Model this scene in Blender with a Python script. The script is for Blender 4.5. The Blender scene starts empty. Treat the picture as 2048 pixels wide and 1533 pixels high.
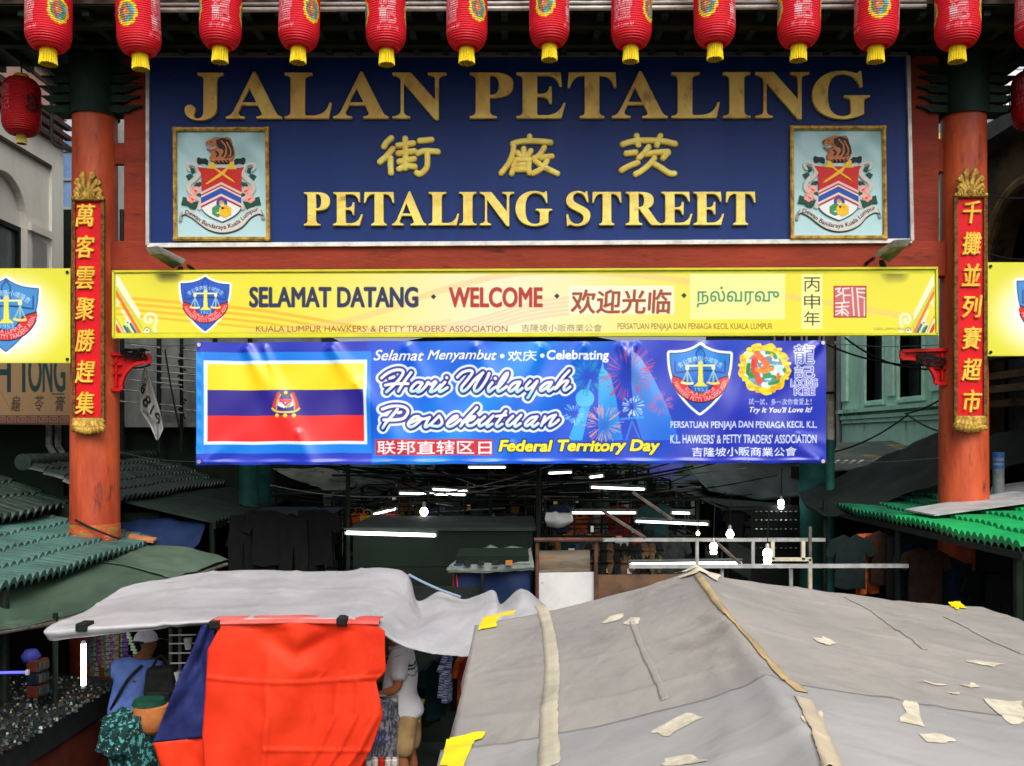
import bpy, math, random
import numpy as np
from mathutils import Vector, Matrix
R = math.radians
sc = bpy.context.scene
C = sc.collection
random.seed(7); np.random.seed(7)
# ---------------------------------------------------------------- camera, sky, sun, exposure
F, CX, CY, H0 = 1918.0, 1024.0, 880.0, 4.1
cam = bpy.data.objects.new("camera", bpy.data.cameras.new("camera")); C.objects.link(cam)
cam.location = (0, 0, H0); cam.rotation_euler = (R(90), 0, 0)
cam.data.sensor_width = 36; cam.data.lens = 36 * F / 2048
cam.data.shift_y = (CY - 766.5) / 2048; cam.data.clip_start = .05; cam.data.clip_end = 1500
sc.camera = cam
w = bpy.data.worlds.new("World"); sc.world = w; w.use_nodes = True
nt = w.node_tree; bg = nt.nodes["Background"]
sky = nt.nodes.new("ShaderNodeTexSky"); sky.sky_type = 'NISHITA'; sky.sun_disc = False
SUN_EL, SUN_ROT = R(47), R(168)
sky.sun_elevation = SUN_EL; sky.sun_rotation = SUN_ROT
sky.air_density = 1.0; sky.dust_density = 7.0; sky.ozone_density = 1.0
hs = nt.nodes.new("ShaderNodeHueSaturation"); hs.inputs["Saturation"].default_value = .3
nt.links.new(sky.outputs[0], hs.inputs["Color"]); nt.links.new(hs.outputs[0], bg.inputs[0])
bg.inputs[1].default_value = 0.15
sun = bpy.data.objects.new("sun", bpy.data.lights.new("sun", 'SUN')); C.objects.link(sun)
sun.data.energy = 0.85; sun.data.angle = R(40); sun.data.color = (1, .96, .9)
# sun direction: rotation 0 = +Y, clockwise seen from above
sd = Vector((math.sin(SUN_ROT) * math.cos(SUN_EL), math.cos(SUN_ROT) * math.cos(SUN_EL), math.sin(SUN_EL)))
sun.rotation_euler = sd.to_track_quat('Z', 'Y').to_euler()
sc.view_settings.view_transform = 'Standard'; sc.view_settings.look = 'None'
sc.view_settings.exposure = 0.38; sc.view_settings.gamma = 1
try:
    sc.cycles.max_bounces = 6; sc.cycles.diffuse_bounces = 3; sc.cycles.transparent_max_bounces = 6
    sc.cycles.use_denoising = True
except Exception: pass

# ---------------------------------------------------------------- helpers
def P(px, py, Y): return Vector(((px - CX) * Y / F, Y, H0 - (py - CY) * Y / F))
def lin(c):
    c = np.asarray(c, dtype=float) / 255
    return np.where(c <= .04045, c / 12.92, ((c + .055) / 1.055) ** 2.4)
def L4(c): return tuple(float(v) for v in lin(c)) + (1.0,)
MATS = {}
def M(name, c, c2=None, scale=2.5, lo=.4, hi=.65, rough=.6, metal=0, bump=0, bscale=30, stretch=(1, 1, 1), emit=0,
      spec=.14, detail=6, trans=0, wave=None, attr=None, c3=None, s3=9, lo3=.58, hi3=.66):
    if name in MATS: return MATS[name]
    m = bpy.data.materials.new(name); m.use_nodes = True; MATS[name] = m
    n = m.node_tree; b = n.nodes["Principled BSDF"]; ln = n.links.new
    b.inputs["Roughness"].default_value = rough; b.inputs["Metallic"].default_value = metal
    b.inputs["Specular IOR Level"].default_value = spec
    tc = n.nodes.new("ShaderNodeTexCoord"); mp = n.nodes.new("ShaderNodeMapping")
    mp.inputs["Scale"].default_value = stretch; ln(tc.outputs["Object"], mp.inputs[0])
    def mixer(a, bcol, s, l, h):
        ns = n.nodes.new("ShaderNodeTexNoise"); ns.inputs["Scale"].default_value = s
        ns.inputs["Detail"].default_value = detail; ns.inputs["Roughness"].default_value = .65; ln(mp.outputs[0], ns.inputs["Vector"])
        rp = n.nodes.new("ShaderNodeMapRange"); rp.inputs[1].default_value = l; rp.inputs[2].default_value = h
        ln(ns.outputs[0], rp.inputs[0])
        mx = n.nodes.new("ShaderNodeMix"); mx.data_type = 'RGBA'; ln(rp.outputs[0], mx.inputs[0])
        if isinstance(a, tuple): mx.inputs[6].default_value = a
        else: ln(a, mx.inputs[6])
        mx.inputs[7].default_value = bcol
        return mx.outputs[2]
    col = L4(c) if c is not None else None
    if attr:
        at = n.nodes.new("ShaderNodeAttribute"); at.attribute_name = attr; col = at.outputs["Color"]
    if c2 is not None: col = mixer(col, L4(c2), scale, lo, hi)
    if c3 is not None: col = mixer(col, L4(c3), s3, lo3, hi3)
    if isinstance(col, tuple): b.inputs["Base Color"].default_value = col
    else: ln(col, b.inputs["Base Color"])
    if bump:
        bs = n.nodes.new("ShaderNodeTexNoise"); bs.inputs["Scale"].default_value = bscale; bs.inputs["Detail"].default_value = 5
        ln(mp.outputs[0], bs.inputs["Vector"])
        bp = n.nodes.new("ShaderNodeBump"); bp.inputs["Strength"].default_value = bump; bp.inputs["Distance"].default_value = .02
        ln(bs.outputs[0], bp.inputs["Height"]); ln(bp.outputs[0], b.inputs["Normal"])
    if wave:
        wv = n.nodes.new("ShaderNodeTexWave"); wv.bands_direction = wave[0]; wv.inputs["Scale"].default_value = wave[1]
        wv.inputs["Distortion"].default_value = wave[3] if len(wave) > 3 else 0
        ln(tc.outputs["Object"], wv.inputs["Vector"])
        bp = n.nodes.new("ShaderNodeBump"); bp.inputs["Strength"].default_value = wave[2]; bp.inputs["Distance"].default_value = .02
        ln(wv.outputs["Fac"] if "Fac" in wv.outputs else wv.outputs[1], bp.inputs["Height"]); ln(bp.outputs[0], b.inputs["Normal"])
    if emit:
        b.inputs["Emission Strength"].default_value = emit
        b.inputs["Emission Color"].default_value = L4(c)
    if trans:
        tr = n.nodes.new("ShaderNodeBsdfTranslucent")
        if isinstance(col, tuple): tr.inputs[0].default_value = col
        else: ln(col, tr.inputs[0])
        ms = n.nodes.new("ShaderNodeMixShader"); ms.inputs[0].default_value = trans
        ln(b.outputs[0], ms.inputs[1]); ln(tr.outputs[0], ms.inputs[2])
        ln(ms.outputs[0], n.nodes["Material Output"].inputs[0])
    return m

def tag(o, label=None, cat=None, group=None, kind=None):
    if label: o["label"] = label
    if cat: o["category"] = cat
    if group: o["group"] = group
    if kind: o["kind"] = kind
    return o
def thing(name, loc, label=None, cat=None, group=None):
    o = bpy.data.objects.new(name, None); C.objects.link(o); o.location = loc; o.empty_display_size = .2
    return tag(o, label, cat, group)
def link(name, me, mat, parent=None, label=None):
    o = bpy.data.objects.new(name, me); C.objects.link(o)
    if mat is not None:
        if isinstance(mat, (list, tuple)):
            for q in mat: me.materials.append(q)
        elif not me.materials: me.materials.append(mat)
    if parent is not None:
        o.parent = parent
        mw = Matrix.Translation(parent.location) if parent.parent is None else Matrix.Identity(4)   # parts are authored in world space
        o.matrix_parent_inverse = mw.inverted()
    if label: o["label"] = label
    return o
def copy_tree(o, parent=None):
    c = o.copy(); C.objects.link(c)
    if parent is not None:
        c.parent = parent; c.matrix_parent_inverse = o.matrix_parent_inverse.copy()
    for ch in list(o.children): copy_tree(ch, c)
    return c

class MB:
    def __init__(s): s.v = []; s.f = []; s.mi = []; s.cur = 0
    def face(s, idx): s.f.append(idx); s.mi.append(s.cur)
    def add(s, vs, fs):
        b = len(s.v); s.v += [tuple(v) for v in vs]
        for f in fs: s.face([b + i for i in f])
        return s
    def box(s, x0, x1, y0, y1, z0, z1):
        return s.hexa([(x0, y0, z0), (x1, y0, z0), (x1, y1, z0), (x0, y1, z0), (x0, y0, z1), (x1, y0, z1), (x1, y1, z1), (x0, y1, z1)])
    def hexa(s, p):
        return s.add(p, [(0, 3, 2, 1), (4, 5, 6, 7), (0, 1, 5, 4), (1, 2, 6, 5), (2, 3, 7, 6), (3, 0, 4, 7)])
    def bar(s, a, b, w, h=None, up=(0, 0, 1)):
        a, b = Vector(a), Vector(b); h = h or w; d = (b - a).normalized(); up = Vector(up)
        if abs(d.dot(up)) > .98: up = Vector((0, 1, 0))
        r = d.cross(up).normalized() * w / 2; u = r.cross(d).normalized() * h / 2
        return s.hexa([a - r - u, a + r - u, b + r - u, b - r - u, a - r + u, a + r + u, b + r + u, b - r + u])
    def tube(s, pts, r, n=8, cap=True):
        pts = [Vector(p) for p in pts]; rr = r if isinstance(r, (list, tuple)) else [r] * len(pts)
        b = len(s.v); prev = None
        for i, p in enumerate(pts):
            d = (pts[min(i + 1, len(pts) - 1)] - pts[max(i - 1, 0)]).normalized()
            if prev is None:
                a = Vector((0, 0, 1)) if abs(d.z) < .9 else Vector((1, 0, 0)); x = d.cross(a).normalized()
            else: x = (prev - d * prev.dot(d)).normalized()
            prev = x; y = d.cross(x)
            for k in range(n):
                t = 2 * math.pi * k / n; s.v.append(tuple(p + (x * math.cos(t) + y * math.sin(t)) * rr[i]))
        for i in range(len(pts) - 1):
            for k in range(n):
                k2 = (k + 1) % n; s.face([b + i * n + k, b + i * n + k2, b + (i + 1) * n + k2, b + (i + 1) * n + k])
        if cap:
            s.face([b + k for k in reversed(range(n))]); e = b + (len(pts) - 1) * n; s.face([e + k for k in range(n)])
        return s
    def lathe(s, prof, c=(0, 0, 0), n=32, cap=True):
        c = Vector(c); b = len(s.v)
        for r, z in prof:
            for k in range(n):
                t = 2 * math.pi * k / n; s.v.append((c.x + r * math.cos(t), c.y + r * math.sin(t), c.z + z))
        for i in range(len(prof) - 1):
            for k in range(n):
                k2 = (k + 1) % n; s.face([b + i * n + k, b + i * n + k2, b + (i + 1) * n + k2, b + (i + 1) * n + k])
        if cap:
            s.face([b + k for k in reversed(range(n))]); e = b + (len(prof) - 1) * n; s.face([e + k for k in range(n)])
        return s
    def grid(s, fn, nu, nv, flip=False):
        b = len(s.v)
        for j in range(nv + 1):
            for i in range(nu + 1): s.v.append(tuple(fn(i / nu, j / nv)))
        for j in range(nv):
            for i in range(nu):
                q = [b + j * (nu + 1) + i, b + j * (nu + 1) + i + 1, b + (j + 1) * (nu + 1) + i + 1, b + (j + 1) * (nu + 1) + i]
                s.face(q[::-1] if flip else q)
        return s
    def prism(s, poly, y0, y1):      # poly in (x,z), extruded along y
        n = len(poly); b = len(s.v)
        for y in (y0, y1): s.v += [(x, y, z) for x, z in poly]
        s.face([b + i for i in range(n)]); s.face([b + n + i for i in reversed(range(n))])
        for i in range(n):
            j = (i + 1) % n; s.face([b + i, b + n + i, b + n + j, b + j])
        return s
    def prismx(s, poly, x0, x1):     # poly in (y,z), extruded along x
        n = len(poly); b = len(s.v)
        for x in (x0, x1): s.v += [(x, y, z) for y, z in poly]
        s.face([b + i for i in range(n)]); s.face([b + n + i for i in reversed(range(n))])
        for i in range(n):
            j = (i + 1) % n; s.face([b + i, b + n + i, b + n + j, b + j])
        return s
    def stroke(s, pts, r, out, d=(0, -1, 0), seg=8):   # rounded raised stroke lying on a plane whose outward normal is d
        pts = [Vector(p) for p in pts]; d = Vector(d); rings = []
        t0 = (pts[1] - pts[0]).normalized(); t1 = (pts[-1] - pts[-2]).normalized()
        for k in range(4, 0, -1):
            a = math.pi / 2 * k / 4; rings.append((pts[0] - t0 * r * math.sin(a), max(r * math.cos(a), r * .05)))
        rings += [(p, r) for p in pts]
        for k in range(1, 5):
            a = math.pi / 2 * k / 4; rings.append((pts[-1] + t1 * r * math.sin(a), max(r * math.cos(a), r * .05)))
        b = len(s.v)
        for i, (p, q) in enumerate(rings):
            t = (rings[min(i + 1, len(rings) - 1)][0] - rings[max(i - 1, 0)][0]).normalized(); n = t.cross(d).normalized()
            for k in range(seg + 1):
                a = math.pi * k / seg; ca = math.cos(a); sa = math.sin(a)
                ca = math.copysign(abs(ca) ** .6, ca); sa = sa ** .5
                s.v.append(tuple(p + n * q * ca + d * out * sa * (q / r) ** .5))
        for i in range(len(rings) - 1):
            for k in range(seg):
                s.face([b + i * (seg + 1) + k, b + i * (seg + 1) + k + 1, b + (i + 1) * (seg + 1) + k + 1, b + (i + 1) * (seg + 1) + k])
        return s
    def build(s, name, mat, parent=None, smooth=False, label=None):
        me = bpy.data.meshes.new(name); me.from_pydata(s.v, [], s.f); me.update()
        o = link(name, me, mat, parent, label)
        if isinstance(mat, (list, tuple)): me.polygons.foreach_set("material_index", s.mi)
        if smooth is True: me.polygons.foreach_set("use_smooth", [True] * len(s.f))
        elif smooth:
            me.polygons.foreach_set("use_smooth", [True] * len(s.f)); me.set_sharp_from_angle(angle=R(smooth))
        return o
def bevel(o, wd=.01, seg=2):
    m = o.modifiers.new("bevel", 'BEVEL'); m.width = wd; m.segments = seg; m.limit_method = 'ANGLE'; return o
def thick(o, t, off=-1):
    m = o.modifiers.new("solid", 'SOLIDIFY'); m.thickness = t; m.offset = off; return o
def crom(pts, n=8, closed=False):
    pts = [Vector(p) for p in pts]; out = []
    N = len(pts)
    for i in range(N - 1):
        p0, p1, p2, p3 = pts[max(i - 1, 0)], pts[i], pts[i + 1], pts[min(i + 2, N - 1)]
        for k in range(n):
            t = k / n
            out.append(.5 * ((2 * p1) + (p2 - p0) * t + (2 * p0 - 5 * p1 + 4 * p2 - p3) * t * t + (3 * p1 - p0 - 3 * p2 + p3) * t ** 3))
    out.append(pts[-1]); return out
def net(rows):        # smooth surface through a net of control points (rows of equal length)
    rows = [[Vector(p) for p in r] for r in rows]
    def cr(p, t):
        N = len(p) - 1; x = min(t * N, N - 1e-6); i = int(x); t = x - i
        p0, p1, p2, p3 = p[max(i - 1, 0)], p[i], p[i + 1], p[min(i + 2, N)]
        if N == 1: return p1.lerp(p2, t)
        return .5 * ((2 * p1) + (p2 - p0) * t + (2 * p0 - 5 * p1 + 4 * p2 - p3) * t * t + (3 * p1 - p0 - 3 * p2 + p3) * t ** 3)
    return lambda u, v: cr([cr(r, u) for r in rows], v)
def vnoise(seed=0):
    rs = np.random.RandomState(seed); T = rs.rand(64, 64)
    def f(x, y):
        xi, yi = math.floor(x), math.floor(y); a, b = x - xi, y - yi; a = a * a * (3 - 2 * a); b = b * b * (3 - 2 * b)
        g = lambda i, j: T[i % 64, j % 64]
        return (g(xi, yi) * (1 - a) + g(xi + 1, yi) * a) * (1 - b) + (g(xi, yi + 1) * (1 - a) + g(xi + 1, yi + 1) * a) * b - .5
    return f
NZ = vnoise(3)

# ---------------------------------------------------------------- lettering and painted surfaces
_tx = {}
def text_tris(body, bold=0.0):
    k = (body, bold)
    if k in _tx: return _tx[k]
    c = bpy.data.curves.new("t", "FONT"); c.body = body; c.resolution_u = 4; c.offset = bold
    o = bpy.data.objects.new("t", c); C.objects.link(o)
    dg = bpy.context.evaluated_depsgraph_get(); e = o.evaluated_get(dg); m = e.to_mesh(); m.calc_loop_triangles()
    v = np.array([tuple(q.co[:2]) for q in m.vertices]).reshape(-1, 2); t = np.array([tuple(q.vertices) for q in m.loop_triangles])
    e.to_mesh_clear(); bpy.data.objects.remove(o); bpy.data.curves.remove(c)
    lo, hi = v.min(0), v.max(0); v = (v - lo) / (hi - lo)
    _tx[k] = (v, t, (hi - lo)); return _tx[k]
def text_solid(body, x0, y0, x1, y1, Y, depth, mat, name, parent, bold=.02, shear=0):
    """raised lettering; heavier weight comes from overlapping copies set a millimetre proud of each other"""
    c = bpy.data.curves.new("t", "FONT"); c.body = body; c.resolution_u = 4; c.extrude = .1
    o = bpy.data.objects.new("t", c); C.objects.link(o)
    dg = bpy.context.evaluated_depsgraph_get(); me = bpy.data.meshes.new_from_object(o.evaluated_get(dg))
    bpy.data.objects.remove(o); bpy.data.curves.remove(c)
    co = np.empty(len(me.vertices) * 3); me.vertices.foreach_get("co", co); co = co.reshape(-1, 3)
    fs = [tuple(p.vertices) for p in me.polygons]; bpy.data.meshes.remove(me)
    lo, hi = co.min(0), co.max(0); u = (co - lo) / (hi - lo); a, b = P(x0, y1, Y), P(x1, y0, Y); H = b.z - a.z
    mb = MB(); r = bold * H
    offs = [(0, 0)] + [(math.cos(k * math.pi / 4) * r, math.sin(k * math.pi / 4) * r) for k in range(8)] if bold else [(0, 0)]
    for i, (dx, dz) in enumerate(offs):
        X = a.x + u[:, 0] * (b.x - a.x) + shear * (u[:, 1] - .5) * H + dx; Z = a.z + u[:, 1] * H + dz; D = Y - u[:, 2] * (depth - .0009 * i)
        mb.add(list(zip(X, D, Z)), fs)
    return mb.build(name, mat, parent)

class Canvas:
    """a print drawn in a flat frame of x0..x0+w by y0..y0+h units, ss samples per unit"""
    def __init__(s, x0, y0, w, h, col, ss=3):
        s.x0, s.y0, s.ss = x0, y0, ss; s.W, s.H = int(round(w * ss)), int(round(h * ss))
        s.a = np.empty((s.H, s.W, 3), np.float32); s.a[:] = col
    def bb(s, pts, pad=0):
        p = np.asarray(pts, float); lo = p.min(0) - pad; hi = p.max(0) + pad
        i0 = max(0, int((lo[0] - s.x0) * s.ss)); i1 = min(s.W, int((hi[0] - s.x0) * s.ss) + 2)
        j0 = max(0, int((lo[1] - s.y0) * s.ss)); j1 = min(s.H, int((hi[1] - s.y0) * s.ss) + 2)
        return i0, max(i1, i0), j0, max(j1, j0)
    def xy(s, b):
        i0, i1, j0, j1 = b
        return np.meshgrid((np.arange(i0, i1) + .5) / s.ss + s.x0, (np.arange(j0, j1) + .5) / s.ss + s.y0)
    def put(s, b, m, col, alpha=1.0):
        i0, i1, j0, j1 = b
        if i1 <= i0 or j1 <= j0: return
        if callable(col):
            X, Y = s.xy(b); col = col(X, Y)
        m = (m * alpha)[..., None].astype(np.float32); r = s.a[j0:j1, i0:i1]
        s.a[j0:j1, i0:i1] = r * (1 - m) + np.asarray(col, np.float32) * m
    def mpoly(s, pts, b=None):
        p = np.asarray(pts, float); b = b or s.bb(p); X, Y = s.xy(b); ins = np.zeros(X.shape, bool)
        q = np.roll(p, -1, 0)
        for (x1, y1), (x2, y2) in zip(p, q):
            if y1 == y2: continue
            ins ^= ((y1 > Y) != (y2 > Y)) & (X < (x2 - x1) * (Y - y1) / (y2 - y1) + x1)
        return b, ins.astype(np.float32)
    def poly(s, pts, col, alpha=1.0): b, m = s.mpoly(pts); s.put(b, m, col, alpha)
    def rect(s, x0, y0, x1, y1, col, alpha=1.0): s.poly([(x0, y0), (x1, y0), (x1, y1), (x0, y1)], col, alpha)
    def mstroke(s, pts, r, closed=False, soft=None):
        p = np.asarray(pts, float); rr = r if np.ndim(r) else np.full(len(p), r)
        if closed: p = np.vstack([p, p[:1]]); rr = np.append(rr, rr[0])
        b = s.bb(p, max(rr) + 2 + (soft or 0)); X, Y = s.xy(b); D = np.full(X.shape, -1e9)
        for k in range(len(p) - 1):
            a, c = p[k], p[k + 1]; d = c - a; l2 = d @ d + 1e-9
            t = np.clip(((X - a[0]) * d[0] + (Y - a[1]) * d[1]) / l2, 0, 1)
            D = np.maximum(D, rr[k] + (rr[k + 1] - rr[k]) * t - np.hypot(X - a[0] - t * d[0], Y - a[1] - t * d[1]))
        so = soft or 1 / s.ss
        return b, np.clip(D / so + .5, 0, 1)
    def stroke(s, pts, r, col, alpha=1.0, closed=False, soft=None): b, m = s.mstroke(pts, r, closed, soft); s.put(b, m, col, alpha)
    def disc(s, x, y, r, col, alpha=1.0, soft=None): s.stroke([(x, y), (x + .01, y)], r, col, alpha, soft=soft)
    def mtext(s, body, mp, bold=0.0, pad=0):
        v, t, _ = text_tris(body, bold); q = mp(v); b = s.bb(q, pad + 1); i0, i1, j0, j1 = b
        m = np.zeros((j1 - j0, i1 - i0), np.float32)
        gx = (q[:, 0] - s.x0) * s.ss - i0; gy = (q[:, 1] - s.y0) * s.ss - j0
        for a, c, d in t:
            xs = gx[[a, c, d]]; ys = gy[[a, c, d]]
            x0 = max(0, int(xs.min())); x1 = min(m.shape[1], int(xs.max()) + 1); y0 = max(0, int(ys.min())); y1 = min(m.shape[0], int(ys.max()) + 1)
            if x1 <= x0 or y1 <= y0: continue
            X, Y = np.meshgrid(np.arange(x0, x1) + .5, np.arange(y0, y1) + .5)
            e = [(xs[(k + 1) % 3] - xs[k]) * (Y - ys[k]) - (ys[(k + 1) % 3] - ys[k]) * (X - xs[k]) for k in range(3)]
            ins = ((e[0] >= 0) & (e[1] >= 0) & (e[2] >= 0)) | ((e[0] <= 0) & (e[1] <= 0) & (e[2] <= 0))
            m[y0:y1, x0:x1][ins] = 1
        return b, m
    def dil(s, m, r):
        r = r * s.ss; n = int(math.ceil(r)); o = m.copy()
        for dy in range(-n, n + 1):
            for dx in range(-n, n + 1):
                if dx * dx + dy * dy > r * r: continue
                src = m[max(0, -dy):m.shape[0] - max(0, dy), max(0, -dx):m.shape[1] - max(0, dx)]
                dst = o[max(0, dy):m.shape[0] - max(0, -dy), max(0, dx):m.shape[1] - max(0, -dx)]
                np.maximum(dst, src, out=dst)
        return o
    def text(s, body, x0, y0, x1, y1, col, bold=0.0, shear=0.0, outline=None, shadow=None, alpha=1.0):
        def mp(v):
            return np.stack([x0 + v[:, 0] * (x1 - x0) + shear * (v[:, 1] - .5) * (y1 - y0), y1 - v[:, 1] * (y1 - y0)], 1)
        s.textmap(body, mp, col, bold, outline, shadow, alpha)
    def textmap(s, body, mp, col, bold=0.0, outline=None, shadow=None, alpha=1.0):
        q = mp(np.array([[0, 0], [0, 1.0]])); hgt = float(np.hypot(*(q[1] - q[0]))); br = max(bold, 0) * hgt * 1.15
        pad = (max([o[0] for o in outline]) if outline else 0) + 3 + br
        b, m = s.mtext(body, mp, 0.0, pad)
        if br * s.ss > .6: m = s.dil(m, br)
        if shadow:
            dx, dy, sc_, al = shadow; b2, m2 = s.mtext(body, lambda v: mp(v) + np.array([dx, dy]), 0.0, pad); s.put(b2, s.dil(m2, br) if br * s.ss > .6 else m2, sc_, al)
        for r, c in (outline or []): s.put(b, s.dil(m, r), c)
        s.put(b, m, col, alpha)
    def down(s, k=None):
        k = k or s.ss; h, w = s.H // k, s.W // k
        return s.a[:h * k, :w * k].reshape(h, k, w, k, 3).mean((1, 3))
def painted(name, cv, pos, mat, parent=None, k=None, smooth=True, gain=1.0):
    """mesh sheet carrying a canvas as point colours; pos(X,Y) -> (n,3) world points from canvas units"""
    k = k or cv.ss; im = cv.down(k); h, w_ = im.shape[:2]; st = k / cv.ss
    X, Y = np.meshgrid((np.arange(w_) + .5) * st + cv.x0, (np.arange(h) + .5) * st + cv.y0)
    X[:, 0] = cv.x0; X[:, -1] = cv.x0 + w_ * st; Y[0] = cv.y0; Y[-1] = cv.y0 + h * st
    v = pos(X.ravel(), Y.ravel()); me = bpy.data.meshes.new(name)
    idx = np.arange(h * w_).reshape(h, w_)
    q = np.stack([idx[1:, :-1], idx[1:, 1:], idx[:-1, 1:], idx[:-1, :-1]], -1).reshape(-1, 4).astype(np.int32); nf = len(q)
    me.vertices.add(len(v)); me.vertices.foreach_set("co", np.asarray(v, np.float32).ravel())
    me.loops.add(nf * 4); me.loops.foreach_set("vertex_index", q.ravel())
    me.polygons.add(nf); me.polygons.foreach_set("loop_start", np.arange(nf, dtype=np.int32) * 4)
    me.polygons.foreach_set("use_smooth", np.full(nf, smooth))
    me.update(calc_edges=True)
    at = me.color_attributes.new("print", 'FLOAT_COLOR', 'POINT'); c4 = np.ones((len(v), 4), np.float32)
    c4[:, :3] = lin(im.reshape(-1, 3)) * gain; at.data.foreach_set("color", c4.ravel())
    return link(name, me, mat, parent)
def plane_at(depth, off=None):
    def pos(X, Y):
        D = depth(X, Y) if callable(depth) else np.full(len(X), depth)
        return np.stack([(X - CX) * depth0 / F if False else (X - CX) * D / F, D, H0 - (Y - CY) * D / F], 1)
    return pos
def flat(Y, bumpf=None):     # print on a plane at distance Y; bumpf gives relief towards the viewer, at true position on the plane
    def pos(X, Z):
        y = np.full(len(X), float(Y))
        if bumpf is not None: y = y - bumpf(X, Z)
        return np.stack([(X - CX) * Y / F, y, H0 - (Z - CY) * Y / F], 1)
    return pos
def bez(spec, n=8):
    out = []
    for e in spec:
        if len(e) == 2: out.append(tuple(map(float, e)))
        elif len(e) == 4:
            x0, y0 = out[-1]
            for k in range(1, n + 1):
                t = k / n; out.append(((1 - t) ** 2 * x0 + 2 * t * (1 - t) * e[0] + t * t * e[2], (1 - t) ** 2 * y0 + 2 * t * (1 - t) * e[1] + t * t * e[3]))
        else:
            x0, y0 = out[-1]
            for k in range(1, n + 1):
                t = k / n; a, b, c, d = (1 - t) ** 3, 3 * t * (1 - t) ** 2, 3 * t * t * (1 - t), t ** 3
                out.append((a * x0 + b * e[0] + c * e[2] + d * e[4], a * y0 + b * e[1] + c * e[3] + d * e[5]))
    return out
def cr2(pts, n=6): return [(p.x, p.y) for p in crom([(x, y, 0) for x, y in pts], n)]
# ================================================================ colours
def mk_dragon(cv, cx, cy, r, ky=1.0, seed=1, soft=None):
    rs = random.Random(seed); q = lambda x, y: (cx + x * r, cy + y * r * ky)
    pts = []
    for k in range(72):
        a = k / 72 * 2 * math.pi; rr = 1 + .07 * math.sin(a * 9 + .5); pts.append(q(math.cos(a) * rr, math.sin(a) * rr))
    cv.poly(pts, (247, 205, 30))
    for k in range(60):
        a = rs.random() * 6.28; d = .78 + .22 * rs.random(); x, y = q(math.cos(a) * d, math.sin(a) * d); cv.stroke([(x - r * .05, y), (x + r * .05, y)], r * .06, (250, 225, 40) if rs.random() < .6 else (245, 170, 25))
    cv.stroke([q(math.cos(a / 20 * 6.283) * .4, math.sin(a / 20 * 6.283) * .4) for a in range(21)], r * .34, (60, 120, 200), .75)
    for k in range(46):
        a = rs.random() * 6.28; d = .1 + .62 * rs.random(); x, y = q(math.cos(a) * d, math.sin(a) * d * .95)
        c = rs.choice([(190, 228, 240), (225, 240, 245), (90, 180, 220), (150, 210, 235), (40, 140, 90), (225, 240, 245)])
        cv.stroke([(x - r * .1, y), (x + r * .08, y + r * .02 * ky)], r * (.05 + .05 * rs.random()), c)
    cv.stroke([q(*p) for p in cr2([(-.2, .5), (-.38, .1), (-.4, -.25), (-.28, -.6)])], r * .13, (222, 70, 40))
    cv.stroke([q(*p) for p in cr2([(-.3, -.6), (-.05, -.35), (.1, -.1), (-.1, .05)])], r * .12, (235, 110, 45))
    cv.stroke([q(*p) for p in cr2([(-.3, .05), (0, .12), (.25, 0)])], r * .08, (238, 140, 40))
    cv.stroke([q(*p) for p in cr2([(-.62, -.15), (-.66, .2), (-.4, .32)])], r * .07, (50, 140, 60))
    cv.stroke([q(*p) for p in cr2([(0, .35), (.35, .3), (.55, .5), (.2, .6)])], r * .06, (45, 150, 80))
    cv.stroke([q(*p) for p in cr2([(.1, -.65), (.35, -.6), (.45, -.45)])], r * .07, (60, 150, 60))
    cv.disc(*q(.3, 0), r * .09, (240, 130, 40)); cv.stroke([q(.55, .2), q(.52, .4)], r * .06, (225, 120, 40)); cv.disc(*q(.28, -.55), r * .08, (225, 185, 50))

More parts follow.
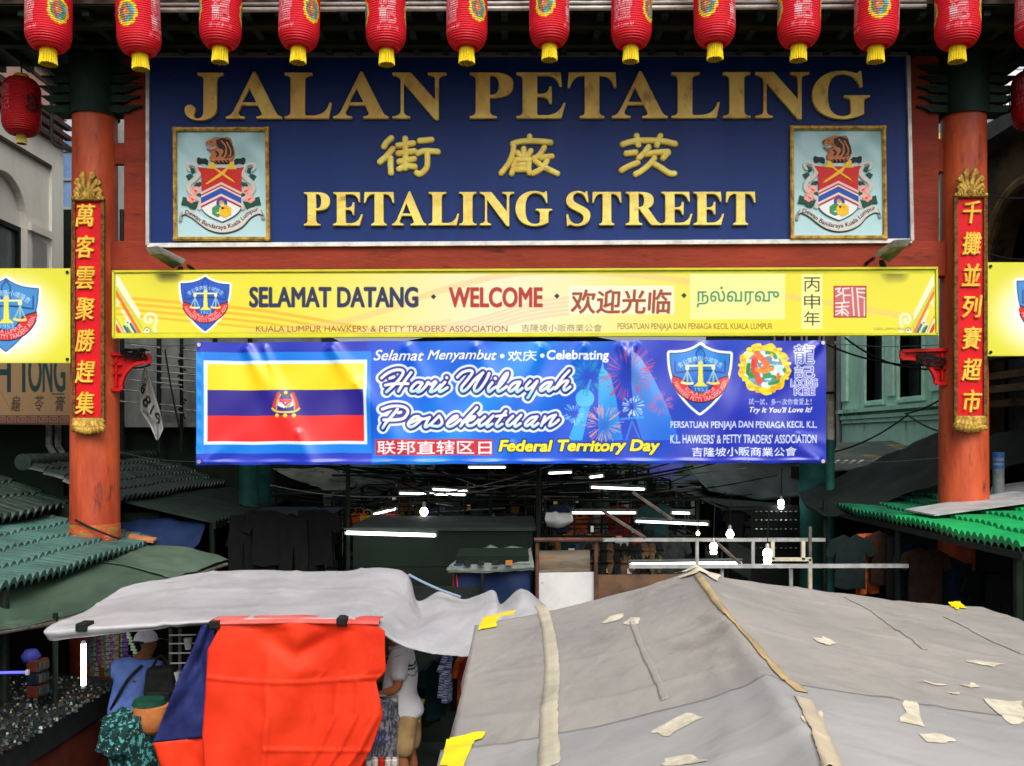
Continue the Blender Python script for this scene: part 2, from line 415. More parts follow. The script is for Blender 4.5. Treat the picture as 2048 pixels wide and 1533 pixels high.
SH = [(715, 165), (500, 325, 145, 315), (150, 720, 240, 1080, 700, 1420), (715, 1426), (1180, 1080, 1270, 720, 1275, 340), (900, 330, 715, 165)]
def shield(cv, ox, oy, sx, sy=None, tone=((36, 88, 190), (36, 88, 190))):
    sy = sy or sx; T = lambda p: (ox + (p[0] - 715) * sx, oy + (p[1] - 120) * sy); TT = lambda ps: [T(p) for p in ps]
    out = TT(bez(SH, 12)); S = sx
    cv.stroke(out, 62 * S, (245, 248, 240), closed=True, soft=18 * S); cv.stroke(out, 14 * S, (20, 32, 80), closed=True)
    y0, y1 = oy, oy + 1300 * sy
    cv.poly(out, lambda X, Y: np.asarray(tone[0])[None, None] + (np.asarray(tone[1]) - np.asarray(tone[0]))[None, None] * np.clip((Y - y0) / (y1 - y0), 0, 1)[..., None])
    dk = (22, 50, 130)
    for a in ([(640, 560), (640, 300), (715, 190), (790, 300), (790, 560)], [(240, 470), (240, 690), (640, 640)], [(1190, 470), (1190, 690), (790, 640)]):
        cv.stroke(TT(a), 14 * S, dk, .7)
    cv.stroke(TT([(280, 672), (600, 640), (900, 640), (1150, 690)]), 9 * S, (18, 30, 60), .8)
    arc = [T((715 + 505 * math.cos(t), 690 + 500 * math.sin(t))) for t in np.linspace(R(8), R(172), 30)]
    inn = [T((715 + 255 * math.cos(t), 800 + 260 * math.sin(t))) for t in np.linspace(R(168), R(12), 24)]
    cv.poly([T((190, 740))] + [T((340, 790))] + inn[0:1] + inn + [T((1090, 790)), T((1250, 745))] + [T((715 + 560 * math.cos(t) , 700 + 545 * math.sin(t))) for t in np.linspace(R(12), R(168), 40)], (208, 38, 42))
    cv.stroke([T((190, 738)), T((340, 790))] + inn + [T((1090, 790)), T((1250, 745))], 11 * S, (20, 25, 60))
    cv.stroke([T((715 + 560 * math.cos(t), 700 + 545 * math.sin(t))) for t in np.linspace(R(20), R(160), 40)], 10 * S, (20, 25, 60))
    ye, yl = (236, 226, 80), (240, 238, 160)
    for x in (470, 960):
        for d in (-95, 0, 95): cv.stroke(TT([(x, 640), (x + d, 860)]), 17 * S if d == 0 else 14 * S, (150, 190, 190), .9)
        cv.stroke(TT([(x - 105, 870), (x, 890), (x + 100, 880)]), 22 * S, yl if x < 700 else (240, 215, 110)); cv.disc(*T((x, 590)), 38 * S, yl)
    cv.stroke(TT([(450, 545), (980, 545)]), 18 * S, yl); cv.disc(*T((720, 500)), 48 * S, (215, 220, 130))
    cv.poly(TT([(680, 540), (755, 540), (770, 860), (860, 940), (580, 940), (670, 860)]), ye)
    def arcmap(cx, cy, r, a0, a1, h, up):
        def mp(v):
            a = a0 + (a1 - a0) * v[:, 0]; rr = r + h * (v[:, 1] - .5) * (1 if up else -1)
            return np.stack([ox + (cx + rr * np.cos(a) - 715) * sx, oy + (cy + rr * np.sin(a) - 120) * sy], 1)
        return mp
    cv.textmap("會公業商販小坡隆吉", arcmap(715, 1050, 640, R(-130), R(-50), 105, True), (205, 232, 245), .02)
    cv.textmap("KUALA LUMPUR", arcmap(715, 700, 385, R(135), R(45), 82, False), (250, 205, 210), .015)
    cv.textmap("HAWKERS' PETTY TRADERS' ASSN.", arcmap(715, 690, 492, R(160), R(14), 88, False), (252, 215, 215), .015)
    cv.text("1953", *T((615, 960)), *T((850, 1030)), (150, 205, 240), .02)

# ================================================================ serif letters of the main board
GL = {
 'I': ([[(0,0),(48,0),(48,4),(37,5,37,16),(37,84),(37,95,48,96),(48,100),(0,100),(0,96),(11,95,11,84),(11,16),(11,5,0,4)]]),
 'L': ([[(0,0),(80,0),(86,34),(82,34),(76,6,50,6),(40,6),(37,6,37,10),(37,84),(37,95,50,96),(50,100),(0,100),(0,96),(11,95,11,84),(11,16),(11,5,0,4)]]),
 'E': ([[(0,0),(80,0),(88,33),(84,33),(76,6,52,6),(40,6),(37,6,37,10),(37,47),(44,47),(57,47,59,32),(63,32),(63,69),(59,69),(57,53,44,53),(37,53),(37,94),(52,94),(72,94,77,71),(81,71),(79,100),(0,100),(0,96),(11,95,11,84),(11,16),(11,5,0,4)]]),
 'T': ([[(22,0),(66,0),(66,4),(57,5,57,16),(57,94),(62,94),(78,94,84,68),(88,68),(86,100),(2,100),(0,68),(4,68),(10,94,26,94),(31,94),(31,16),(31,5,22,4)]]),
 'A': ([[(0,0),(34,0),(34,4),(21,5,23,14),(29,29),(58.5,29),(65,13),(68,5,56,4),(56,0),(102,0),(102,4),(95,5,91,14),(54,102),(50,102),(16,20),(10,5,0,4)],[(29.5,35),(56,35),(42.6,67)]]),
 'N': ([[(0,0),(34,0),(34,4),(22,5,22,17),(22,78),(84,-3),(91,-3),(91,84),(91,95,106,96),(106,100),(70,100),(70,96),(84,95,84,84),(84,40),(36,100),(0,100),(0,96),(10,94,16,86),(16,17),(16,5,0,4)]]),
 'P': ([[(0,0),(50,0),(50,4),(37,5,37,16),(37,46),(42,45),(81,45,81,73),(81,100,42,100),(0,100),(0,96),(11,95,11,84),(11,16),(11,5,0,4)],[(37,51.5),(40,51),(54,51,54,73),(54,94.5,40,94.5),(37,94.5)]]),
 'R': ([[(0,0),(48,0),(48,4),(37,5,37,16),(37,48),(40,48),(70,6),(74,0,80,0),(104,0),(104,4),(97,6,90,14),(65,51),(82,56,82,74),(82,100,44,100),(0,100),(0,96),(11,95,11,84),(11,16),(11,5,0,4)],[(37,54),(40,54),(54,54,54,74),(54,94.5,40,94.5),(37,94.5)]]),
 'G': ([[(94,68),(92,102),(88,102),(86,97,80,98),(68,103,55,103),(24,103,0,82,0,50),(0,18,24,-3,56,-3),(76,-3,88,3,97,8),(97,34),(97,44,108,45),(108,49),(60,49),(60,45),(72,44,72,34),(72,12),(72,4,60,3,57,3),(34,3,29,24,29,50),(29,76,36,97,58,97),(74,97,84,88,90,68)]]),
 'S': ([[(56,102),(52,102),(51,97,47,98),(40,103,31,103),(12,103,0,91,0,74),(0,55,18,48,30,41),(42,34,46,30,46,21),(46,10,38,3,28,3),(16,3,8,14,5,32),(1,32),(2,-2),(6,-2),(8,3,12,1),(20,-3,30,-3),(52,-3,64,10,64,29),(64,48,48,54,36,61),(24,68,18,72,18,81),(18,91,24,97,32,97),(43,97,51,88,55,70),(59,70)]]),
 'J': ([[(24,100),(24,96),(36,95,36,84),(36,18),(36,4,30,0,24,0),(17,0,16,5,18,11),(20,18),(20,26,13,30,9,30),(3,30,-1,25,-1,18),(-1,6,10,-4,28,-4),(48,-4,62,6,62,26),(62,84),(62,95,74,96),(74,100)]]),
}
def glyph(ch, x0, x1, yt, yb, Y, depth, mat, parent):
    cu = bpy.data.curves.new("letter", 'CURVE'); cu.dimensions = '2D'; cu.fill_mode = 'BOTH'
    rings = [bez(c, 8) for c in GL[ch]]; xs = [p[0] for p in rings[0]]; lo, hi = min(xs), max(xs)
    a, b = P(x0, yb, Y), P(x1, yt, Y); kx = (b.x - a.x) / (hi - lo); kz = (b.z - a.z) / 100
    for rg in rings:
        sp = cu.splines.new('POLY'); sp.points.add(len(rg) - 1); sp.use_cyclic_u = True
        for p, (x, y) in zip(sp.points, rg): p.co = ((x - lo) * kx, y * kz, 0, 1)
    cu.extrude = depth / 2; cu.bevel_depth = .006; cu.bevel_resolution = 1; cu.offset = -.004
    o = bpy.data.objects.new("l", cu); C.objects.link(o); dg = bpy.context.evaluated_depsgraph_get()
    me = bpy.data.meshes.new_from_object(o.evaluated_get(dg)); bpy.data.objects.remove(o); bpy.data.curves.remove(cu)
    co = np.empty(len(me.vertices) * 3); me.vertices.foreach_get("co", co); co = co.reshape(-1, 3)
    co = np.stack([co[:, 0] + a.x, Y - .006 - depth / 2 - co[:, 2], co[:, 1] + a.z], 1)
    me.vertices.foreach_set("co", co.ravel()); me.materials.clear(); me.update(); me.name = "letter"
    return link("letter", me, mat, parent)

# ================================================================ materials of the gateway
m_col = M("column_paint", (200, 90, 50), (154, 60, 35), 1.3, .38, .64, rough=.5, spec=.3, bump=.35, bscale=9, stretch=(1.6, 1.6, .45), c3=(88, 44, 32), s3=5, lo3=.58, hi3=.72)
m_beam = M("beam_paint", (146, 56, 36), (116, 44, 30), 2.2, .38, .72, rough=.6, bump=.3, bscale=18, stretch=(.4, 1, 1.6), c3=(70, 34, 26), s3=4, lo3=.6, hi3=.72)
m_dark = M("dark_green_paint", (30, 50, 40), (22, 34, 27), 3, rough=.6)
m_soff = M("soffit_timber", (34, 36, 28), (24, 28, 22), 3, rough=.7, stretch=(.3, 1, 1))
m_gold = M("gold_leaf", (242, 222, 104), (230, 196, 78), 2.5, .42, .62, rough=.42, bump=.15, bscale=25, stretch=(1, 1, 2), c3=(150, 104, 44), s3=3.2, lo3=.6, hi3=.78, spec=.5)
m_goldo = M("gold_leaf_weathered", (250, 218, 112), (232, 184, 92), 2.2, .38, .58, rough=.5, bump=.15, bscale=25, stretch=(1, 1, .6), c3=(150, 104, 54), s3=4.5, lo3=.54, hi3=.74, spec=.4)
m_goldc = M("carved_gilding", (196, 160, 74), (120, 88, 34), 9, .4, .62, rough=.45, metal=.2, bump=.3, bscale=50)
m_navy = M("navy_board", (18, 48, 110), (15, 42, 98), 1.2, .3, .75, rough=.5, spec=.2, stretch=(2.2, 1, .25), c3=(24, 56, 118), s3=1.4, lo3=.56, hi3=.9)
m_alu = M("aluminium_trim", (196, 190, 184), (150, 142, 136), 3, rough=.45, metal=.3)
m_white = M("white_trim", (226, 226, 222), (190, 190, 186), 4, rough=.5)
m_ycase = M("yellow_sheet_metal", (200, 198, 52), (186, 184, 48), 3, rough=.45)
m_print = M("printed_sheet", None, attr="print", rough=.42, spec=.35, bump=.06, bscale=3)
m_paintrel = M("painted_relief", None, attr="print", rough=.55, spec=.3, bump=.12, bscale=30)
m_pvc = M("printed_vinyl", None, attr="print", rough=.3, spec=.6)
m_red = M("red_lacquer", (190, 28, 26), (160, 20, 22), 4, rough=.35, bump=.1)
m_redp = M("plaque_red", (206, 26, 34), (190, 22, 28), 3, rough=.45)
m_black = M("black_rubber", (22, 24, 23), (34, 36, 34), 8, rough=.6)
m_steel = M("dull_steel", (120, 122, 120), (84, 82, 78), 6, rough=.5, metal=.5)

# ================================================================ gateway
G = 14.0
gw = thing("gateway", (0.25, G, 0), "red-columned street gateway with dark green collars carrying the signs and eave", "gateway")
XL, XR = P(190, 0, G).x, P(1927, 0, G).x
def zy(py, Y=G): return H0 - (py - CY) * Y / F
def xx(px, Y=G): return (px - CX) * Y / F
for cx_, lab in ((XL, None), (XR, None)):
    prof = [(.345, 0), (.345, 2.6), (.335, 4.5), (.32, 6.5), (.31, 8.2), (.31, 9.55)]
    c = MB().lathe(prof, (cx_, G, 0), 48).build("column", m_col, gw, smooth=40)
    MB().lathe([(.31, zy(236)), (.345, zy(237)), (.345, zy(122)), (.31, zy(121))], (cx_, G, 0), 48).build("collar", m_dark, c, smooth=30)
    if cx_ < 0:
        MB().lathe([(.346, 2.62), (.352, 2.64), (.352, 2.86), (.346, 2.88)], (cx_, G, 0), 48).build("base_band", M("peeling_paint_band", (178, 74, 44), (132, 112, 54), 6, .5, .54, rough=.6, bump=.5, bscale=14, stretch=(1, 1, 2.5), c3=(190, 120, 110), s3=7, lo3=.57, hi3=.6), c, smooth=30)
    else:
        MB().lathe([(.346, 2.9), (.356, 2.92), (.36, 3.06), (.346, 3.09)], (cx_, G, 0), 48).build("base_band", M("rotten_band", (120, 86, 50), (60, 50, 38), 6, .45, .55, rough=.8, bump=.5, bscale=20, c3=(170, 150, 90), s3=9, lo3=.58, hi3=.62), c, smooth=30)
    # stepped bracket arms either side of the collar
    for sg in (-1, 1):
        b = MB()
        for i in range(5):
            z = zy(232) + i * .143; L = .60 - .03 * (i % 2)
            x0 = cx_ + sg * .30
            b.prism([(x0, z), (x0 + sg * (L - .35), z), (x0 + sg * (L - .30), z + .045), (x0 + sg * (L - .16), z + .085), (x0 + sg * (L - .16), z + .1), (x0, z + .1)], G - .16, G + .16)
            b.box(min(x0, x0 + sg * .12), max(x0, x0 + sg * .12), G - .1, G + .1, z + .095, z + .148)
        b.build("bracket_arms", m_dark, c)
# posts, rails, beams
for x0, x1 in ((253, 296), (1817, 1872)):
    o = MB().box(xx(x0), xx(x1), G - .1, G + .1, zy(545), zy(60)).build("post", m_beam, gw); bevel(o, .012)
for x0, x1, y0, y1 in ((222, 256, 330, 288), (222, 256, 535, 500), (1869, 1900, 345, 280), (1869, 1900, 530, 492)):
    o = MB().box(xx(x0), xx(x1), G - .04, G + .06, zy(y0), zy(y1)).build("tie_plate", m_beam, gw)
o = MB().box(xx(224), xx(1884), G - .14, G + .14, zy(556), zy(486)).build("lintel", m_beam, gw); bevel(o, .015)
o = MB().box(XL, XR, G - .16, G + .2, zy(118), 9.72).build("top_beam", m_soff, gw); bevel(o, .02)
# eave: soffit boards, rafters, purlins, tile ends
ZS = 9.72
MB().prismx([(12.42, ZS), (14.5, ZS + .02), (14.5, ZS + .6), (14.2, ZS + 1.5), (12.42, ZS + .32)], -8.7, 9.3).build("roof", m_soff, gw)
for y in (12.75, 13.35): MB().box(-8.6, 9.2, y - .07, y + .07, ZS - .15, ZS - .003).build("purlin", m_soff, gw)
b = MB(); x = -8.5
while x < 9.2: b.box(x - .045, x + .045, 12.5, 14.45, ZS - .09, ZS - .002); x += .42
b.build("rafters", m_dark, gw)
b = MB(); x = -8.6
while x < 9.3: b.tube([(x, 12.2, ZS + .2), (x, 12.9, ZS + .62)], .1, 10); x += .3
b.build("eave_tiles", m_dark, gw, smooth=40)
MB().box(-8.7, 9.3, 12.40, 12.417, ZS + .02, ZS + .2).build("fascia_board", M("fascia", (70, 56, 46), (52, 44, 38), 4), gw)
for z, r in ((P(0, 10, 12.36).z, .022), (P(0, 21, 12.36).z, .03)):
    MB().tube([(xx(296, 12.36), 12.36, z), (xx(1852, 12.36), 12.36, z + .05)], r, 10).build("conduit", m_alu, gw, smooth=True)
# red carved brackets under the lower board
def carved(sgn, x0, x1, yt, ym, yb):
    # x0 column side, x1 tip, in photo pixels at the gate plane
    A = lambda x, y: (xx(x, 13.9), H0 - (y - CY) * 13.9 / F)
    ob = MB(); dx = x1 - x0
    pts = [A(x0, yt), A(x1, yt + 4), A(x1, ym)] + [A(x1 - dx * .12 - dx * .48 * math.sin(t), ym + (yb - ym) * (1 - math.cos(t))) for t in np.linspace(0, math.pi / 2, 10)] + [A(x0 + dx * .38, yb), A(x0, yb)]
    frame_o = pts
    ob.prism(pts if sgn > 0 else pts[::-1], 13.9, 13.96)
    root = ob.build("bracket", m_red, gw)
    f = MB(); cyc = [Vector((p[0], 13.87, p[1])) for p in pts]
    for i in range(len(cyc)):
        a, c = cyc[i], cyc[(i + 1) % len(cyc)]
        if (a - c).length > .01: f.bar(a, c, .06, .045)
    for t in (.3, .55):
        f.bar(Vector((A(x0, yt)[0], 13.87, A(0, yt + (yb - yt) * t)[1])), Vector((A(x0 + dx * .42, 0)[0], 13.87, A(0, yt + (yb - yt) * t)[1])), .025)
    for t in (.15, .3): f.bar(Vector((A(x0 + dx * t, 0)[0], 13.87, A(0, yt + 8)[1])), Vector((A(x0 + dx * t, 0)[0], 13.87, A(0, yb - 6)[1])), .025)
    f.build("fretwork", M("red_fret", (205, 34, 30), (170, 24, 24), 5, rough=.35), root)
carved(1, 206, 300, 708, 726, 780); carved(-1, 1916, 1802, 699, 718, 768)

# ================================================================ main board
bd = thing("sign_board", P(1055, 492, 13.9), "large navy blue board with gilded serif letters naming the street, between the red posts", "sign")
YF = 13.84
fr = [(297, 112), (1814, 110), (1822, 483), (297, 492)]
p = [P(x, y, YF) for x, y in fr]
bk = [Vector((q.x, YF + .1, q.z)) for q in p]
MB().hexa([p[3], p[2], bk[2], bk[3], p[0], p[1], bk[1], bk[0]]).build("panel", m_navy, bd)
def trim(a, c, w_, mat): MB().bar(Vector((a.x, YF - .02, a.z)), Vector((c.x, YF - .02, c.z)), .05, w_).build("frame_bar", mat, bd)
trim(p[0], p[1], .055, M("trim_dull", (112, 100, 96), (90, 84, 80), 4, rough=.5)); trim(p[0] - Vector((0, 0, .03)), p[3], .055, m_alu); trim(p[1] - Vector((0, 0, .03)), p[2], .07, m_alu); trim(p[3], p[2], .06, m_white)
for ch, a, b_ in (('J', 372, 448), ('A', 454, 565), ('L', 571, 665), ('A', 668, 778), ('N', 786, 893), ('P', 940, 1027), ('E', 1033, 1131), ('T', 1135, 1232), ('A', 1223, 1334), ('L', 1342, 1438), ('I', 1445, 1499), ('N', 1509, 1616), ('G', 1622, 1737)):
    glyph(ch, a, b_, 149 - (a - 372) * .0012, 240 - (a - 372) * .0014, YF, .05, m_goldo, bd)
for ch, a, b_ in (('P', 610, 661), ('E', 668, 726), ('T', 729, 789), ('A', 785, 853), ('L', 858, 918), ('I', 919, 953), ('N', 960, 1028), ('G', 1031, 1104), ('S', 1132, 1180), ('T', 1184, 1242), ('R', 1251, 1321), ('E', 1322, 1383), ('E', 1386, 1446), ('T', 1450, 1509)):
    glyph(ch, a, b_, 387 - (a - 610) * .001, 453 - (a - 610) * .0015, YF, .05, m_gold, bd)
HAN = [((740, 230), 6.4, 6.2, [[(275,305),(215,360),(180,415)],[(295,440),(220,530),(130,610)],[(265,560),(265,650),(270,750)],[(452,310),(455,690)],[(360,400),(555,370)],[(365,500),(570,470)],[(375,605),(565,570)],[(375,700),(470,665),(575,670)],[(640,340),(790,325)],[(615,500),(700,470),(870,480)],[(735,490),(735,640),(710,710),(640,765),(600,750)]]),
 ((980, 250), 5.12, 6.0, [[(405,125),(405,165)],[(232,200),(300,180),(400,172),(520,175),(620,186)],[(240,215),(235,290),(190,400),(115,500)],[(345,250),(345,345)],[(280,290),(312,332)],[(418,272),(375,335)],[(255,375),(245,430),(222,505)],[(262,365),(400,362)],[(402,370),(395,450),(405,500)],[(295,420),(355,415)],[(275,465),(370,460)],[(322,420),(320,460)],[(555,240),(500,320),(445,350)],[(520,342),(635,327)],[(585,370),(530,450),(440,503)],[(460,372),(540,432),(688,505)]]),
 ((980, 250), 5.12, 6.2, [[(1358,205),(1440,180),(1540,166),(1700,166),(1810,180),(1895,202)],[(1500,118),(1517,212)],[(1742,118),(1707,212)],[(1392,300),(1488,287)],[(1508,395),(1420,430),(1345,472)],[(1622,232),(1580,290),(1522,345)],[(1600,307),(1700,288),(1818,282)],[(1822,290),(1770,348)],[(1680,345),(1640,400),(1560,470),(1490,512)],[(1650,390),(1740,440),(1830,500),(1885,505)]])]
for (ox, oy), k, r, sts in HAN:
    b = MB()
    for i, st in enumerate(sts):
        b.stroke(crom([P(ox + x / k, oy + y / k, YF + .0005 * i) for x, y in st], 5), r * YF / F, .05)
    b.build("character", m_gold, bd, smooth=40)
# ---- painted crests
cvc = Canvas(95, 85, 1165, 1385, (172, 208, 212), ss=.6)
def sky_crest(X, Y):
    n1 = np.sin(X * .011 + 1.3 * np.sin(Y * .007)) * np.sin(Y * .009 + 1.1 * np.sin(X * .006 + 2)); t = np.clip((900 - Y) / 900, 0, 1) * np.clip(.25 + .6 * n1, 0, 1)
    return np.array([176, 212, 216])[None, None] + (np.array([118, 156, 152]) - np.array([176, 212, 216]))[None, None] * t[..., None]
cvc.rect(95, 85, 1260, 1470, sky_crest)
relief = Canvas(95, 85, 1165, 1385, (0, 0, 0), ss=.6)
def both(fn, *a, h=1.0, **kw):
    getattr(cvc, fn)(*a, **kw); a = list(a); ci = 2 if fn == 'stroke' else 1; a[ci] = (h, h, h); getattr(relief, fn)(*a, **kw)
cream, leaf, pink = (206, 198, 188), (24, 72, 56), (236, 150, 140)
MIR = lambda ps: [(1342 - x, y) for x, y in ps]
for mir in (False, True):
    q = MIR if mir else (lambda z: z)
    both('stroke', q(cr2([(420, 590), (330, 530), (260, 520), (235, 560), (262, 600), (300, 585)])), 20, cream)
    both('stroke', q(cr2([(360, 560), (390, 640), (330, 720), (265, 770), (250, 850), (300, 910), (370, 950), (400, 1020), (390, 1090)])), 30, cream)
    both('poly', q([(262, 550), (320, 570), (340, 620), (290, 650)]), leaf); both('poly', q([(210, 670), (270, 640), (310, 670), (250, 735)]), leaf); both('poly', q([(300, 820), (345, 760), (425, 745), (410, 790), (350, 830)]), leaf)
    both('poly', q([(150, 1050), (175, 940), (240, 960), (330, 1010), (390, 1000), (360, 1070), (330, 1110), (270, 1100), (230, 1060)]), leaf); both('poly', q([(350, 930), (370, 880), (440, 920), (420, 960)]), leaf)
    for x, y in ((332, 862), (290, 968)):
        for k in range(5):
            a = k * 1.2566 + .4; X = (x + 34 * math.cos(a), y + 30 * math.sin(a)); both('stroke', q([X, (X[0] + 1, X[1])]), 30, pink if k % 2 else (240, 172, 160), h=.9)
        both('stroke', q([(x, y), (x + 26, y + 16)]), 9, (206, 60, 60), h=1)
    both('poly', q([(355, 450), (375, 425), (420, 445), (470, 440), (505, 470), (500, 530), (440, 505), (385, 520), (360, 505)]), (24, 28, 26))
for sgn in (1,):
    rib = [(170, 1200), (200, 1110), (330, 1180), (420, 1250), (540, 1310), (690, 1330), (840, 1300), (960, 1230), (1060, 1140), (1165, 1085), (1200, 1190)]
top = cr2([(185, 1105), (300, 1130), (400, 1200), (520, 1265), (680, 1290), (820, 1260), (940, 1180), (1040, 1100), (1160, 1070)])
bot = cr2([(1215, 1190), (1150, 1175), (1050, 1230), (960, 1330), (840, 1395), (680, 1420), (520, 1385), (400, 1310), (300, 1230), (200, 1180), (160, 1200)])
both('stroke', cr2([(180, 1150), (150, 1200), (140, 1250)]), 22, (150, 150, 146)); both('stroke', cr2([(1180, 1130), (1205, 1180), (1218, 1225)]), 22, (150, 150, 146))
both('poly', top + bot, (206, 202, 196)); both('stroke', bot, 7, (40, 60, 60), h=.6)
cl = [Vector((x, y, 0)) for x, y in cr2([(195, 1150), (300, 1185), (400, 1260), (520, 1325), (680, 1352), (820, 1325), (940, 1250), (1040, 1160), (1165, 1110)], 8)]
seg = np.cumsum([0] + [(cl[i + 1] - cl[i]).length for i in range(len(cl) - 1)])
def along(v):
    s = v[:, 0] * seg[-1] * .985 + seg[-1] * .008; px = np.interp(s, seg, [c.x for c in cl]); py = np.interp(s, seg, [c.y for c in cl])
    e = 6; dx = np.interp(s + e, seg, [c.x for c in cl]) - np.interp(s - e, seg, [c.x for c in cl]); dy = np.interp(s + e, seg, [c.y for c in cl]) - np.interp(s - e, seg, [c.y for c in cl]); n = np.hypot(dx, dy) + 1e-6
    h = (v[:, 1] - .45) * 72
    return np.stack([px + dy / n * h, py - dx / n * h], 1)
b_, m_ = cvc.mtext("Dewan Bandaraya Kuala Lumpur", along, .02, 4); cvc.put(b_, m_, (30, 32, 34))
sh = [(360, 562), (975, 562), (930, 640, 935, 720), (935, 1085), (920, 1180, 690, 1270), (450, 1190, 415, 1090), (412, 700), (415, 630, 360, 562)]
shp = bez(sh, 10); both('poly', shp, (232, 234, 236)); both('stroke', bez([(425, 1110), (470, 1200, 690, 1275), (900, 1190, 930, 1100)], 10), 6, (50, 78, 78), h=.8)
def chev(y0, y1, col): both('poly', [(413, 885 + (y0 - 755)), (675, 755 + (y0 - 755)), (937, 885 + (y0 - 755)), (937, 885 + (y1 - 755)), (675, y1), (413, 885 + (y1 - 755))], col, h=1.05)
both('poly', [(360, 562), (975, 562), (945, 620), (937, 700), (937, 885), (675, 755), (413, 885), (413, 700), (410, 640)], (200, 36, 34), h=1.05)
chev(755, 785, (226, 200, 192)); chev(785, 808, (190, 60, 60)); chev(808, 828, (230, 220, 214)); chev(828, 905, (44, 80, 168)); chev(905, 935, (226, 214, 210)); chev(935, 962, (178, 44, 52))
gold = (236, 184, 52)
both('poly', [(470, 775), (480, 785), (505, 780), (720, 650), (760, 590), (880, 590), (850, 545), (845, 490), (800, 490), (720, 590), (640, 650)], gold, h=1.3); both('poly', [(862, 772), (760, 715), (640, 630), (590, 590), (485, 580), (515, 540), (540, 490), (580, 500), (620, 580), (700, 640), (820, 720)], gold, h=1.4)
for (cx_, cy_, r_, co) in ((685, 1035, 58, (46, 74, 160)), (630, 1130, 60, (60, 140, 84)), (730, 1135, 68, (238, 188, 40))):
    hexa = [(cx_ + r_ * math.cos(R(60 * k + 30)), cy_ + r_ * math.sin(R(60 * k + 30))) for k in range(6)]; both('stroke', hexa, 20, co, closed=True, h=1.3)
both('disc', 680, 1022, 30, (214, 160, 90)) if False else cvc.disc(680, 1022, 30, (220, 168, 96)); cvc.poly([(660, 1095), (790, 1090), (790, 1170), (740, 1190), (650, 1140)], (240, 190, 36)); cvc.poly([(590, 1080), (640, 1075), (650, 1140), (600, 1160)], (66, 150, 96)); cvc.disc(695, 1095, 16, (30, 40, 70))
# tiger's head crest
tig = cr2([(470, 250), (500, 215), (560, 185), (620, 165), (700, 172), (760, 165), (800, 190), (820, 260), (845, 330), (850, 400), (820, 470), (780, 500), (620, 500), (540, 480), (520, 430), (545, 390), (520, 350), (485, 330), (490, 315), (540, 330), (600, 310), (590, 275), (530, 300), (480, 275)])
both('poly', tig, (176, 104, 58), h=1.3); cvc.poly([(610, 210), (700, 180), (790, 210), (830, 300), (845, 400), (800, 440), (760, 330), (700, 330), (650, 320), (615, 270)], (34, 26, 20))
for a in ([(690, 300), (720, 360), (690, 420)], [(760, 320), (770, 380), (740, 440)], [(610, 360), (640, 390), (620, 420)], [(800, 390), (790, 430), (760, 470)]): cvc.stroke(cr2(a), 13, (30, 22, 18))
for a in ([(680, 220), (740, 300), (730, 400), (690, 450)], [(640, 330), (690, 350), (660, 430)], [(750, 240), (800, 340), (795, 420)], [(530, 460), (700, 465), (800, 450)]): cvc.stroke(cr2(a), 9, (190, 116, 66))
cvc.stroke(cr2([(500, 290), (545, 300), (590, 285)]), 9, (226, 220, 208)); cvc.stroke(cr2([(500, 325), (560, 340), (600, 325)]), 9, (150, 40, 40)); cvc.disc(545, 235, 10, (24, 20, 18)); cvc.stroke([(478, 245), (490, 235)], 9, (40, 26, 22))
cvc.stroke([(600, 495), (760, 495)], 22, (30, 28, 26)); [cvc.stroke([(x, 480), (x + 22, 515)], 8, (190, 120, 70)) for x in (590, 640, 690, 740)]
relim = relief.a[..., 0]
def relief_at(X, Z):
    zx = np.clip(((X - 340) * 6.52 - 95) * .6, 0, relim.shape[1] - 1).astype(int); zz = np.clip(((Z - 250) * 6.52 - 85) * .6, 0, relim.shape[0] - 1).astype(int)
    return _rl[zz, zx] * .028
k_ = np.ones(5) / 5
_rl = np.apply_along_axis(lambda a: np.convolve(a, k_, 'same'), 0, np.apply_along_axis(lambda a: np.convolve(a, k_, 'same'), 1, relim))
YC = YF - .03
def crest_pos(X, Z):
    return flat(YC, relief_at)(340 + X / 6.52, 250 + Z / 6.52)
def crest_frame(dx):
    E = lambda x, y: P(340 + x / 6.52, 250 + y / 6.52, YC - .01) + Vector((dx, 0, 0))
    b = MB(); cs = [E(65, 62), E(1265, 62), E(1285, 1490), E(75, 1490)]
    for i in range(4):
        a, c = cs[i], cs[(i + 1) % 4]; d = (c - a).normalized() * .03; b.bar(a - d, c + d, .05 if i % 2 else .049, .055); b.bar(a + Vector((0, -.028, 0)) - d, c + Vector((0, -.028, 0)) + d, .02, .025)
    return b
cp = painted("crest_panel", cvc, crest_pos, m_paintrel, bd, k=2)
crest_frame(0).build("crest_frame", m_goldc, cp)
E2 = P(1577, 258, YC).x - P(345, 258, YC).x
c2 = cp.copy(); C.objects.link(c2); c2.parent = bd; c2.matrix_parent_inverse = cp.matrix_parent_inverse; c2.location = (E2, 0, .02)
f2 = crest_frame(0).build("crest_frame", m_goldc, None); f2.parent = c2
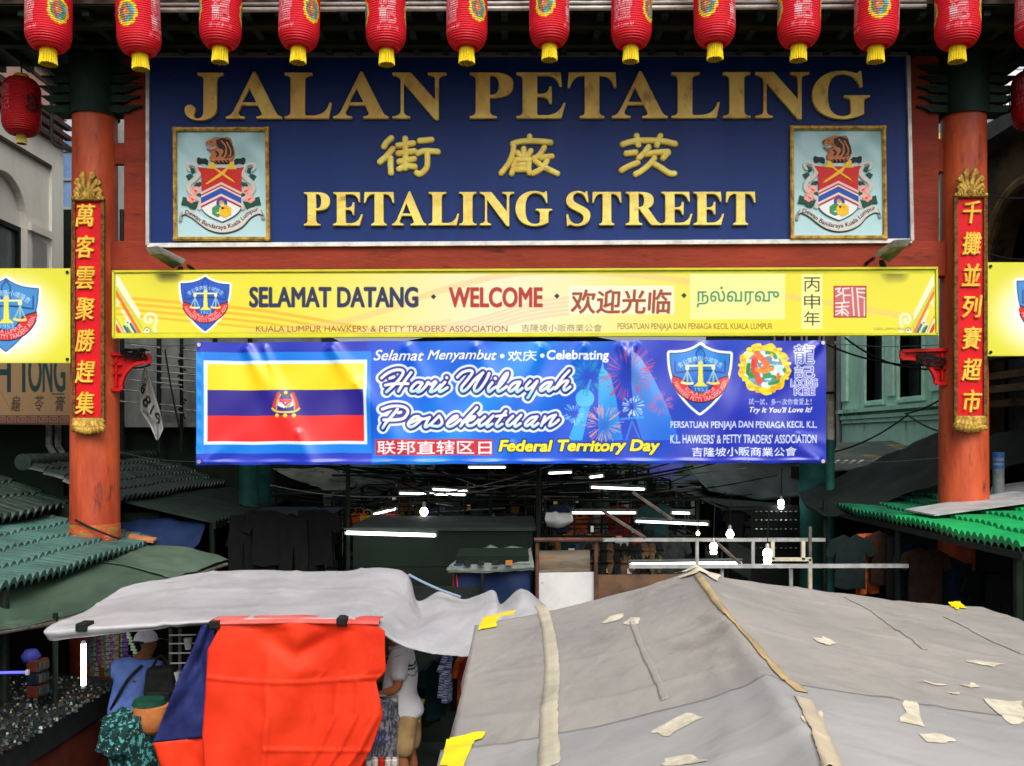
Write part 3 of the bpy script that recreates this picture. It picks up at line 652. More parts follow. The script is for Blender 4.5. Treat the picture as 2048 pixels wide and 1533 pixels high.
# ================================================================ floodlights under the board
for i, lab in enumerate(("grey floodlight on the left end of the red lintel, above the yellow board", "grey floodlight on the right end of the red lintel, above the yellow board")):
    q = ((288, 494, 13.3), (316, 491, 13.15), (374, 520, 13.5), (348, 531, 13.72)) if i == 0 else ((1826, 477, 13.3), (1788, 479, 13.15), (1750, 505, 13.5), (1778, 520, 13.72))
    t = thing("floodlight", P(q[3][0], q[3][1], 13.72), lab, "floodlight", "floodlights over the welcome board")
    T_ = [P(*a) for a in q]; cen = (T_[0] + T_[1] + T_[2] + T_[3]) / 4; dn = Vector((0, .03, -.075))
    o = MB().hexa([cen + (p - cen) * .82 + dn for p in T_] + T_).build("housing", M("lamp_casing", (176, 176, 168), (130, 130, 124), 6, rough=.4, metal=.2), t); bevel(o, .018)
    MB().hexa([cen + (p - cen) * .7 + dn * 1.12 for p in T_] + [cen + (p - cen) * .7 + dn * .99 for p in T_]).build("glass", M("lamp_glass", (104, 112, 92), (80, 88, 74), 5, rough=.15), t)
    MB().bar(T_[2].lerp(T_[3], .5) + dn, Vector((T_[3].x, 13.87, T_[3].z - .1)), .06).bar(T_[2] + dn, Vector((T_[2].x, 13.87, T_[2].z - .1)), .035).build("arm", m_black, t)

# ================================================================ welcome board (printed light box)
YW = 13.58
wb = thing("sign_board", P(1050, 678, 13.7), "long yellow board with welcome greetings in four scripts above the blue banner", "sign")
q4 = [(225, 541), (1875, 534), (1877, 671), (225, 678)]
def corner(u, v): return (q4[0][0] * (1 - u) + q4[1][0] * u) * (1 - v) + (q4[3][0] * (1 - u) + q4[2][0] * u) * v, (q4[0][1] * (1 - u) + q4[1][1] * u) * (1 - v) + (q4[3][1] * (1 - u) + q4[2][1] * u) * v
cw = Canvas(232, 547, 1638, 118, (226, 220, 60), ss=3)
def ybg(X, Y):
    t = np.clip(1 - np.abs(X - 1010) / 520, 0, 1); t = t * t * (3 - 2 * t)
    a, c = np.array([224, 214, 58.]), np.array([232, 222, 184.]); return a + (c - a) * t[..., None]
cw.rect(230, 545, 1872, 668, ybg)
for k in range(4): cw.stroke(cr2([(228, 594 + 11 * k), (400, 608 + 12 * k), (560, 626 + 12 * k), (760, 662 + 14 * k)]), 3.2 - .3 * k, (226, 172, 52), .85)
cw.stroke(cr2([(480, 668), (700, 640), (900, 575), (1050, 545), (1250, 548), (1500, 580), (1860, 640)]), 6, (232, 186, 128), .5)
for k in range(5): cw.stroke(cr2([(760, 672 + 6 * k), (940, 640 + 7 * k), (1060, 606 + 8 * k), (1180, 590 + 8 * k)]), 2.6, (232, 190, 160), .6)
for k in range(3): cw.stroke(cr2([(600, 690), (760, 660 - 3 * k), (900, 640 + 10 * k)]), 3, (234, 196, 150), .5)
def orn(mx):
    T = lambda p: (lambda x, y: (x, y) if not mx else (1867 - (x - 232) * .82, 668 - (668 - y) * .98))(220 + p[0] / 9.58, 530 + p[1] / 9.58)
    TT = lambda ps: [T(p_) for p_ in ps]; wh = (232, 230, 196)
    cw.poly(TT([(100, 150), (180, 230), (590, 930), (560, 1040), (110, 380)]), wh); cw.stroke(TT([(112, 420), (610, 1190)]), 3, (190, 196, 80), .8)
    cw.poly(TT([(95, 470), (140, 500), (640, 1360), (570, 1360), (95, 540)]), (226, 112, 40)); cw.poly(TT([(190, 830), (270, 850), (560, 1350), (250, 1350), (300, 1050)]), wh, .8)
    cw.stroke(TT([(100, 640), (180, 720), (120, 760)]), 3, wh, .7); cw.stroke(TT([(390, 1120), (530, 1350)]), 2.4, (40, 90, 150)); cw.stroke(TT([(320, 1175), (430, 1350)]), 3.6, (190, 214, 130)); cw.stroke(TT([(330, 1190), (425, 1350)]), 1.4, (70, 130, 30)); cw.stroke(TT([(275, 1170), (375, 1350)]), 2.4, (44, 92, 140))
    cw.stroke(TT([(95, 980), (300, 1350)]), 1.2, (190, 130, 60)); cw.stroke(TT([(95, 1040), (260, 1350)]), 2.6, (240, 222, 160)); cw.poly(TT([(95, 1105), (130, 1130), (260, 1360), (185, 1360), (95, 1215)]), (206, 46, 52))
    cw.stroke(TT(cr2([(760, 1020), (800, 1070), (720, 1100), (660, 1020), (740, 930), (860, 960), (890, 1080), (850, 1200), (920, 1360)])), 3, wh, .9); cw.disc(*T((340, 1090)), 5, (225, 228, 200)); cw.disc(*T((340, 1100)), 2, (70, 110, 110)); cw.disc(*T((705, 1260)), 7, (236, 232, 200)); cw.disc(*T((710, 1245)), 1.6, (40, 40, 60)); cw.stroke(TT(cr2([(640, 1250), (700, 1190), (780, 1240), (740, 1320)])), .8, (120, 130, 60))
orn(False); orn(True)
shield(cw, 410.6, 550.2, 1 / 11.79)
dark = (34, 40, 76)
sh_ = (1.2, 1.2, (180, 170, 120), .6)
cw.text("SELAMAT DATANG", 500, 574.5, 835, 613, dark, .038, shadow=sh_); cw.text("WELCOME", 899, 575, 1084, 613, (168, 42, 42), .038, shadow=sh_)
for x, y in ((867, 593), (1114, 591.5), (1368, 590.5)): cw.poly([(x - 5.5, y), (x, y - 5.5), (x + 5.5, y), (x, y + 5.5)], (26, 40, 40))
cw.rect(1138, 571, 1348, 628, (238, 234, 200)); cw.text("欢迎光临", 1143, 579, 1341, 626, (150, 62, 42), .022, shear=.06, shadow=sh_)
cw.rect(1380, 545, 1570, 638, (234, 232, 148)); cw.text("நல்வரவு", 1394, 573, 1558, 614, (56, 134, 92), .012)
cw.rect(1603, 548, 1645, 657, (236, 234, 146))
for i, ch in enumerate("丙申年"): cw.text(ch, 1608, 554 + i * 34, 1640, 583 + i * 34, (44, 46, 40), .002)
cw.rect(1667, 571, 1733, 635, (164, 34, 40)); cw.rect(1669.5, 573, 1730.5, 632.5, (214, 150, 150), .55)
for a in ([(1671, 578), (1680, 576), (1676, 583), (1684, 586), (1672, 592)], [(1686, 577), (1698, 576)], [(1688, 590), (1700, 590)], [(1686, 577), (1688, 605)], [(1671, 606), (1698, 604)], [(1684, 606), (1684, 630)], [(1672, 614), (1697, 612)], [(1672, 622), (1690, 618), (1697, 626)], [(1672, 629), (1684, 622), (1696, 631)], [(1704, 575), (1708, 630)], [(1714, 576), (1718, 632)], [(1717, 577), (1730, 577)], [(1717, 584), (1729, 585)], [(1718, 592), (1730, 596)], [(1729, 600), (1729, 631)]): cw.stroke(a, 1.4, (236, 220, 216))
ol = (118, 84, 30)
cw.text("KUALA LUMPUR HAWKERS' & PETTY TRADERS' ASSOCIATION", 512, 650.5, 1015, 663, ol, .012); cw.text("吉隆坡小贩商業公會", 1043, 648, 1204, 663, (128, 118, 70), .004); cw.text("PERSATUAN PENJAJA DAN PENIAGA KECIL KUALA LUMPUR", 1235, 646, 1545, 661.5, ol, .012); cw.text("DBKL.JPPPN/P0022.2.2015", 1748, 655, 1842, 662, (130, 128, 50))
# soft dark patches at the board's top edge, one near each floodlight
for x, al in ((338, .75), (1790, .5)): cw.stroke([(x - 10, 546), (x + 10, 546)], 13, (60, 60, 30), al, soft=18)
def wpos(X, Y):
    u = (X - 225) / 1651; v = (Y - 541 + u * 7) / 137 if False else (Y - 540) / 138
    yy = Y + 1 - (X - 225) / 1651 * 7 * .0
    return flat(YW - .004)(X, yy - 0 * u)
MB().hexa([P(225, 678, YW), P(1877, 672, YW), P(1877, 672, YW + .16), P(225, 678, YW + .16), P(225, 541, YW), P(1876, 534, YW), P(1876, 534, YW + .16), P(225, 541, YW + .16)]).build("case", m_ycase, wb)
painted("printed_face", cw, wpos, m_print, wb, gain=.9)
b = MB()
for (x0, y0, x1, y1) in ((227, 543.5, 1873, 536.5), (1873, 537, 1874, 670), (1874, 668.5, 227, 675), (227, 675, 227, 543)): b.bar(P(x0, y0, YW - .012), P(x1, y1, YW - .012), .03, .03)
b.build("edge_trim", m_ycase, wb)

# ================================================================ side boards with the shield
def side_board(xa, xb, ya, yb, scx, scy, lab):
    t = thing("sign_board", P((xa + xb) / 2, yb, 13.7), lab, "sign", "shield boards outside the columns")
    MB().hexa([P(xa, yb, 13.6), P(xb, yb, 13.6), P(xb, yb, 13.75), P(xa, yb, 13.75), P(xa, ya, 13.6), P(xb, ya, 13.6), P(xb, ya, 13.75), P(xa, ya, 13.75)]).build("case", m_ycase, t)
    cv = Canvas(xa + 1, ya + 1, xb - xa - 2, yb - ya - 2, (0, 0, 0), ss=3)
    def bgf(X, Y):
        d = np.hypot((X - scx) / 155, (Y - scy - 85) / 120); tt = np.clip((d - .35) / .6, 0, 1); tt = tt * tt * (3 - 2 * tt)
        a, c = np.array([250, 250, 238.]), np.array([220, 216, 56.]); return a + (c - a) * tt[..., None]
    cv.rect(xa - 1, ya - 1, xb + 1, yb + 1, bgf); shield(cv, scx, scy, .1145, tone=((66, 140, 205), (66, 140, 205)))
    painted("printed_face", cv, flat(13.594), m_print, t, gain=.86)
    for x, y in ((xa + 6, ya + 8), (xb - 6, ya + 8), (xa + 6, yb - 8), (xb - 6, yb - 8)): q = P(x, y, 13.59); MB().tube([q, q + Vector((0, -.015, 0))], .022, 10).build("bolt", m_black, t)
side_board(-115, 141, 537, 727, 12, 553, "yellow board with blue scales shield, left of the left column")
side_board(1975, 2232, 525, 713, 2100, 541, "yellow board with blue scales shield, right of the right column")

# ================================================================ couplet plaques
def plaque(x0, x1, yt, yb, chars, ox, lab, sx):
    Y = 13.62; t = thing("couplet_plaque", P((x0 + x1) / 2, yb, Y), lab, "plaque", "couplet plaques on the gate columns")
    MB().hexa([P(x0, yb, Y), P(x1, yb, Y), P(x1, yb, Y + .06), P(x0, yb, Y + .06), P(x0, yt, Y), P(x1, yt, Y), P(x1, yt, Y + .06), P(x0, yt, Y + .06)]).build("panel", m_redp, t)
    b = MB()
    for xa, xb_ in ((x0, x0), (x1, x1)): b.bar(P(xa, yb + 2, Y - .012), P(xb_, yt - 2, Y - .012), .05, .045)
    for y in (yt, yb): b.bar(P(x0 - 3, y, Y - .014), P(x1 + 3, y, Y - .014), .05, .042)
    b.build("border", M("bronze_border", (124, 84, 40), (84, 54, 30), 14, .45, .58, rough=.5, bump=.8, bscale=60, metal=.2), t)
    n = len(chars); h = (yb - yt) / n
    for i, ch in enumerate(chars):
        yy = yt + h * (i + .5); text_solid(ch, ox - 17.5, yy - 22, ox + 17.5, yy + 22, Y - .001, .035, M("plaque_gold", (236, 192, 76), (214, 158, 50), 6, rough=.4, bump=.2), "character", t, bold=.02, shear=.12)
    # cloud crest on top, lotus below
    cxp = (x0 + x1) / 2; b = MB(); A = lambda x, y, d=0: P(cxp + x, y, Y - .02 - d)
    for i, (ang, L) in enumerate(((-62, 30), (-38, 40), (-14, 46), (14, 46), (38, 40), (62, 30))):
        a = R(ang); tip = (math.sin(a) * L * .82, yt - 8 - math.cos(a) * L); b.stroke(crom([A(math.sin(a) * 6, yt - 6), A(tip[0] * .6 - math.cos(a) * 4, (yt - 6 + tip[1]) / 2), A(*tip)], 4), .032, .05); b.stroke(crom([A(*tip), A(tip[0] + 5 * math.copysign(1, ang), tip[1] + 6), A(tip[0] + 1 * math.copysign(1, ang), tip[1] + 9)], 3), .02, .045)
    for x in (-22, -9, 9, 22): b.stroke(crom([A(x - 4, yt - 5, .02), A(x, yt - 14, .02), A(x + 4, yt - 5, .02)], 4), .02, .04)
    b.stroke([A(-30, yt - 3), A(30, yt - 3)], .03, .05); b.build("cloud_crest", m_goldc, t, smooth=50)
    b = MB()
    for r_, n_, L, off in ((0, 7, 20, 6), (1, 8, 14, 14)):
        for k in range(n_):
            f = (k - (n_ - 1) / 2) / (n_ - 1) * 2; x = f * 25
            b.stroke(crom([A(x * .8, yb + off - 2, .01 * r_), A(x * 1.02, yb + off + L * .5 * (1 - .4 * abs(f)), .03), A(x * 1.16, yb + off + L * (1 - .45 * abs(f)), .02 + .01 * r_)], 4), .038, .05)
    b.stroke([A(-26, yb + 5), A(26, yb + 5)], .05, .05); b.build("lotus", m_goldc, t, smooth=50)
plaque(148, 206, 401, 838, "萬客雲聚勝趕集", 172, "red couplet plaque with gilt characters on the left gate column", -1)
plaque(1911, 1970, 394, 834, "千攤並列賽超市", 1942, "red couplet plaque with gilt characters on the right gate column", 1)

# ================================================================ blue banner
YB = 13.5
cb = Canvas(393, 684, 1259, 247, (10, 90, 215), ss=3)
def bbg(X, Y):
    t = np.clip((X - 1080) / 300, 0, 1)[..., None]; a, c = np.array([8, 84, 214.]), np.array([32, 48, 178.]); base = a + (c - a) * t
    for sx, wd, al, sl in ((1010, 60, .75, -.9), (1130, 40, .35, -.9), (850, 55, .3, -.6), (930, 30, .35, -1.1), (1420, 40, .18, -.7)):
        g = np.exp(-((X - sx - (Y - 760) * sl) / wd) ** 2) * al; base = base + (np.array([10, 150, 238.]) - base) * g[..., None]
    return base
cb.rect(390, 680, 1655, 935, bbg)
cb.rect(393, 684, 735, 705, (34, 52, 182)); cb.rect(393, 704, 742, 909, (14, 124, 226)); cb.rect(393, 908, 745, 932, (32, 56, 188)); cb.rect(393, 705, 408, 908, (30, 140, 230))
for k in range(40):
    a = k / 40; cb.rect(735 + a * 90, 684, 735 + (a + .03) * 90, 705, (34, 52, 182), (1 - a) * .5); cb.rect(742 + a * 90, 908, 742 + (a + .03) * 90, 932, (20, 110, 220), .4)
cb.rect(408, 721, 734.5, 890.5, (214, 232, 246)); cb.rect(415.5, 728, 728.5, 780.5, (248, 218, 30)); cb.rect(415.5, 780.5, 728.5, 832, (44, 34, 138)); cb.rect(415.5, 832, 728.5, 884, (234, 44, 44))
ax_, ay_ = 572, 806
cb.poly([(556, 812), (558, 800), (586, 800), (588, 812), (580, 816), (564, 816)], (230, 230, 225)); cb.poly([(560, 799), (584, 799), (585, 806), (559, 806)], (214, 50, 50)); cb.poly([(560, 806), (570, 806), (570, 818), (563, 814)], (240, 240, 235)); cb.poly([(574, 806), (584, 806), (582, 814), (574, 818)], (150, 170, 80)); cb.stroke([(566, 805), (572, 812), (578, 805)], 2, (180, 40, 90))
for s in (-1, 1):
    cb.stroke(cr2([(ax_ + s * 14, 788), (ax_ + s * 18, 798), (ax_ + s * 22, 808), (ax_ + s * 24, 818)]), 3.6, (196, 60, 50)); cb.stroke(cr2([(ax_ + s * 10, 790), (ax_ + s * 17, 806), (ax_ + s * 18, 820)]), 1.6, (214, 150, 110)); cb.stroke(cr2([(ax_ + s * 27, 818), (ax_ + s * 18, 824), (ax_, 826)]), 2, (236, 200, 60)); cb.disc(ax_ + s * 17, 832, 4, (248, 214, 50))
cb.disc(ax_, 832.5, 4, (248, 214, 50)); cb.stroke(cr2([(ax_ - 6, 786), (ax_, 792), (ax_ + 6, 786)]), 2.2, (60, 60, 40)); cb.disc(ax_, 786, 3.4, (236, 200, 50))
# skyline and fireworks
tc = (58, 176, 236)
cb.poly([(1206, 724), (1208, 738), (1220, 752), (1232, 800), (1240, 850), (1246, 884), (1196, 884), (1196, 800), (1198, 752)], lambda X, Y: np.array([70, 185, 240.]) + (np.array([20, 120, 225.]) - np.array([70, 185, 240.])) * np.clip((Y - 730) / 150, 0, 1)[..., None])
cb.poly([(1264, 688), (1265, 706), (1280, 718), (1306, 758), (1332, 812), (1350, 860), (1358, 884), (1284, 884), (1268, 830), (1262, 770), (1261, 716)], lambda X, Y: np.array([110, 170, 235.]) + (np.array([34, 110, 222.]) - np.array([110, 170, 235.])) * np.clip((Y - 700) / 170, 0, 1)[..., None])
cb.stroke([(1181, 762), (1174, 785)], 2.5, tc, .8); cb.disc(1170, 799, 18.5, (70, 180, 236)); cb.poly([(1162, 815), (1180, 815), (1164, 884), (1136, 884)], (40, 160, 235)); cb.stroke([(1242, 842), (1286, 838)], 2.4, tc, .6); cb.stroke([(1252, 884), (1264, 846), (1280, 884)], 1.6, tc, .5)
rs = random.Random(5)
for fx, fy, r, col, n in ((1255, 750, 60, (206, 66, 120), 70), (1176, 755, 40, (20, 150, 190), 56), (1148, 831, 24, (120, 200, 240), 46), (1266, 817, 24, (190, 226, 245), 46), (1207, 852, 42, (226, 150, 150), 60), (1320, 812, 26, (190, 90, 150), 40)):
    for k in range(n):
        a = rs.random() * 6.283; d0 = r * (.25 + .35 * rs.random()); d1 = r * (.6 + .4 * rs.random()); cb.stroke([(fx + d0 * math.cos(a), fy + d0 * math.sin(a)), (fx + d1 * math.cos(a), fy + d1 * math.sin(a))], [.4, 1.0], col, .8)
    cb.disc(fx, fy, r * .3, (40, 40, 150), .25, soft=r * .4)
wt = (238, 242, 250)
cb.text("Selamat", 750, 702, 847, 723, wt, .02, shear=.35, shadow=(1, 1, (20, 40, 120), .7)); cb.text("Menyambut", 857, 702, 992, 727, wt, .02, shear=.35, shadow=(1, 1, (20, 40, 120), .7))
cb.disc(1004.5, 713, 4.5, wt); cb.text("欢庆", 1016, 702, 1073, 723, wt, .02); cb.disc(1084.5, 712.5, 4.5, wt); cb.text("Celebrating", 1094, 702, 1217, 726, wt, .035, shear=.05)
Z1 = [[(170,500),(240,440),(340,390),(440,378),(485,410),(440,500),(350,600),(240,705)],[(600,415),(520,520),(455,620),(412,695)],[(225,605),(340,585),(555,578)],[(290,505),(350,480)],
 [(760,562),(680,562),(605,640),(602,690),(680,668),(765,575)],[(760,575),(715,650),(695,700),(760,672),(835,590)],[(825,600),(850,560),(890,590),(950,548)],[(965,560),(900,650),(885,700),(960,672),(1030,600)],[(1095,560),(1020,650),(1025,700),(1130,640)],[(1118,492),(1122,496)],
 [(1275,490),(1350,420),(1450,390),(1495,405),(1480,450),(1400,555),(1335,640),(1350,695),(1420,655),(1540,510),(1650,420)],[(1650,420),(1560,560),(1520,650),(1550,695),(1620,640),(1700,520),(1740,430)],
 [(1785,565),(1730,640),(1740,700),(1810,645),(1890,610)],[(1828,500),(1834,504)],[(1890,620),(1980,500),(2010,420),(1960,460),(1880,600),(1870,690),(1930,668),(1995,620)],
 [(2190,552),(2100,570),(2030,650),(2050,692),(2110,652),(2185,568)],[(2185,568),(2145,650),(2152,700),(2225,645)],[(2340,540),(2280,610),(2290,662),(2360,622),(2440,540)],[(2440,540),(2380,650),(2320,760),(2300,782)],[(2650,560),(2570,572),(2490,640),(2500,682),(2560,650),(2645,578)],[(2645,578),(2602,650),(2612,692),(2685,638)],
 [(2910,390),(2810,500),(2700,662)],[(2715,655),(2810,560),(2890,545),(2830,640),(2850,682),(2925,625)],
 [(185,955),(280,920),(400,908),(510,930),(552,990),(500,1080),(390,1112),(205,1112)],[(400,955),(320,1060),(240,1150),(190,1230)],[(410,1010),(450,1000)],
 [(585,1155),(690,1100),(712,1060),(640,1070),(562,1160),(580,1212),(650,1190),(745,1105)],[(740,1085),(790,1092),(870,1070)],[(870,1070),(822,1150),(805,1212),(885,1170),(1010,1052)],[(1010,1052),(1042,1100),(1050,1165),(990,1205),(895,1190)],[(1150,1160),(1262,1090),(1270,1058),(1210,1080),(1130,1170),(1152,1212),(1222,1190),(1320,1110)],
 [(1562,930),(1440,1060),(1322,1205)],[(1345,1150),(1440,1080),(1530,1062),(1480,1112),(1385,1132)],[(1420,1132),(1425,1192),(1500,1188),(1590,1110)],
 [(1680,1062),(1600,1140),(1602,1202),(1682,1160),(1800,1052)],[(1800,1052),(1720,1150),(1712,1212),(1785,1168)],[(1985,985),(1890,1110),(1842,1180),(1862,1212),(1930,1172)],[(1845,1058),(1985,1040)],
 [(2085,1058),(2000,1150),(2022,1202),(2100,1142),(2205,1042)],[(2205,1042),(2120,1150),(2122,1212),(2195,1165)],[(2442,1062),(2350,1082),(2270,1160),(2282,1202),(2350,1160),(2425,1090)],[(2425,1090),(2370,1160),(2382,1212),(2455,1160)],[(2555,1062),(2500,1195)],[(2510,1170),(2620,1072),(2712,1040)],[(2712,1040),(2640,1140),(2622,1202),(2695,1168),(2755,1115)]]
ST = [[(740 + x / 7.3, 690 + y / 7.3) for x, y in (cr2(s, 5) if len(s) > 2 else s)] for s in Z1]
for s in ST: cb.stroke(s, 11.8, (222, 236, 250))
for s in ST: cb.stroke([(x, y - .4) for x, y in s], 6.9, (44, 50, 160))
for s in ST: cb.stroke([(x + .8, y + 2.6) for x, y in s], 5.0, (24, 32, 120))
for s in ST:
    y0_ = 788 if s[0][1] < 795 else 860
    cb.stroke(s, 2.9, lambda X, Y, y0_=y0_: np.array([240, 240, 248.]) + (np.array([140, 222, 244.]) - np.array([240, 240, 248.])) * np.clip((Y - y0_ + 12) / 14, 0, 1)[..., None])
cb.rect(751, 881, 985.5, 913, (196, 38, 50)); cb.text("联邦直辖区日", 755, 884, 983, 911, (246, 240, 246), .02)
cb.text("Federal Territory Day", 1000, 884, 1317, 912, (250, 232, 40), .045, shear=.22, outline=[(2.6, (24, 40, 120))])
shield(cb, 1400.5, 690, .1057, tone=((24, 140, 222), (20, 70, 190)))
mk_dragon(cb, 1528, 741, 50, 1.0, 3)
for ch, a in (("龍", (1588, 692, 1628, 731)), ("記", (1588, 735, 1628, 759))): cb.text(ch, *a, (70, 84, 190), .0, outline=[(1.7, (224, 228, 244))])
cb.text("LOONG", 1581, 762, 1634, 777, (60, 70, 180), -.004, outline=[(1.6, (226, 230, 246))]); cb.text("KEE", 1588, 780, 1629, 794, (60, 70, 180), -.004, outline=[(1.6, (226, 230, 246))])
cb.text("試一試，多一次你會愛上！", 1497, 801, 1622, 814, (232, 236, 246), .02); cb.text("Try It You'll Love It!", 1497, 818, 1622, 832, (232, 236, 246), .03, shear=.3)
cb.text("PERSATUAN PENJAJA DAN PENIAGA KECIL K.L.", 1341, 847, 1634, 864, (206, 216, 244), .03); cb.text("K.L. HAWKERS' & PETTY TRADERS' ASSOCIATION", 1341, 873.5, 1633, 891, (206, 216, 244), .03); cb.text("吉隆坡小販商業公會", 1384, 899, 1592, 917, (226, 232, 248), .02)
def bpos(X, Z):
    u = (X - 393) / 1259; v = (Z - 684) / 247; y = np.full(len(X), YB)
    Zc = Z - (X - 393) / 1259 * 4 + 2.2 * np.sin(u * 14) * (1 - v) * .5
    Z2 = Zc + (1 - np.abs(2 * ((u * 7) % 1) - 1)) * 1.6 * (1 - v) - 1.4 * (1 - np.abs(2 * ((u * 11) % 1) - 1)) * v   # scalloped between eyelets
    d = np.zeros(len(X))
    for cx_, cy_, ang, wd, am, ln_ in ((.075, 0, 62, 26, .035, 260), (.105, 0, 70, 18, .02, 220), (.21, 0, 58, 30, .035, 280), (.25, .3, 55, 22, .02, 220), (.33, 0, 64, 28, .022, 240), (.44, 0, 66, 24, .02, 160), (.55, 0, 115, 30, .03, 240), (.62, 0, 128, 22, .026, 200), (.67, 0, 60, 22, .03, 160), (.70, 0, 120, 24, .028, 220), (.80, 0, 72, 26, .02, 220), (.88, .1, 110, 28, .022, 260), (.995, 0, 140, 22, .03, 150), (.995, 1, 215, 26, .03, 150), (.005, 1, -35, 24, .02, 150), (.95, .75, 20, 10, .014, 70), (.16, .7, 68, 18, .018, 130), (.5, .8, 75, 18, .012, 110)):
        a = R(ang); dx = (X - 393 - cx_ * 1259); dz = Z - 684 - cy_ * 247; al = dx * math.cos(a) + dz * math.sin(a); ac = -dx * math.sin(a) + dz * math.cos(a)
        wv = wd * (.35 + np.clip(al, 0, ln_) / ln_); d += 1.7 * am * np.exp(-(ac / wv) ** 2) * np.clip(al / 12, 0, 1) * np.exp(-np.clip(al, 0, 999) / ln_)
    d += .014 * np.sin(X * .021 + .6 * np.sin(Z * .03)) + .008 * np.sin(X * .05 + Z * .035)
    d += .02 * np.exp(-((Z - 926) / 4) ** 2) * (.6 + .4 * np.sin(X * .06)) + .004 * np.exp(-((X - 399) / 4) ** 2) * np.sin(Z * .2)
    y = y - d
    return np.stack([(X - CX) * YB / F, y, H0 - (Z2 - CY) * YB / F], 1)
bn = painted("banner", cb, bpos, m_pvc, gain=.86)
tag(bn, "blue vinyl banner with striped flag and white script, slung below the yellow board", "banner")
for px, py in ((398, 690), (1646, 686), (398, 924), (1646, 923)):
    q = P(px, py, YB - .03); MB().tube([q, q + Vector((0, -.008, 0))], .028, 12).build("eyelet", m_alu, bn)
for (a, c_) in (((398, 690), (236, 684)), ((398, 924), (240, 905)), ((1646, 686), (1884, 690)), ((1646, 923), (1886, 915))):
    A, B = P(*a, YB - .02), P(*c_, 13.75); mid = A.lerp(B, .5) - Vector((0, 0, .04)); MB().tube(crom([A, mid, B], 5), .005, 6).build("cord", M("grey_cord", (40, 44, 44), None, rough=.8), bn)

# ================================================================ lanterns
cl_ = Canvas(0, 0, 360, 100, (224, 28, 44), ss=4)
for cxd in (90, 270):
    sub = Canvas(cxd - 40, 20, 80, 60, (0, 0, 0), ss=4)
    # disc painted with x stretched: lantern degrees are narrower than height units
    class Wrap:
        def __init__(s, c): s.c = c
        def m(s, pts): return [(cxd + (x - cxd) * 1.0, y) for x, y in pts]
    mk = Canvas(-60, -60, 120, 120, (0, 0, 0), ss=2)
    mk.a[:] = (224, 28, 44); mk_dragon(mk, 0, 0, 52, 1.0, 4)
    X, Y = cl_.xy((0, cl_.W, 0, cl_.H)); ix = ((X - cxd) / 33 * 60 + 60) * 2; iy = ((Y - 54) / 20 * 60 + 60) * 2
    ok = (ix >= 0) & (ix < mk.W) & (iy >= 0) & (iy < mk.H); cl_.a[ok] = mk.a[iy[ok].astype(int), ix[ok].astype(int)]
lw = (240, 226, 228)
for cxd, chs in ((180, "龍記"), (0, "大吉"), (360, "大吉")):
    if cxd == 180:
        cl_.text("龍", 156, 24, 204, 48, (206, 60, 70), 0, outline=[(1.2, lw)]); cl_.text("記", 156, 51, 204, 72, (206, 60, 70), 0, outline=[(1.2, lw)]); cl_.text("試一試多一次", 148, 76, 212, 82, lw, .02)
    else:
        cl_.text("LOONG", cxd - 28, 40, cxd + 28, 55, (206, 60, 70), 0, outline=[(1.1, lw)]); cl_.text("KEE", cxd - 24, 58, cxd + 24, 71, (206, 60, 70), 0, outline=[(1.1, lw)]); cl_.text("Try It Love It!", cxd - 34, 76, cxd + 34, 83, lw, .02, shear=.2)
def lantern_r(v):      # profile radius (0 top, 1 bottom)
    t = np.clip(v, 0, 1); e = np.clip(np.minimum(t, 1 - t) / .24, 0, 1); return .10 + .165 * np.sqrt(np.clip(1 - (1 - e) ** 2.1, 0, 1))
def lpos(h, o, rad=1.0):
    def pos(X, Y):
        a = np.radians(X) ; v = Y / 100; r = lantern_r(v) * rad
        return np.stack([o.x + r * np.sin(a - math.pi), o.y - r * np.cos(a - math.pi), o.z - v * h], 1)
    return pos
m_lan = M("lantern_cloth", None, attr="print", rough=.5, spec=.25, trans=.25, wave=("Z", 11, .55))
m_fr = M("yellow_fringe", (236, 216, 40), (206, 170, 30), 30, rough=.7, stretch=(3, 3, .1))
m_cap = M("lantern_cap", (226, 190, 50), (190, 140, 40), 10, rough=.4)
YLn = 12.02; HL = .95
def tassel(o, zb, s=1.0):
    b = MB(); n = 48
    for (r, z, amp) in ((.075, .02, 0), (.098, 0, 0), (.098, -.03, .004), (.092, -.05, .006), (.096, -.12, .008), (.098, -.175, .01)):
        for k in range(n):
            a = 2 * math.pi * k / n; rr = (r + amp * (1 if k % 2 else -1)) * s; b.v.append((o.x + rr * math.cos(a), o.y + rr * math.sin(a), zb + z * s - (.012 * s * ((k * 7) % 5) / 5 if z < -.17 else 0)))
    for i in range(5):
        for k in range(n): k2 = (k + 1) % n; b.face([i * n + k2, i * n + k, (i + 1) * n + k, (i + 1) * n + k2])
    return b
o0 = P(934, 100, YLn) + Vector((0, 0, HL)); root = thing("red_lantern", o0, "", "lantern", "red lanterns along the eave")
painted("body", cl_, lpos(HL, o0), m_lan, root, k=6)
tassel(o0, o0.z - HL + .01).build("tassel", m_fr, root, smooth=30)
MB().lathe([(.1, -.01), (.105, .03), (.09, .05), (.02, .055), (.02, .07)], o0, 32).build("cap", m_cap, root, smooth=40)
MB().tube([o0 + Vector((0, 0, .06)), o0 + Vector((0, .2, .42))], .006, 6).build("cord", m_black, root)
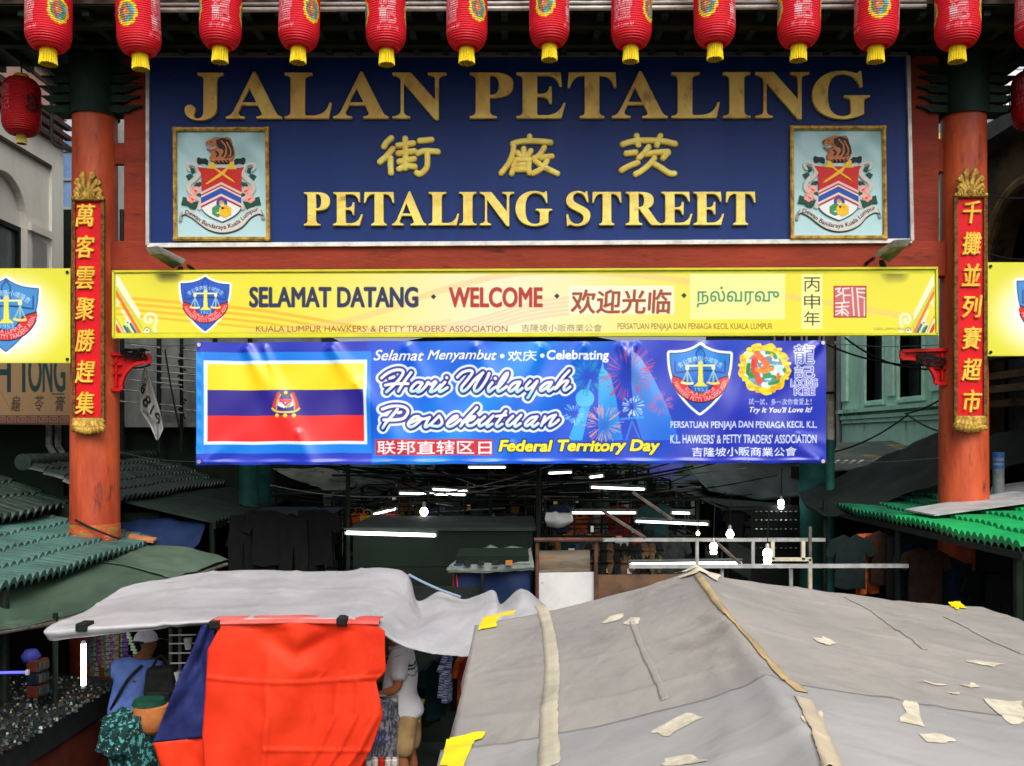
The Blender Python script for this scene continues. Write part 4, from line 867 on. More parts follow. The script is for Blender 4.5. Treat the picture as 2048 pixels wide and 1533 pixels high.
LAN = [(98, 104, 25, "first red lantern from the left end of the eave row, logo turned right"), (273, 111, -32, "second red lantern of the eave row, over the left column's inner edge"), (443, 98, 270, "third red lantern of the row, above the J of the navy board"), (601, 101, 40, "fourth red lantern of the row, above the first A and L"), (770, 104, 275, "fifth red lantern of the row, above the A and N of the first word"), (934, 101, 35, "sixth red lantern of the row, above the gap between the two words"), (1098, 95, -12, "seventh red lantern of the row, above the E and T of the board"), (1265, 98, 62, "eighth red lantern of the row, above the A of the second word"), (1428, 94, -20, "ninth red lantern of the row, above the second L and I"), (1600, 94, 282, "tenth red lantern of the row, above the last N and G"), (1755, 96, 8, "eleventh red lantern of the row, above the board's top right corner"), (1916, 97, 274, "twelfth red lantern of the row, in front of the right column"), (2078, 92, 30, "last red lantern of the row, cut by the right edge")]
for i, (px, pb, ang, lab) in enumerate(LAN):
    o = root if i == 0 else copy_tree(root)
    q = P(px, pb, YLn); o.location = (q.x, q.y, q.z + HL)
    # logo faces the viewer when its angle is 90 deg away from the back seam
    o.rotation_euler = (R([1, -2, .5, 2, -1, .6, -.5, 1.5, -1, .4, 1, 0, 1][i]), R([1, -1.5, 1, 0, -1, .5, 1, -.6, .8, 1, -1, .5, 0][i]), R(ang + 90) + math.atan2(-q.x, YLn))
    o["label"] = lab; o.name = "red_lantern"
    s_ = [1.03, 1.0, .97, .96, .95, .97, .95, .96, .97, .99, 1.01, 1.02, 1.0][i]; o.scale = (s_, s_, 1)
# two older, smaller lanterns on the flanks
co = Canvas(0, 0, 360, 100, (176, 22, 30), ss=3)
for cxd in (60, 240):
    for k in range(90):
        a = rs.random() * 6.28; d = rs.random() ** .5; x, y = cxd + 22 * d * math.cos(a), 50 + 17 * d * math.sin(a); co.stroke([(x - 3, y), (x + 3, y)], 1.2, rs.choice([(50, 36, 34), (74, 44, 40), (40, 34, 36)]), .9)
for cxd in (150, 330): co.text("龍", cxd - 20, 18, cxd + 20, 40, (196, 120, 120), -.01); co.text("記", cxd - 20, 43, cxd + 20, 63, (196, 120, 120), -.01); co.text("試一試多一次", cxd - 26, 66, cxd + 26, 71, (190, 110, 110))
for x in (0, 108, 360): co.rect(x - 1, 0, x + 1.5, 100, (130, 14, 20), .8)
o1 = P(43, 272, 13.8) + Vector((0, 0, .83)); old = thing("red_lantern", o1, "older red lantern hanging left of the left column before the cream building", "lantern", "older lanterns at the ends of the gate")
painted("body", co, lpos(.83, o1, .98), m_lan, old, k=6)
tassel(o1, o1.z - .82, .7).build("tassel", M("faded_fringe", (196, 178, 90), (160, 140, 60), 30), old, smooth=30); MB().lathe([(.1, -.01), (.105, .03), (.09, .05), (.02, .055), (.02, .07)], o1, 32).build("cap", m_cap, old, smooth=40)
MB().tube([o1 + Vector((0, 0, .06)), o1 + Vector((0, 0, .35))], .012, 6).build("cord", m_black, old)
old2 = copy_tree(old); q = P(2062, 258, 13.8); old2.location = (q.x, q.y, q.z + .83); old2.rotation_euler = (0, 0, R(-25)); old2["label"] = "older red lantern at the right edge beyond the right column"
old.rotation_euler = (0, 0, R(0))
# ================================================================ ground, sky-side buildings
SCL = .82            # everything above and below is laid out in units of .82 m; scaled to metres at the end
m_wallc = M("cream_plaster", (226, 224, 212), (206, 202, 188), 1.1, .4, .7, rough=.85, bump=.1, bscale=20, stretch=(1, 1, .35), c3=(150, 146, 134), s3=2.2, lo3=.62, hi3=.8)
m_pinkw = M("pink_plaster", (206, 168, 150), (188, 150, 134), 1.5, rough=.85, bump=.1)
m_brnm = M("brown_moulding", (84, 60, 54), (60, 46, 42), 4, rough=.7)
m_glassd = M("dull_window", (92, 98, 100), (70, 76, 78), 1.2, rough=.2, spec=.6)
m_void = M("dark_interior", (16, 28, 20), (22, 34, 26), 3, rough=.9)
m_mint = M("mint_plaster", (184, 232, 208), (158, 208, 184), 1.2, .42, .7, rough=.85, bump=.15, bscale=16, stretch=(1, 1, .4), c3=(104, 128, 114), s3=2.4, lo3=.58, hi3=.75)
m_brown = M("stained_ochre", (100, 80, 54), (66, 54, 40), 1.6, .4, .65, rough=.85, bump=.25, bscale=14, c3=(40, 36, 28), s3=3, lo3=.56, hi3=.7)
m_teal = M("teal_paint", (40, 96, 88), (30, 72, 66), 3, rough=.55)
m_dgr = M("dark_roofing", (26, 38, 32), (18, 27, 23), 4, rough=.55, bump=.1)
m_grys = M("grey_sheet", (124, 128, 126), (96, 100, 98), 2, .4, .65, rough=.6, stretch=(1, 1, .4))
m_pole = M("old_pole", (110, 104, 96), (72, 62, 54), 6, rough=.6, metal=.2)
m_dpole = M("dark_pole", (30, 38, 32), (22, 28, 24), 6, rough=.6, metal=.2)
m_wire = M("black_cable", (20, 22, 21), None, rough=.6)
gd = MB().grid(lambda u, v: ((u - .5) * 600, -120 + v * 700, 0), 30, 30).build("road", M("asphalt", (48, 54, 49), (34, 39, 35), 1.5, .4, .65, rough=.9, bump=.3, bscale=40)); tag(gd, "dark asphalt of the market street", kind="structure")

def onx(X, px, py):      # point on the street-side wall x = X seen at this pixel
    Y = X * F / (px - CX); return Y, H0 - (py - CY) * Y / F
# ---- cream building, left
lb = thing("shop_building", (-9.6, 17, 0), "cream plastered building with an arch and brown cornice lines, behind the left column", "building")
X0 = -9.0
ya, yb_ = 12.5, 19.24
MB().box(-15, X0 - .3, ya, yb_, 0, 10.5).build("wall", m_wallc, lb)
# street face: frame, sunk panel with the arch, tympanum, window
f = MB(); f.box(X0 - .3, X0, ya, yb_, 9.46, 10.5); f.box(X0 - .3, X0, 18.76, yb_, 0, 9.46)
arch = [(18.76, 9.46), (ya, 9.46), (ya, 6.2), (16.35, 6.2)] + [(17.13 - .78 * math.cos(t), 8.12 + .78 * math.sin(t)) for t in np.linspace(0, math.pi, 22)] + [(17.91, 6.2), (18.76, 6.2)]
f.prismx(arch, X0 - .3, X0 - .055)
f.build("street_face", m_wallc, lb)
MB().box(X0 - .29, X0 - .2, 16.3, 18.0, 8.05, 9.2).build("tympanum", m_wallc, lb)
wn = MB().box(X0 - .29, X0 - .24, 14, 18.0, 5, 8.05).build("window", m_glassd, lb)
b = MB(); b.box(X0 - .24, X0 - .17, 16.3, 17.95, 7.97, 8.06); b.box(X0 - .24, X0 - .17, 17.83, 17.93, 5, 7.97); b.build("frame", m_dpole, wn)
MB().box(X0 - .055, X0 + .02, 17.93, 18.72, 8.02, 8.16).build("impost", m_wallc, lb)
b = MB(); b.prismx([(18.08, 5.5), (18.62, 5.5), (18.62, 7.9), (18.08, 7.98)], X0 - .056, X0 - .03); b.build("pilaster", M("grey_plaster", (150, 150, 142), (132, 132, 124), 1.5, rough=.85), lb)
MB().box(X0 - .5, X0 + .05, ya, yb_ + .05, 10.5, 11.15).build("parapet", m_pinkw, lb)
for z in (10.32, 10.12, 9.92): MB().box(X0, X0 + .14 - .02 * z / 10, ya, yb_ + .1, z, z + .085).build("cornice", m_brnm, lb)
b = MB(); b.box(X0 - .02, X0 + .012, ya, 18.74, 9.40, 9.46); b.build("panel_edge", m_brnm, lb)
b = MB(); b.box(X0 - .6, X0 + .18, ya, yb_ + .1, 11.15, 11.23); b.build("coping", m_white, lb); b = MB(); b.box(X0, X0 + .07, ya, yb_, 10.93, 11.0); b.build("cornice", m_brnm, lb)
MB().tube([P(103, 138, 18.0), P(103, 282, 18.0), P(112, 292, 17.6), P(150, 304, 16)], .035, 8).build("downpipe", m_black, lb)
# glass block seen in the slit beyond it
t = thing("office_block", (-17, 36, 0), "blue glass office block glimpsed in the slit left of the left column", "building")
MB().box(-22, -14.6, 33, 44, 0, 14.4).build("wall", M("blue_glass", (52, 84, 128), (84, 116, 150), 1, .4, .6, rough=.2, spec=.7), t); b = MB()
for z in range(1, 15): b.box(-22, -14.55, 32.93, 33, z, z + .1)
b.build("floor_bands", m_grys, t)
# ---- herbal shop sign
t = thing("shop_sign", P(60, 848, 16), "brown shop sign with tall dark green letters and a key-pattern border", "sign")
MB().hexa([P(-150, 848, 16), P(143, 850, 16), P(143, 850, 16.15), P(-150, 848, 16.15), P(-150, 690, 16), P(143, 690, 16), P(143, 690, 16.15), P(-150, 690, 16.15)]).build("board", M("brown_board", (148, 118, 84), (132, 104, 74), 3), t)
cv = Canvas(-140, 692, 280, 156, (150, 120, 86), ss=3)
tg = (22, 56, 56)
for ch, a, c_ in (("H", -14, 21), ("T", 33, 62), ("O", 57, 83), ("N", 86, 104), ("G", 108, 130)): cv.text(ch, a, 706, c_, 784, tg, .012)
cv.rect(104, 787, 129, 790, (70, 66, 50))
for ch, x in (("龜", 32), ("苓", 78), ("膏", 120)): cv.text(ch, x - 9, 792, x + 9, 823, (60, 50, 40), .01, shear=.1)
cv.stroke([(0, 782), (26, 828)], .8, (130, 100, 60)); cv.rect(-140, 831, 140, 848, (92, 62, 52))
for k in range(13): x = -132 + k * 21; cv.stroke([(x, 836), (x, 844), (x + 16, 844), (x + 16, 834), (x + 2, 834)], .8, (146, 108, 88)); cv.stroke([(x + 4, 840), (x + 12, 840), (x + 12, 837), (x + 6, 837)], .7, (146, 108, 88))
painted("printed_face", cv, flat(15.99), m_print, t)
# shop front under the sign: a dark sheet stands in for the shaded hall, with grey drain pipes
t = thing("shopfront", (-9.5, 19, 0), "dark sheet standing in for the shaded shopfront under the brown sign, with grey drain pipes", "building")
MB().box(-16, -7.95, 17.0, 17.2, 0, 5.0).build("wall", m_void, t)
for px in (98, 116): MB().tube([P(px, 845, 16.8), P(px, 892, 16.8), P(px + 16, 918, 16.6), P(px + 40, 930, 16.4)], .055, 8).build("drain_pipe", M("old_pvc", (126, 126, 122), (80, 80, 76), 5, .4, .6), t)
# ---- zinc hoarding with scaffold rods
hd = thing("hoarding", P(330, 900, 20), "grey zinc hoarding with dark scaffold rods behind the left column", "hoarding")
MB().box(P(190, 0, 20).x, P(640, 0, 20).x, 20, 20.2, H0 + .33, H0 + 7).build("zinc_sheet", m_grys, hd)
MB().box(P(190, 0, 20).x, P(640, 0, 20).x, 20.05, 20.3, 0, H0 + .3).build("lower_boarding", m_dgr, hd)
MB().box(P(190, 0, 20).x, P(640, 0, 20).x, 19.75, 20.05, H0 + .26, H0 + .34).build("ledge", m_grys, hd)
for px, r in ((244, .05), (318, .05), (363, .04), (430, .05), (500, .05)): MB().tube([P(px, 905, 19.6), P(px, 420, 19.6)], r, 8).build("upright", m_dpole, hd)
rs2 = random.Random(11)
rodm = M("pale_rod", (150, 150, 146), (104, 104, 100), 5, rough=.5)
for i, (x0, x1, y) in enumerate(((262, 302, 702), (310, 405, 712), (262, 400, 738), (300, 392, 728), (322, 398, 757), (258, 364, 760), (322, 366, 775), (366, 420, 783), (240, 275, 803), (320, 364, 809), (322, 366, 822), (366, 440, 700), (262, 320, 690), (370, 440, 745), (370, 440, 820), (246, 300, 780))):
    MB().tube([P(x0, y, 19.5), P(x1, y + (x1 - x0) * .1, 19.45)], .018, 6).build("rod", rodm, hd)
b = MB()
for k in range(26):
    x, y = 363 + rs2.uniform(-6, 6), 690 + k * 6; b.bar(P(x, y, 19.5), P(x + rs2.uniform(-3, 3), y + 5, 19.5), .03)
b.build("clamp_row", m_dpole, hd)
# ---- torn cloth sign
t = Canvas(276, 735, 54, 145, (206, 208, 206), ss=3)
def cmap(cx_, cy_, w_, h_, rot):
    def mp(v):
        x = (v[:, 0] - .5) * w_; y = -(v[:, 1] - .5) * h_; c_, s_ = math.cos(rot), math.sin(rot); return np.stack([cx_ + x * c_ - y * s_, cy_ + x * s_ + y * c_], 1)
    return mp
for ch, x, y, w_, h_, r_ in (("8", 297, 803, 16, 28, 1.0), ("9", 318, 838, 15, 24, .3), ("8", 288, 778, 14, 22, .9), ("0", 299, 764, 12, 16, .6)): t.textmap(ch, cmap(x, y, w_, h_, r_), (40, 44, 44), .04)
t.stroke([(300, 828), (316, 812)], 2, (40, 44, 44)); t.textmap("S.14.11", cmap(306, 848, 26, 9, .6), (50, 54, 54), .03); t.textmap("LN", cmap(288, 826, 10, 8, .8), (50, 54, 54), .03)
def rag(X, Z):
    v = (Z - 735) / 145; u = (X - 276) / 54; l = np.interp(v, [0, .25, .6, .8, 1], [288, 281, 281, 300, 312]); r = np.interp(v, [0, .25, .6, .85, .92, 1], [292, 304, 320, 327, 322, 317])
    px = l + u * (r - l); y = 14.9 + .05 * np.sin(u * 5 + v * 4) + .06 * np.sin(v * 9) * u + .03 * np.sin(u * 12)
    return np.stack([(px - CX) * y / F, y, H0 - (Z - CY) * y / F], 1)
tag(painted("cloth_sign", t, rag, M("printed_cloth", None, attr="print", rough=.8, c2=(150, 152, 150), scale=9, lo=.5, hi=.75)), "torn white cloth sign with black numerals hanging by the left red bracket", "cloth sign")

# ================================================================ roofs of the kiosks
def tile_roof(e0, e1, t0, t1, cols, rows, amp, step, mat, name, parent, power=.9, ns=10):
    e0, e1, t0, t1 = map(Vector, (e0, e1, t0, t1)); n = (e1 - e0).cross(t0 - e0).normalized()
    if n.z < 0: n = -n
    us = [i / (cols * ns) for i in range(cols * ns + 1)]; vs = [(0, -.06)]
    for r in range(rows): vs += [(r / rows, step), ((r + .5) / rows, step * .5), ((r + .985) / rows, 0)]
    b = MB(); W = len(us)
    for v, h in vs:
        for u in us:
            q = (e0.lerp(e1, u)).lerp(t0.lerp(t1, u), v); pr = abs(math.sin(math.pi * cols * u)) ** power
            hh = (amp * pr + h) if h >= 0 else (amp * pr - .03)
            s_ = .045 * NZ(u * cols * .45 + 7, v * rows * .9 + 3); b.v.append(tuple(q + n * (hh + s_)))
    for j in range(len(vs) - 1):
        for i in range(W - 1): b.face([j * W + i, j * W + i + 1, (j + 1) * W + i + 1, (j + 1) * W + i])
    return b.build(name, mat, parent, smooth=50)
m_tileg = M("glazed_tile_dark", (34, 49, 42), (22, 33, 28), 2.5, .4, .62, rough=.3, bump=.15, bscale=9, spec=.4, c3=(54, 64, 58), s3=6, lo3=.62, hi3=.72)
m_tilet = M("glazed_tile_teal", (62, 98, 90), (46, 74, 70), 1.8, .4, .65, rough=.4, bump=.15, bscale=12, spec=.5, c3=(84, 104, 96), s3=5, lo3=.6, hi3=.72)
m_tileb = M("painted_tile_green", (20, 146, 80), (14, 118, 64), 1.5, .4, .65, rough=.45, bump=.12, bscale=14, c3=(10, 96, 58), s3=3.5, lo3=.6, hi3=.75)
m_tileshade = M("tile_green_shaded", (22, 100, 68), (16, 72, 50), 2, .4, .65, rough=.5, c3=(14, 50, 38), s3=4, lo3=.55, hi3=.7)  # shaded copy of the right roof's green, used for its far half
m_corr = M("corrugated_dark", (28, 42, 35), (20, 30, 26), 2, .4, .65, rough=.45, bump=.1)
def kiosk(name, loc, lab, cat="kiosk"): return thing(name, loc, lab, cat)
def posts(parent, pts, h, r=.05, mat=None):
    for x, y in pts: MB().tube([(x, y, 0), (x, y, h)], r, 8).build("post", mat or m_dpole, parent)
# left, behind the column
k = kiosk("kiosk", (-6.8, 19, 0), "kiosk under dark glazed roll tiles with a fat ridge, left of the blue banner")
tile_roof((-6.0, 14.7, H0 - .97), (-6.0, 23.4, H0 - .97), (-7.5, 14.7, H0 - .42), (-7.5, 23.4, H0 - .42), 44, 5, .10, .03, m_tileg, "roof", k)
b = MB()
for i in range(44):
    y = 14.7 + i * .2; b.tube([(-7.5, y, H0 - .34), (-7.5, y + .19, H0 - .34)], [.13, .11], 12)
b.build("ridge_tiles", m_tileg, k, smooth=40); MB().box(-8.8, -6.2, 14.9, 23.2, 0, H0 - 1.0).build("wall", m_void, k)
k = kiosk("kiosk", (-5.3, 20, 0), "low kiosk with a corrugated dark green roof along the left aisle")
tile_roof((-4.65, 15.0, H0 - 1.32), (-4.65, 26, H0 - 1.28), (-6.1, 15.0, H0 - .99), (-6.1, 26, H0 - .99), 62, 1, .05, .01, m_corr, "roof", k, power=1.2, ns=6)
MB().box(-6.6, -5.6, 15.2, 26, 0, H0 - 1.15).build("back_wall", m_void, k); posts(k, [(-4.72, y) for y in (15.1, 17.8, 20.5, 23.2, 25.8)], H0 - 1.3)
MB().bar((-4.66, 15, H0 - 1.35), (-4.66, 26, H0 - 1.31), .05, .09).build("gutter", m_dpole, k)
k = kiosk("kiosk", (-6.3, 12.8, 0), "kiosk with a faded teal tiled roof at the foot of the left column")
tile_roof((-5.45, 10.2, H0 - 1.62), (-5.45, 14.62, H0 - 1.62), (-7.2, 10.2, H0 - 1.25), (-7.2, 14.62, H0 - 1.25), 26, 4, .08, .04, m_tilet, "roof", k, power=.8)
b = MB()
for i in range(8):
    a = Vector((-5.45, 14.62, H0 - 1.56)).lerp(Vector((-7.2, 14.62, H0 - 1.2)), i / 8); c_ = Vector((-5.45, 14.62, H0 - 1.56)).lerp(Vector((-7.2, 14.62, H0 - 1.2)), (i + .96) / 8); b.tube([a, c_], [.1, .085], 10)
b.build("ridge_tiles", M("mossy_tile", (84, 90, 82), (56, 62, 56), 6, .4, .6, rough=.6), k, smooth=40); MB().box(-7.2, -6.4, 10.3, 14.5, 0, H0 - 1.4).build("wall", m_void, k); posts(k, [(-5.5, 10.4), (-5.5, 14.5)], H0 - 1.62)
k = kiosk("kiosk", (-8, 13.8, 0), "kiosk roofed in dark green roll tiles at the left edge under the shop sign")
tile_roof((-7.0, 11.5, H0 - 1.12), (-7.0, 15.3, H0 - 1.12), (-8.9, 11.5, H0 - .42), (-8.9, 15.3, H0 - .42), 18, 4, .11, .035, m_tileg, "roof", k)
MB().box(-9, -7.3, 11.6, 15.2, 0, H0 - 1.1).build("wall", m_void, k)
# right
k = kiosk("kiosk", (6.3, 12.6, 0), "kiosk with a bright green tiled roof at the foot of the right column")
tile_roof((5.2, 9.8, H0 - 1.13), (5.2, 13.1, H0 - 1.13), (7.9, 9.8, H0 - .93), (7.9, 13.1, H0 - .93), 22, 5, .06, .045, m_tileb, "roof", k, power=.9)
tile_roof((5.2, 13.1, H0 - 1.13), (5.2, 16.4, H0 - 1.13), (7.9, 13.1, H0 - .93), (7.9, 16.4, H0 - .93), 22, 5, .06, .045, m_tileshade, "roof", k, power=.9)
pl = [(5.45, 12.35), (5.45, 13.2), (7.6, 14.6), (7.6, 13.2)]
pz = lambda x: H0 - 1.13 + (x - 5.2) / 2.7 * .2 + .135
MB().hexa([(x, y, pz(x)) for x, y in ((5.42, 12.3), (7.7, 13.3), (7.7, 14.75), (5.42, 13.25))] + [(x, y, pz(x) + .02) for x, y in ((5.42, 12.3), (7.7, 13.3), (7.7, 14.75), (5.42, 13.25))]).build("flashing", M("zinc_flashing", (176, 178, 180), (140, 140, 138), 2.5, .4, .65, rough=.5, metal=.1, c3=(140, 84, 52), s3=2.2, lo3=.68, hi3=.72), k)
MB().box(6.6, 7.9, 10, 16.3, 0, H0 - 1.05).build("wall", m_void, k); posts(k, [(5.28, 10), (5.28, 13.1), (5.28, 16.2)], H0 - 1.14); MB().bar((5.24, 9.8, H0 - 1.19), (5.24, 16.4, H0 - 1.19), .05, .08).build("gutter", m_dpole, k)
k = kiosk("kiosk", (7.6, 17.6, 0), "kiosk with a dull ribbed roof behind the right column, under a grey flashing")
tile_roof((6.1, 16.5, H0 - .95), (6.1, 19, H0 - .95), (8.6, 16.5, H0 - .5), (8.6, 19, H0 - .5), 12, 3, .07, .05, m_tileg, "roof", k); MB().box(6.9, 8.6, 16.6, 19, 0, H0 - .8).build("wall", m_void, k)
MB().hexa([P(1975, 1000, 15), P(2080, 985, 15), P(2080, 962, 16.3), P(1985, 975, 16.3), P(1975, 997, 15), P(2080, 982, 15), P(2080, 959, 16.3), P(1985, 972, 16.3)]).build("flashing", M("zinc_flashing", (176, 178, 180)), k)
q = P(1997, 990, 15.4); pp = thing("vent_pipe", q, "grey vent pipe ringed with blue tape right of the right column", "pipe"); MB().tube([q, P(1997, 905, 15.4)], .085, 16).build("pipe", M("grey_pvc", (136, 144, 146), (104, 110, 112), 6), pp, smooth=40)
for y0, y1 in ((906, 916), (922, 926), (931, 938)): MB().tube([P(1997, y1, 15.4), P(1997, y0, 15.4)], .089, 16).build("tape_ring", M("blue_tape", (44, 96, 168), (60, 110, 180), 5), pp, smooth=40)
# ---- mint shophouse, right
mb_ = thing("shop_building", (9.5, 23, 0), "mint green shophouse with two tall dark windows, right of the blue banner", "building")
XR0 = 8.7
def wallx(b, y0, y1, z0, z1, d=.3): b.box(XR0, XR0 + d, y0, y1, z0, z1)
w1, w2 = onx(XR0, 1768, 0)[0], onx(XR0, 1733, 0)[0]; w3, w4 = onx(XR0, 1847, 0)[0], onx(XR0, 1800, 0)[0]
b = MB(); ze = 5.05; zt = 8.6; yN, yF = 19.4, 25.3
wallx(b, yN, yF, 3.95, ze); wallx(b, yN, yF, zt, 9.6); wallx(b, yN, w3, ze, zt); wallx(b, w4, w1, ze, zt); wallx(b, w2, yF, ze, zt); b.box(XR0 + .3, 15, yN, yF, 3.95, 9.6); b.build("wall", m_mint, mb_)
for a, c_ in ((w3, w4), (w1, w2)):
    wn = MB().box(XR0 + .2, XR0 + .25, a, c_, ze, zt).build("window", M("dark_shutter", (34, 44, 40), (24, 32, 28), 4, rough=.5), mb_)
    b = MB(); b.box(XR0 - .05, XR0 + .2, a - .1, a, ze - .05, zt); b.box(XR0 - .05, XR0 + .2, c_, c_ + .1, ze - .05, zt); b.build("jamb", M("mint_trim", (196, 238, 218), (172, 216, 196), 4, rough=.7), wn)
    MB().box(XR0 - .1, XR0 + .2, a - .14, c_ + .14, ze - .12, ze - .052).build("sill", M("mint_trim", (150, 196, 172)), wn)
    MB().box(XR0 + .16, XR0 + .198, (a + c_) / 2 - .03, (a + c_) / 2 + .03, ze, zt).build("mullion", m_dgr, wn)
for y in (yN + .25, (w4 + w1) / 2, yF - .3): MB().box(XR0 - .07, XR0 - .003, y - .22, y + .22, ze + .05, zt).build("pilaster", M("mint_trim", (150, 196, 172)), mb_)
for z, d in ((4.78, .16), (4.62, .1), (4.52, .06)): MB().box(XR0 - d, XR0, yN, yF, z, z + .09).build("moulding", m_mint, mb_)
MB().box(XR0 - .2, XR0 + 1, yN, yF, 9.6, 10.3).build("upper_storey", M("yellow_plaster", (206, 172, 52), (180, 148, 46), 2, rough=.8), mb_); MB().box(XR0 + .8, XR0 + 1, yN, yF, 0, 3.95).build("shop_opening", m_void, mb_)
MB().tube([(XR0 - .12, yF - .1, 3), (XR0 - .12, yF - .1, 9)], .06, 8).build("downpipe", m_grys, mb_)
def drape(p0, p1, sag, n=14):
    a, c_ = Vector(p0), Vector(p1); return [a.lerp(c_, i / n) - Vector((0, 0, sag * 4 * (i / n) * (1 - i / n))) for i in range(n + 1)]
# dark house beyond
dh = thing("shop_building", (9.6, 30, 0), "dark shophouse with white window bars between the banner pole and the mint house", "building")
MB().box(8.9, 15, 25.4, 44, 0, 10).build("wall", M("dark_green_wall", (44, 54, 48), (28, 38, 32), 1.5, .4, .65, rough=.85), dh)  # dark wall colour, pushed green to carry the tint of shadow
for y in (25.9, 27.5, 29.2, 31): 
    wn = MB().box(8.84, 8.9, y, y + 1.2, 5.2, 8.4).build("window", m_void, dh); b = MB(); b.box(8.8, 8.838, y - .06, y + 1.26, 6.7, 6.78); b.box(8.8, 8.838, y - .06, y + .02, 5.2, 8.4); b.box(8.8, 8.838, y + 1.18, y + 1.26, 5.2, 8.4); b.build("bars", m_alu, wn)
# left row beyond the hoarding and the end of the street
dl = thing("shop_building", (-9.6, 40, 0), "dark row house on the left beyond the zinc hoarding", "building"); MB().box(-15, -8.6, 20.4, 60, 0, 9).build("wall", M("dark_green_wall", (58, 62, 60)), dl)
en = thing("shop_building", (0, 75, 0), "shadowed building closing the far end of the market street", "building"); MB().box(-30, 30, 75, 80, 0, 9).build("wall", M("dark_green_wall", (58, 62, 60)), en)
for x in range(-14, 15, 3): MB().box(x, x + 1.2, 74.9, 75, 4, 5.6).build("window", m_void, en)
# ---- brown building, right
bb = thing("shop_building", (9.8, 16, 0), "weathered ochre building with a deep arch behind the right column", "building")
XB = 9.0
o_ = [(12, 9.45), (19.2, 9.45), (19.2, 0), (18.3, 0), (18.3, 6.6)] + [(16.75 + 1.35 * math.cos(t), 7.0 + 1.55 * math.sin(t)) for t in np.linspace(0, math.pi, 20)] + [(15.3, 6.6), (15.3, 0), (12, 0)]
MB().prismx(o_, XB, XB + .4).build("wall", m_brown, bb)
MB().box(XB + .8, XB + 5, 12, 19.2, 0, 9.4).build("back_wall", M("dark_ochre", (50, 44, 34), (34, 32, 26), 2, rough=.9), bb)
b = MB()
ring = [(XB - .04, 16.75 + 1.43 * math.cos(t), 7.0 + 1.63 * math.sin(t)) for t in np.linspace(0, math.pi, 24)]; b.tube(ring, .11, 8); b.tube([(XB - .04, 18.19, 4), ring[0]], .11, 8); b.build("arch_moulding", M("ochre_trim", (136, 112, 76), (100, 82, 56), 3, .4, .6, rough=.8), bb, smooth=40)
MB().box(XB + .42, XB + .5, 15.4, 18.2, 4, 6.4).build("window", m_glassd, bb)
for z, d in ((5.55, .35), (5.2, .2), (4.95, .28), (4.7, .12)): MB().box(XB - d, XB, 12, 19.2, z, z + .13).build("moulding", m_brown, bb)
for y in np.arange(12.6, 19, .9): MB().box(XB - .25, XB - .003, y, y + .5, 5.72, 6.3).build("balustrade_block", m_brown, bb)
MB().prismx([(12, 9.452), (19.4, 9.452), (19.4, 9.82), (12, 9.62)], XB - .5, XB + 4).build("roof_edge", M("roof_edge", (84, 86, 84), (60, 62, 60), 3), bb)
# ---- far towers against the sky, right
for i, (xa, xb2, yt, Y, c_, lab) in enumerate(((1888, 1930, 60, 70, (226, 226, 230), "pale tower far off in the gap above the right column"), (1925, 1962, 168, 58, (206, 232, 216), "pale mint block with a stepped edge right of the green collar"), (1988, 2100, 96, 80, (232, 228, 232), "white high-rise far behind the ochre building"))):
    t = thing("tower_block", P((xa + xb2) / 2, CY + 4.1 * F / Y, Y), lab, "building"); a, c2_ = P(xa, yt, Y), P(xb2, yt, Y)
    MB().box(a.x, c2_.x, Y, Y + 8, 0, a.z).build("wall", M("pale_facade%d" % i, c_, tuple(v - 14 for v in c_), .6, rough=.8), t); b = MB()
    for z in np.arange(2, a.z, 2.2): b.box(a.x - .05, c2_.x + .05, Y - .06, Y - .003, z, z + .7)
    b.build("window_bands", M("pale_glazing", (190, 196, 204), (176, 184, 194), 1), t)
t = thing("scaffold", P(2020, 880, 57), "thin scaffold against the white sky at the right edge", "scaffold"); 
for px in range(2000, 2062, 10): MB().tube([P(px, 300, 57), P(px, 176 + (px % 3) * 8, 57)], .06, 5).build("upright", m_pole, t)
for py in (198, 214): MB().tube([P(1996, py + 6, 57), P(2062, py - 8, 57)], .05, 5).build("rail", m_pole, t)
# ---- pillars and pole of the street canopy, canopy itself (unseen, kept low and narrow to darken the aisle)
cn = thing("shade_canopy", (0, 36, 0), "unseen dark green canopy added to darken the market street, with teal pillars", "canopy")
MB().prism([(-3.5, 5.5), (0, 6.1), (3.5, 5.5), (3.5, 5.6), (0, 6.25), (-3.5, 5.6)], 17.4, 72).build("roof", m_dgr, cn)
for x, y, r in ((P(497, 0, 17.6).x, 17.6, .17), (P(523, 0, 18.6).x, 18.6, .17), (P(1626, 0, 17.3).x, 17.3, .24)): MB().tube([(x, y, 0), (x, y, 5.5)], r, 20).build("pillar", m_teal, cn, smooth=40)
for y in (30, 45, 60):
    for x in (-4.3, 4.5): MB().tube([(x, y, 0), (x, y, 5.5)], .2, 16).build("pillar", m_teal, cn, smooth=40)
q = P(1660, 0, 16); pp = thing("street_pole", (q.x, 16, 0), "pole with white top and teal foot at the banner's right end", "pole")
MB().tube([(q.x, 16, 0), (q.x, 16, H0)], .075, 14).build("foot", m_teal, pp, smooth=40); MB().tube([(q.x, 16, H0), (q.x, 16, 7)], .07, 14).build("shaft", M("grey_white_paint", (176, 174, 166), (138, 124, 104), 3, .45, .62), pp, smooth=40); MB().tube([P(1660, 789, 16), P(1660, 784, 16)], .085, 14).build("band", m_black, pp)
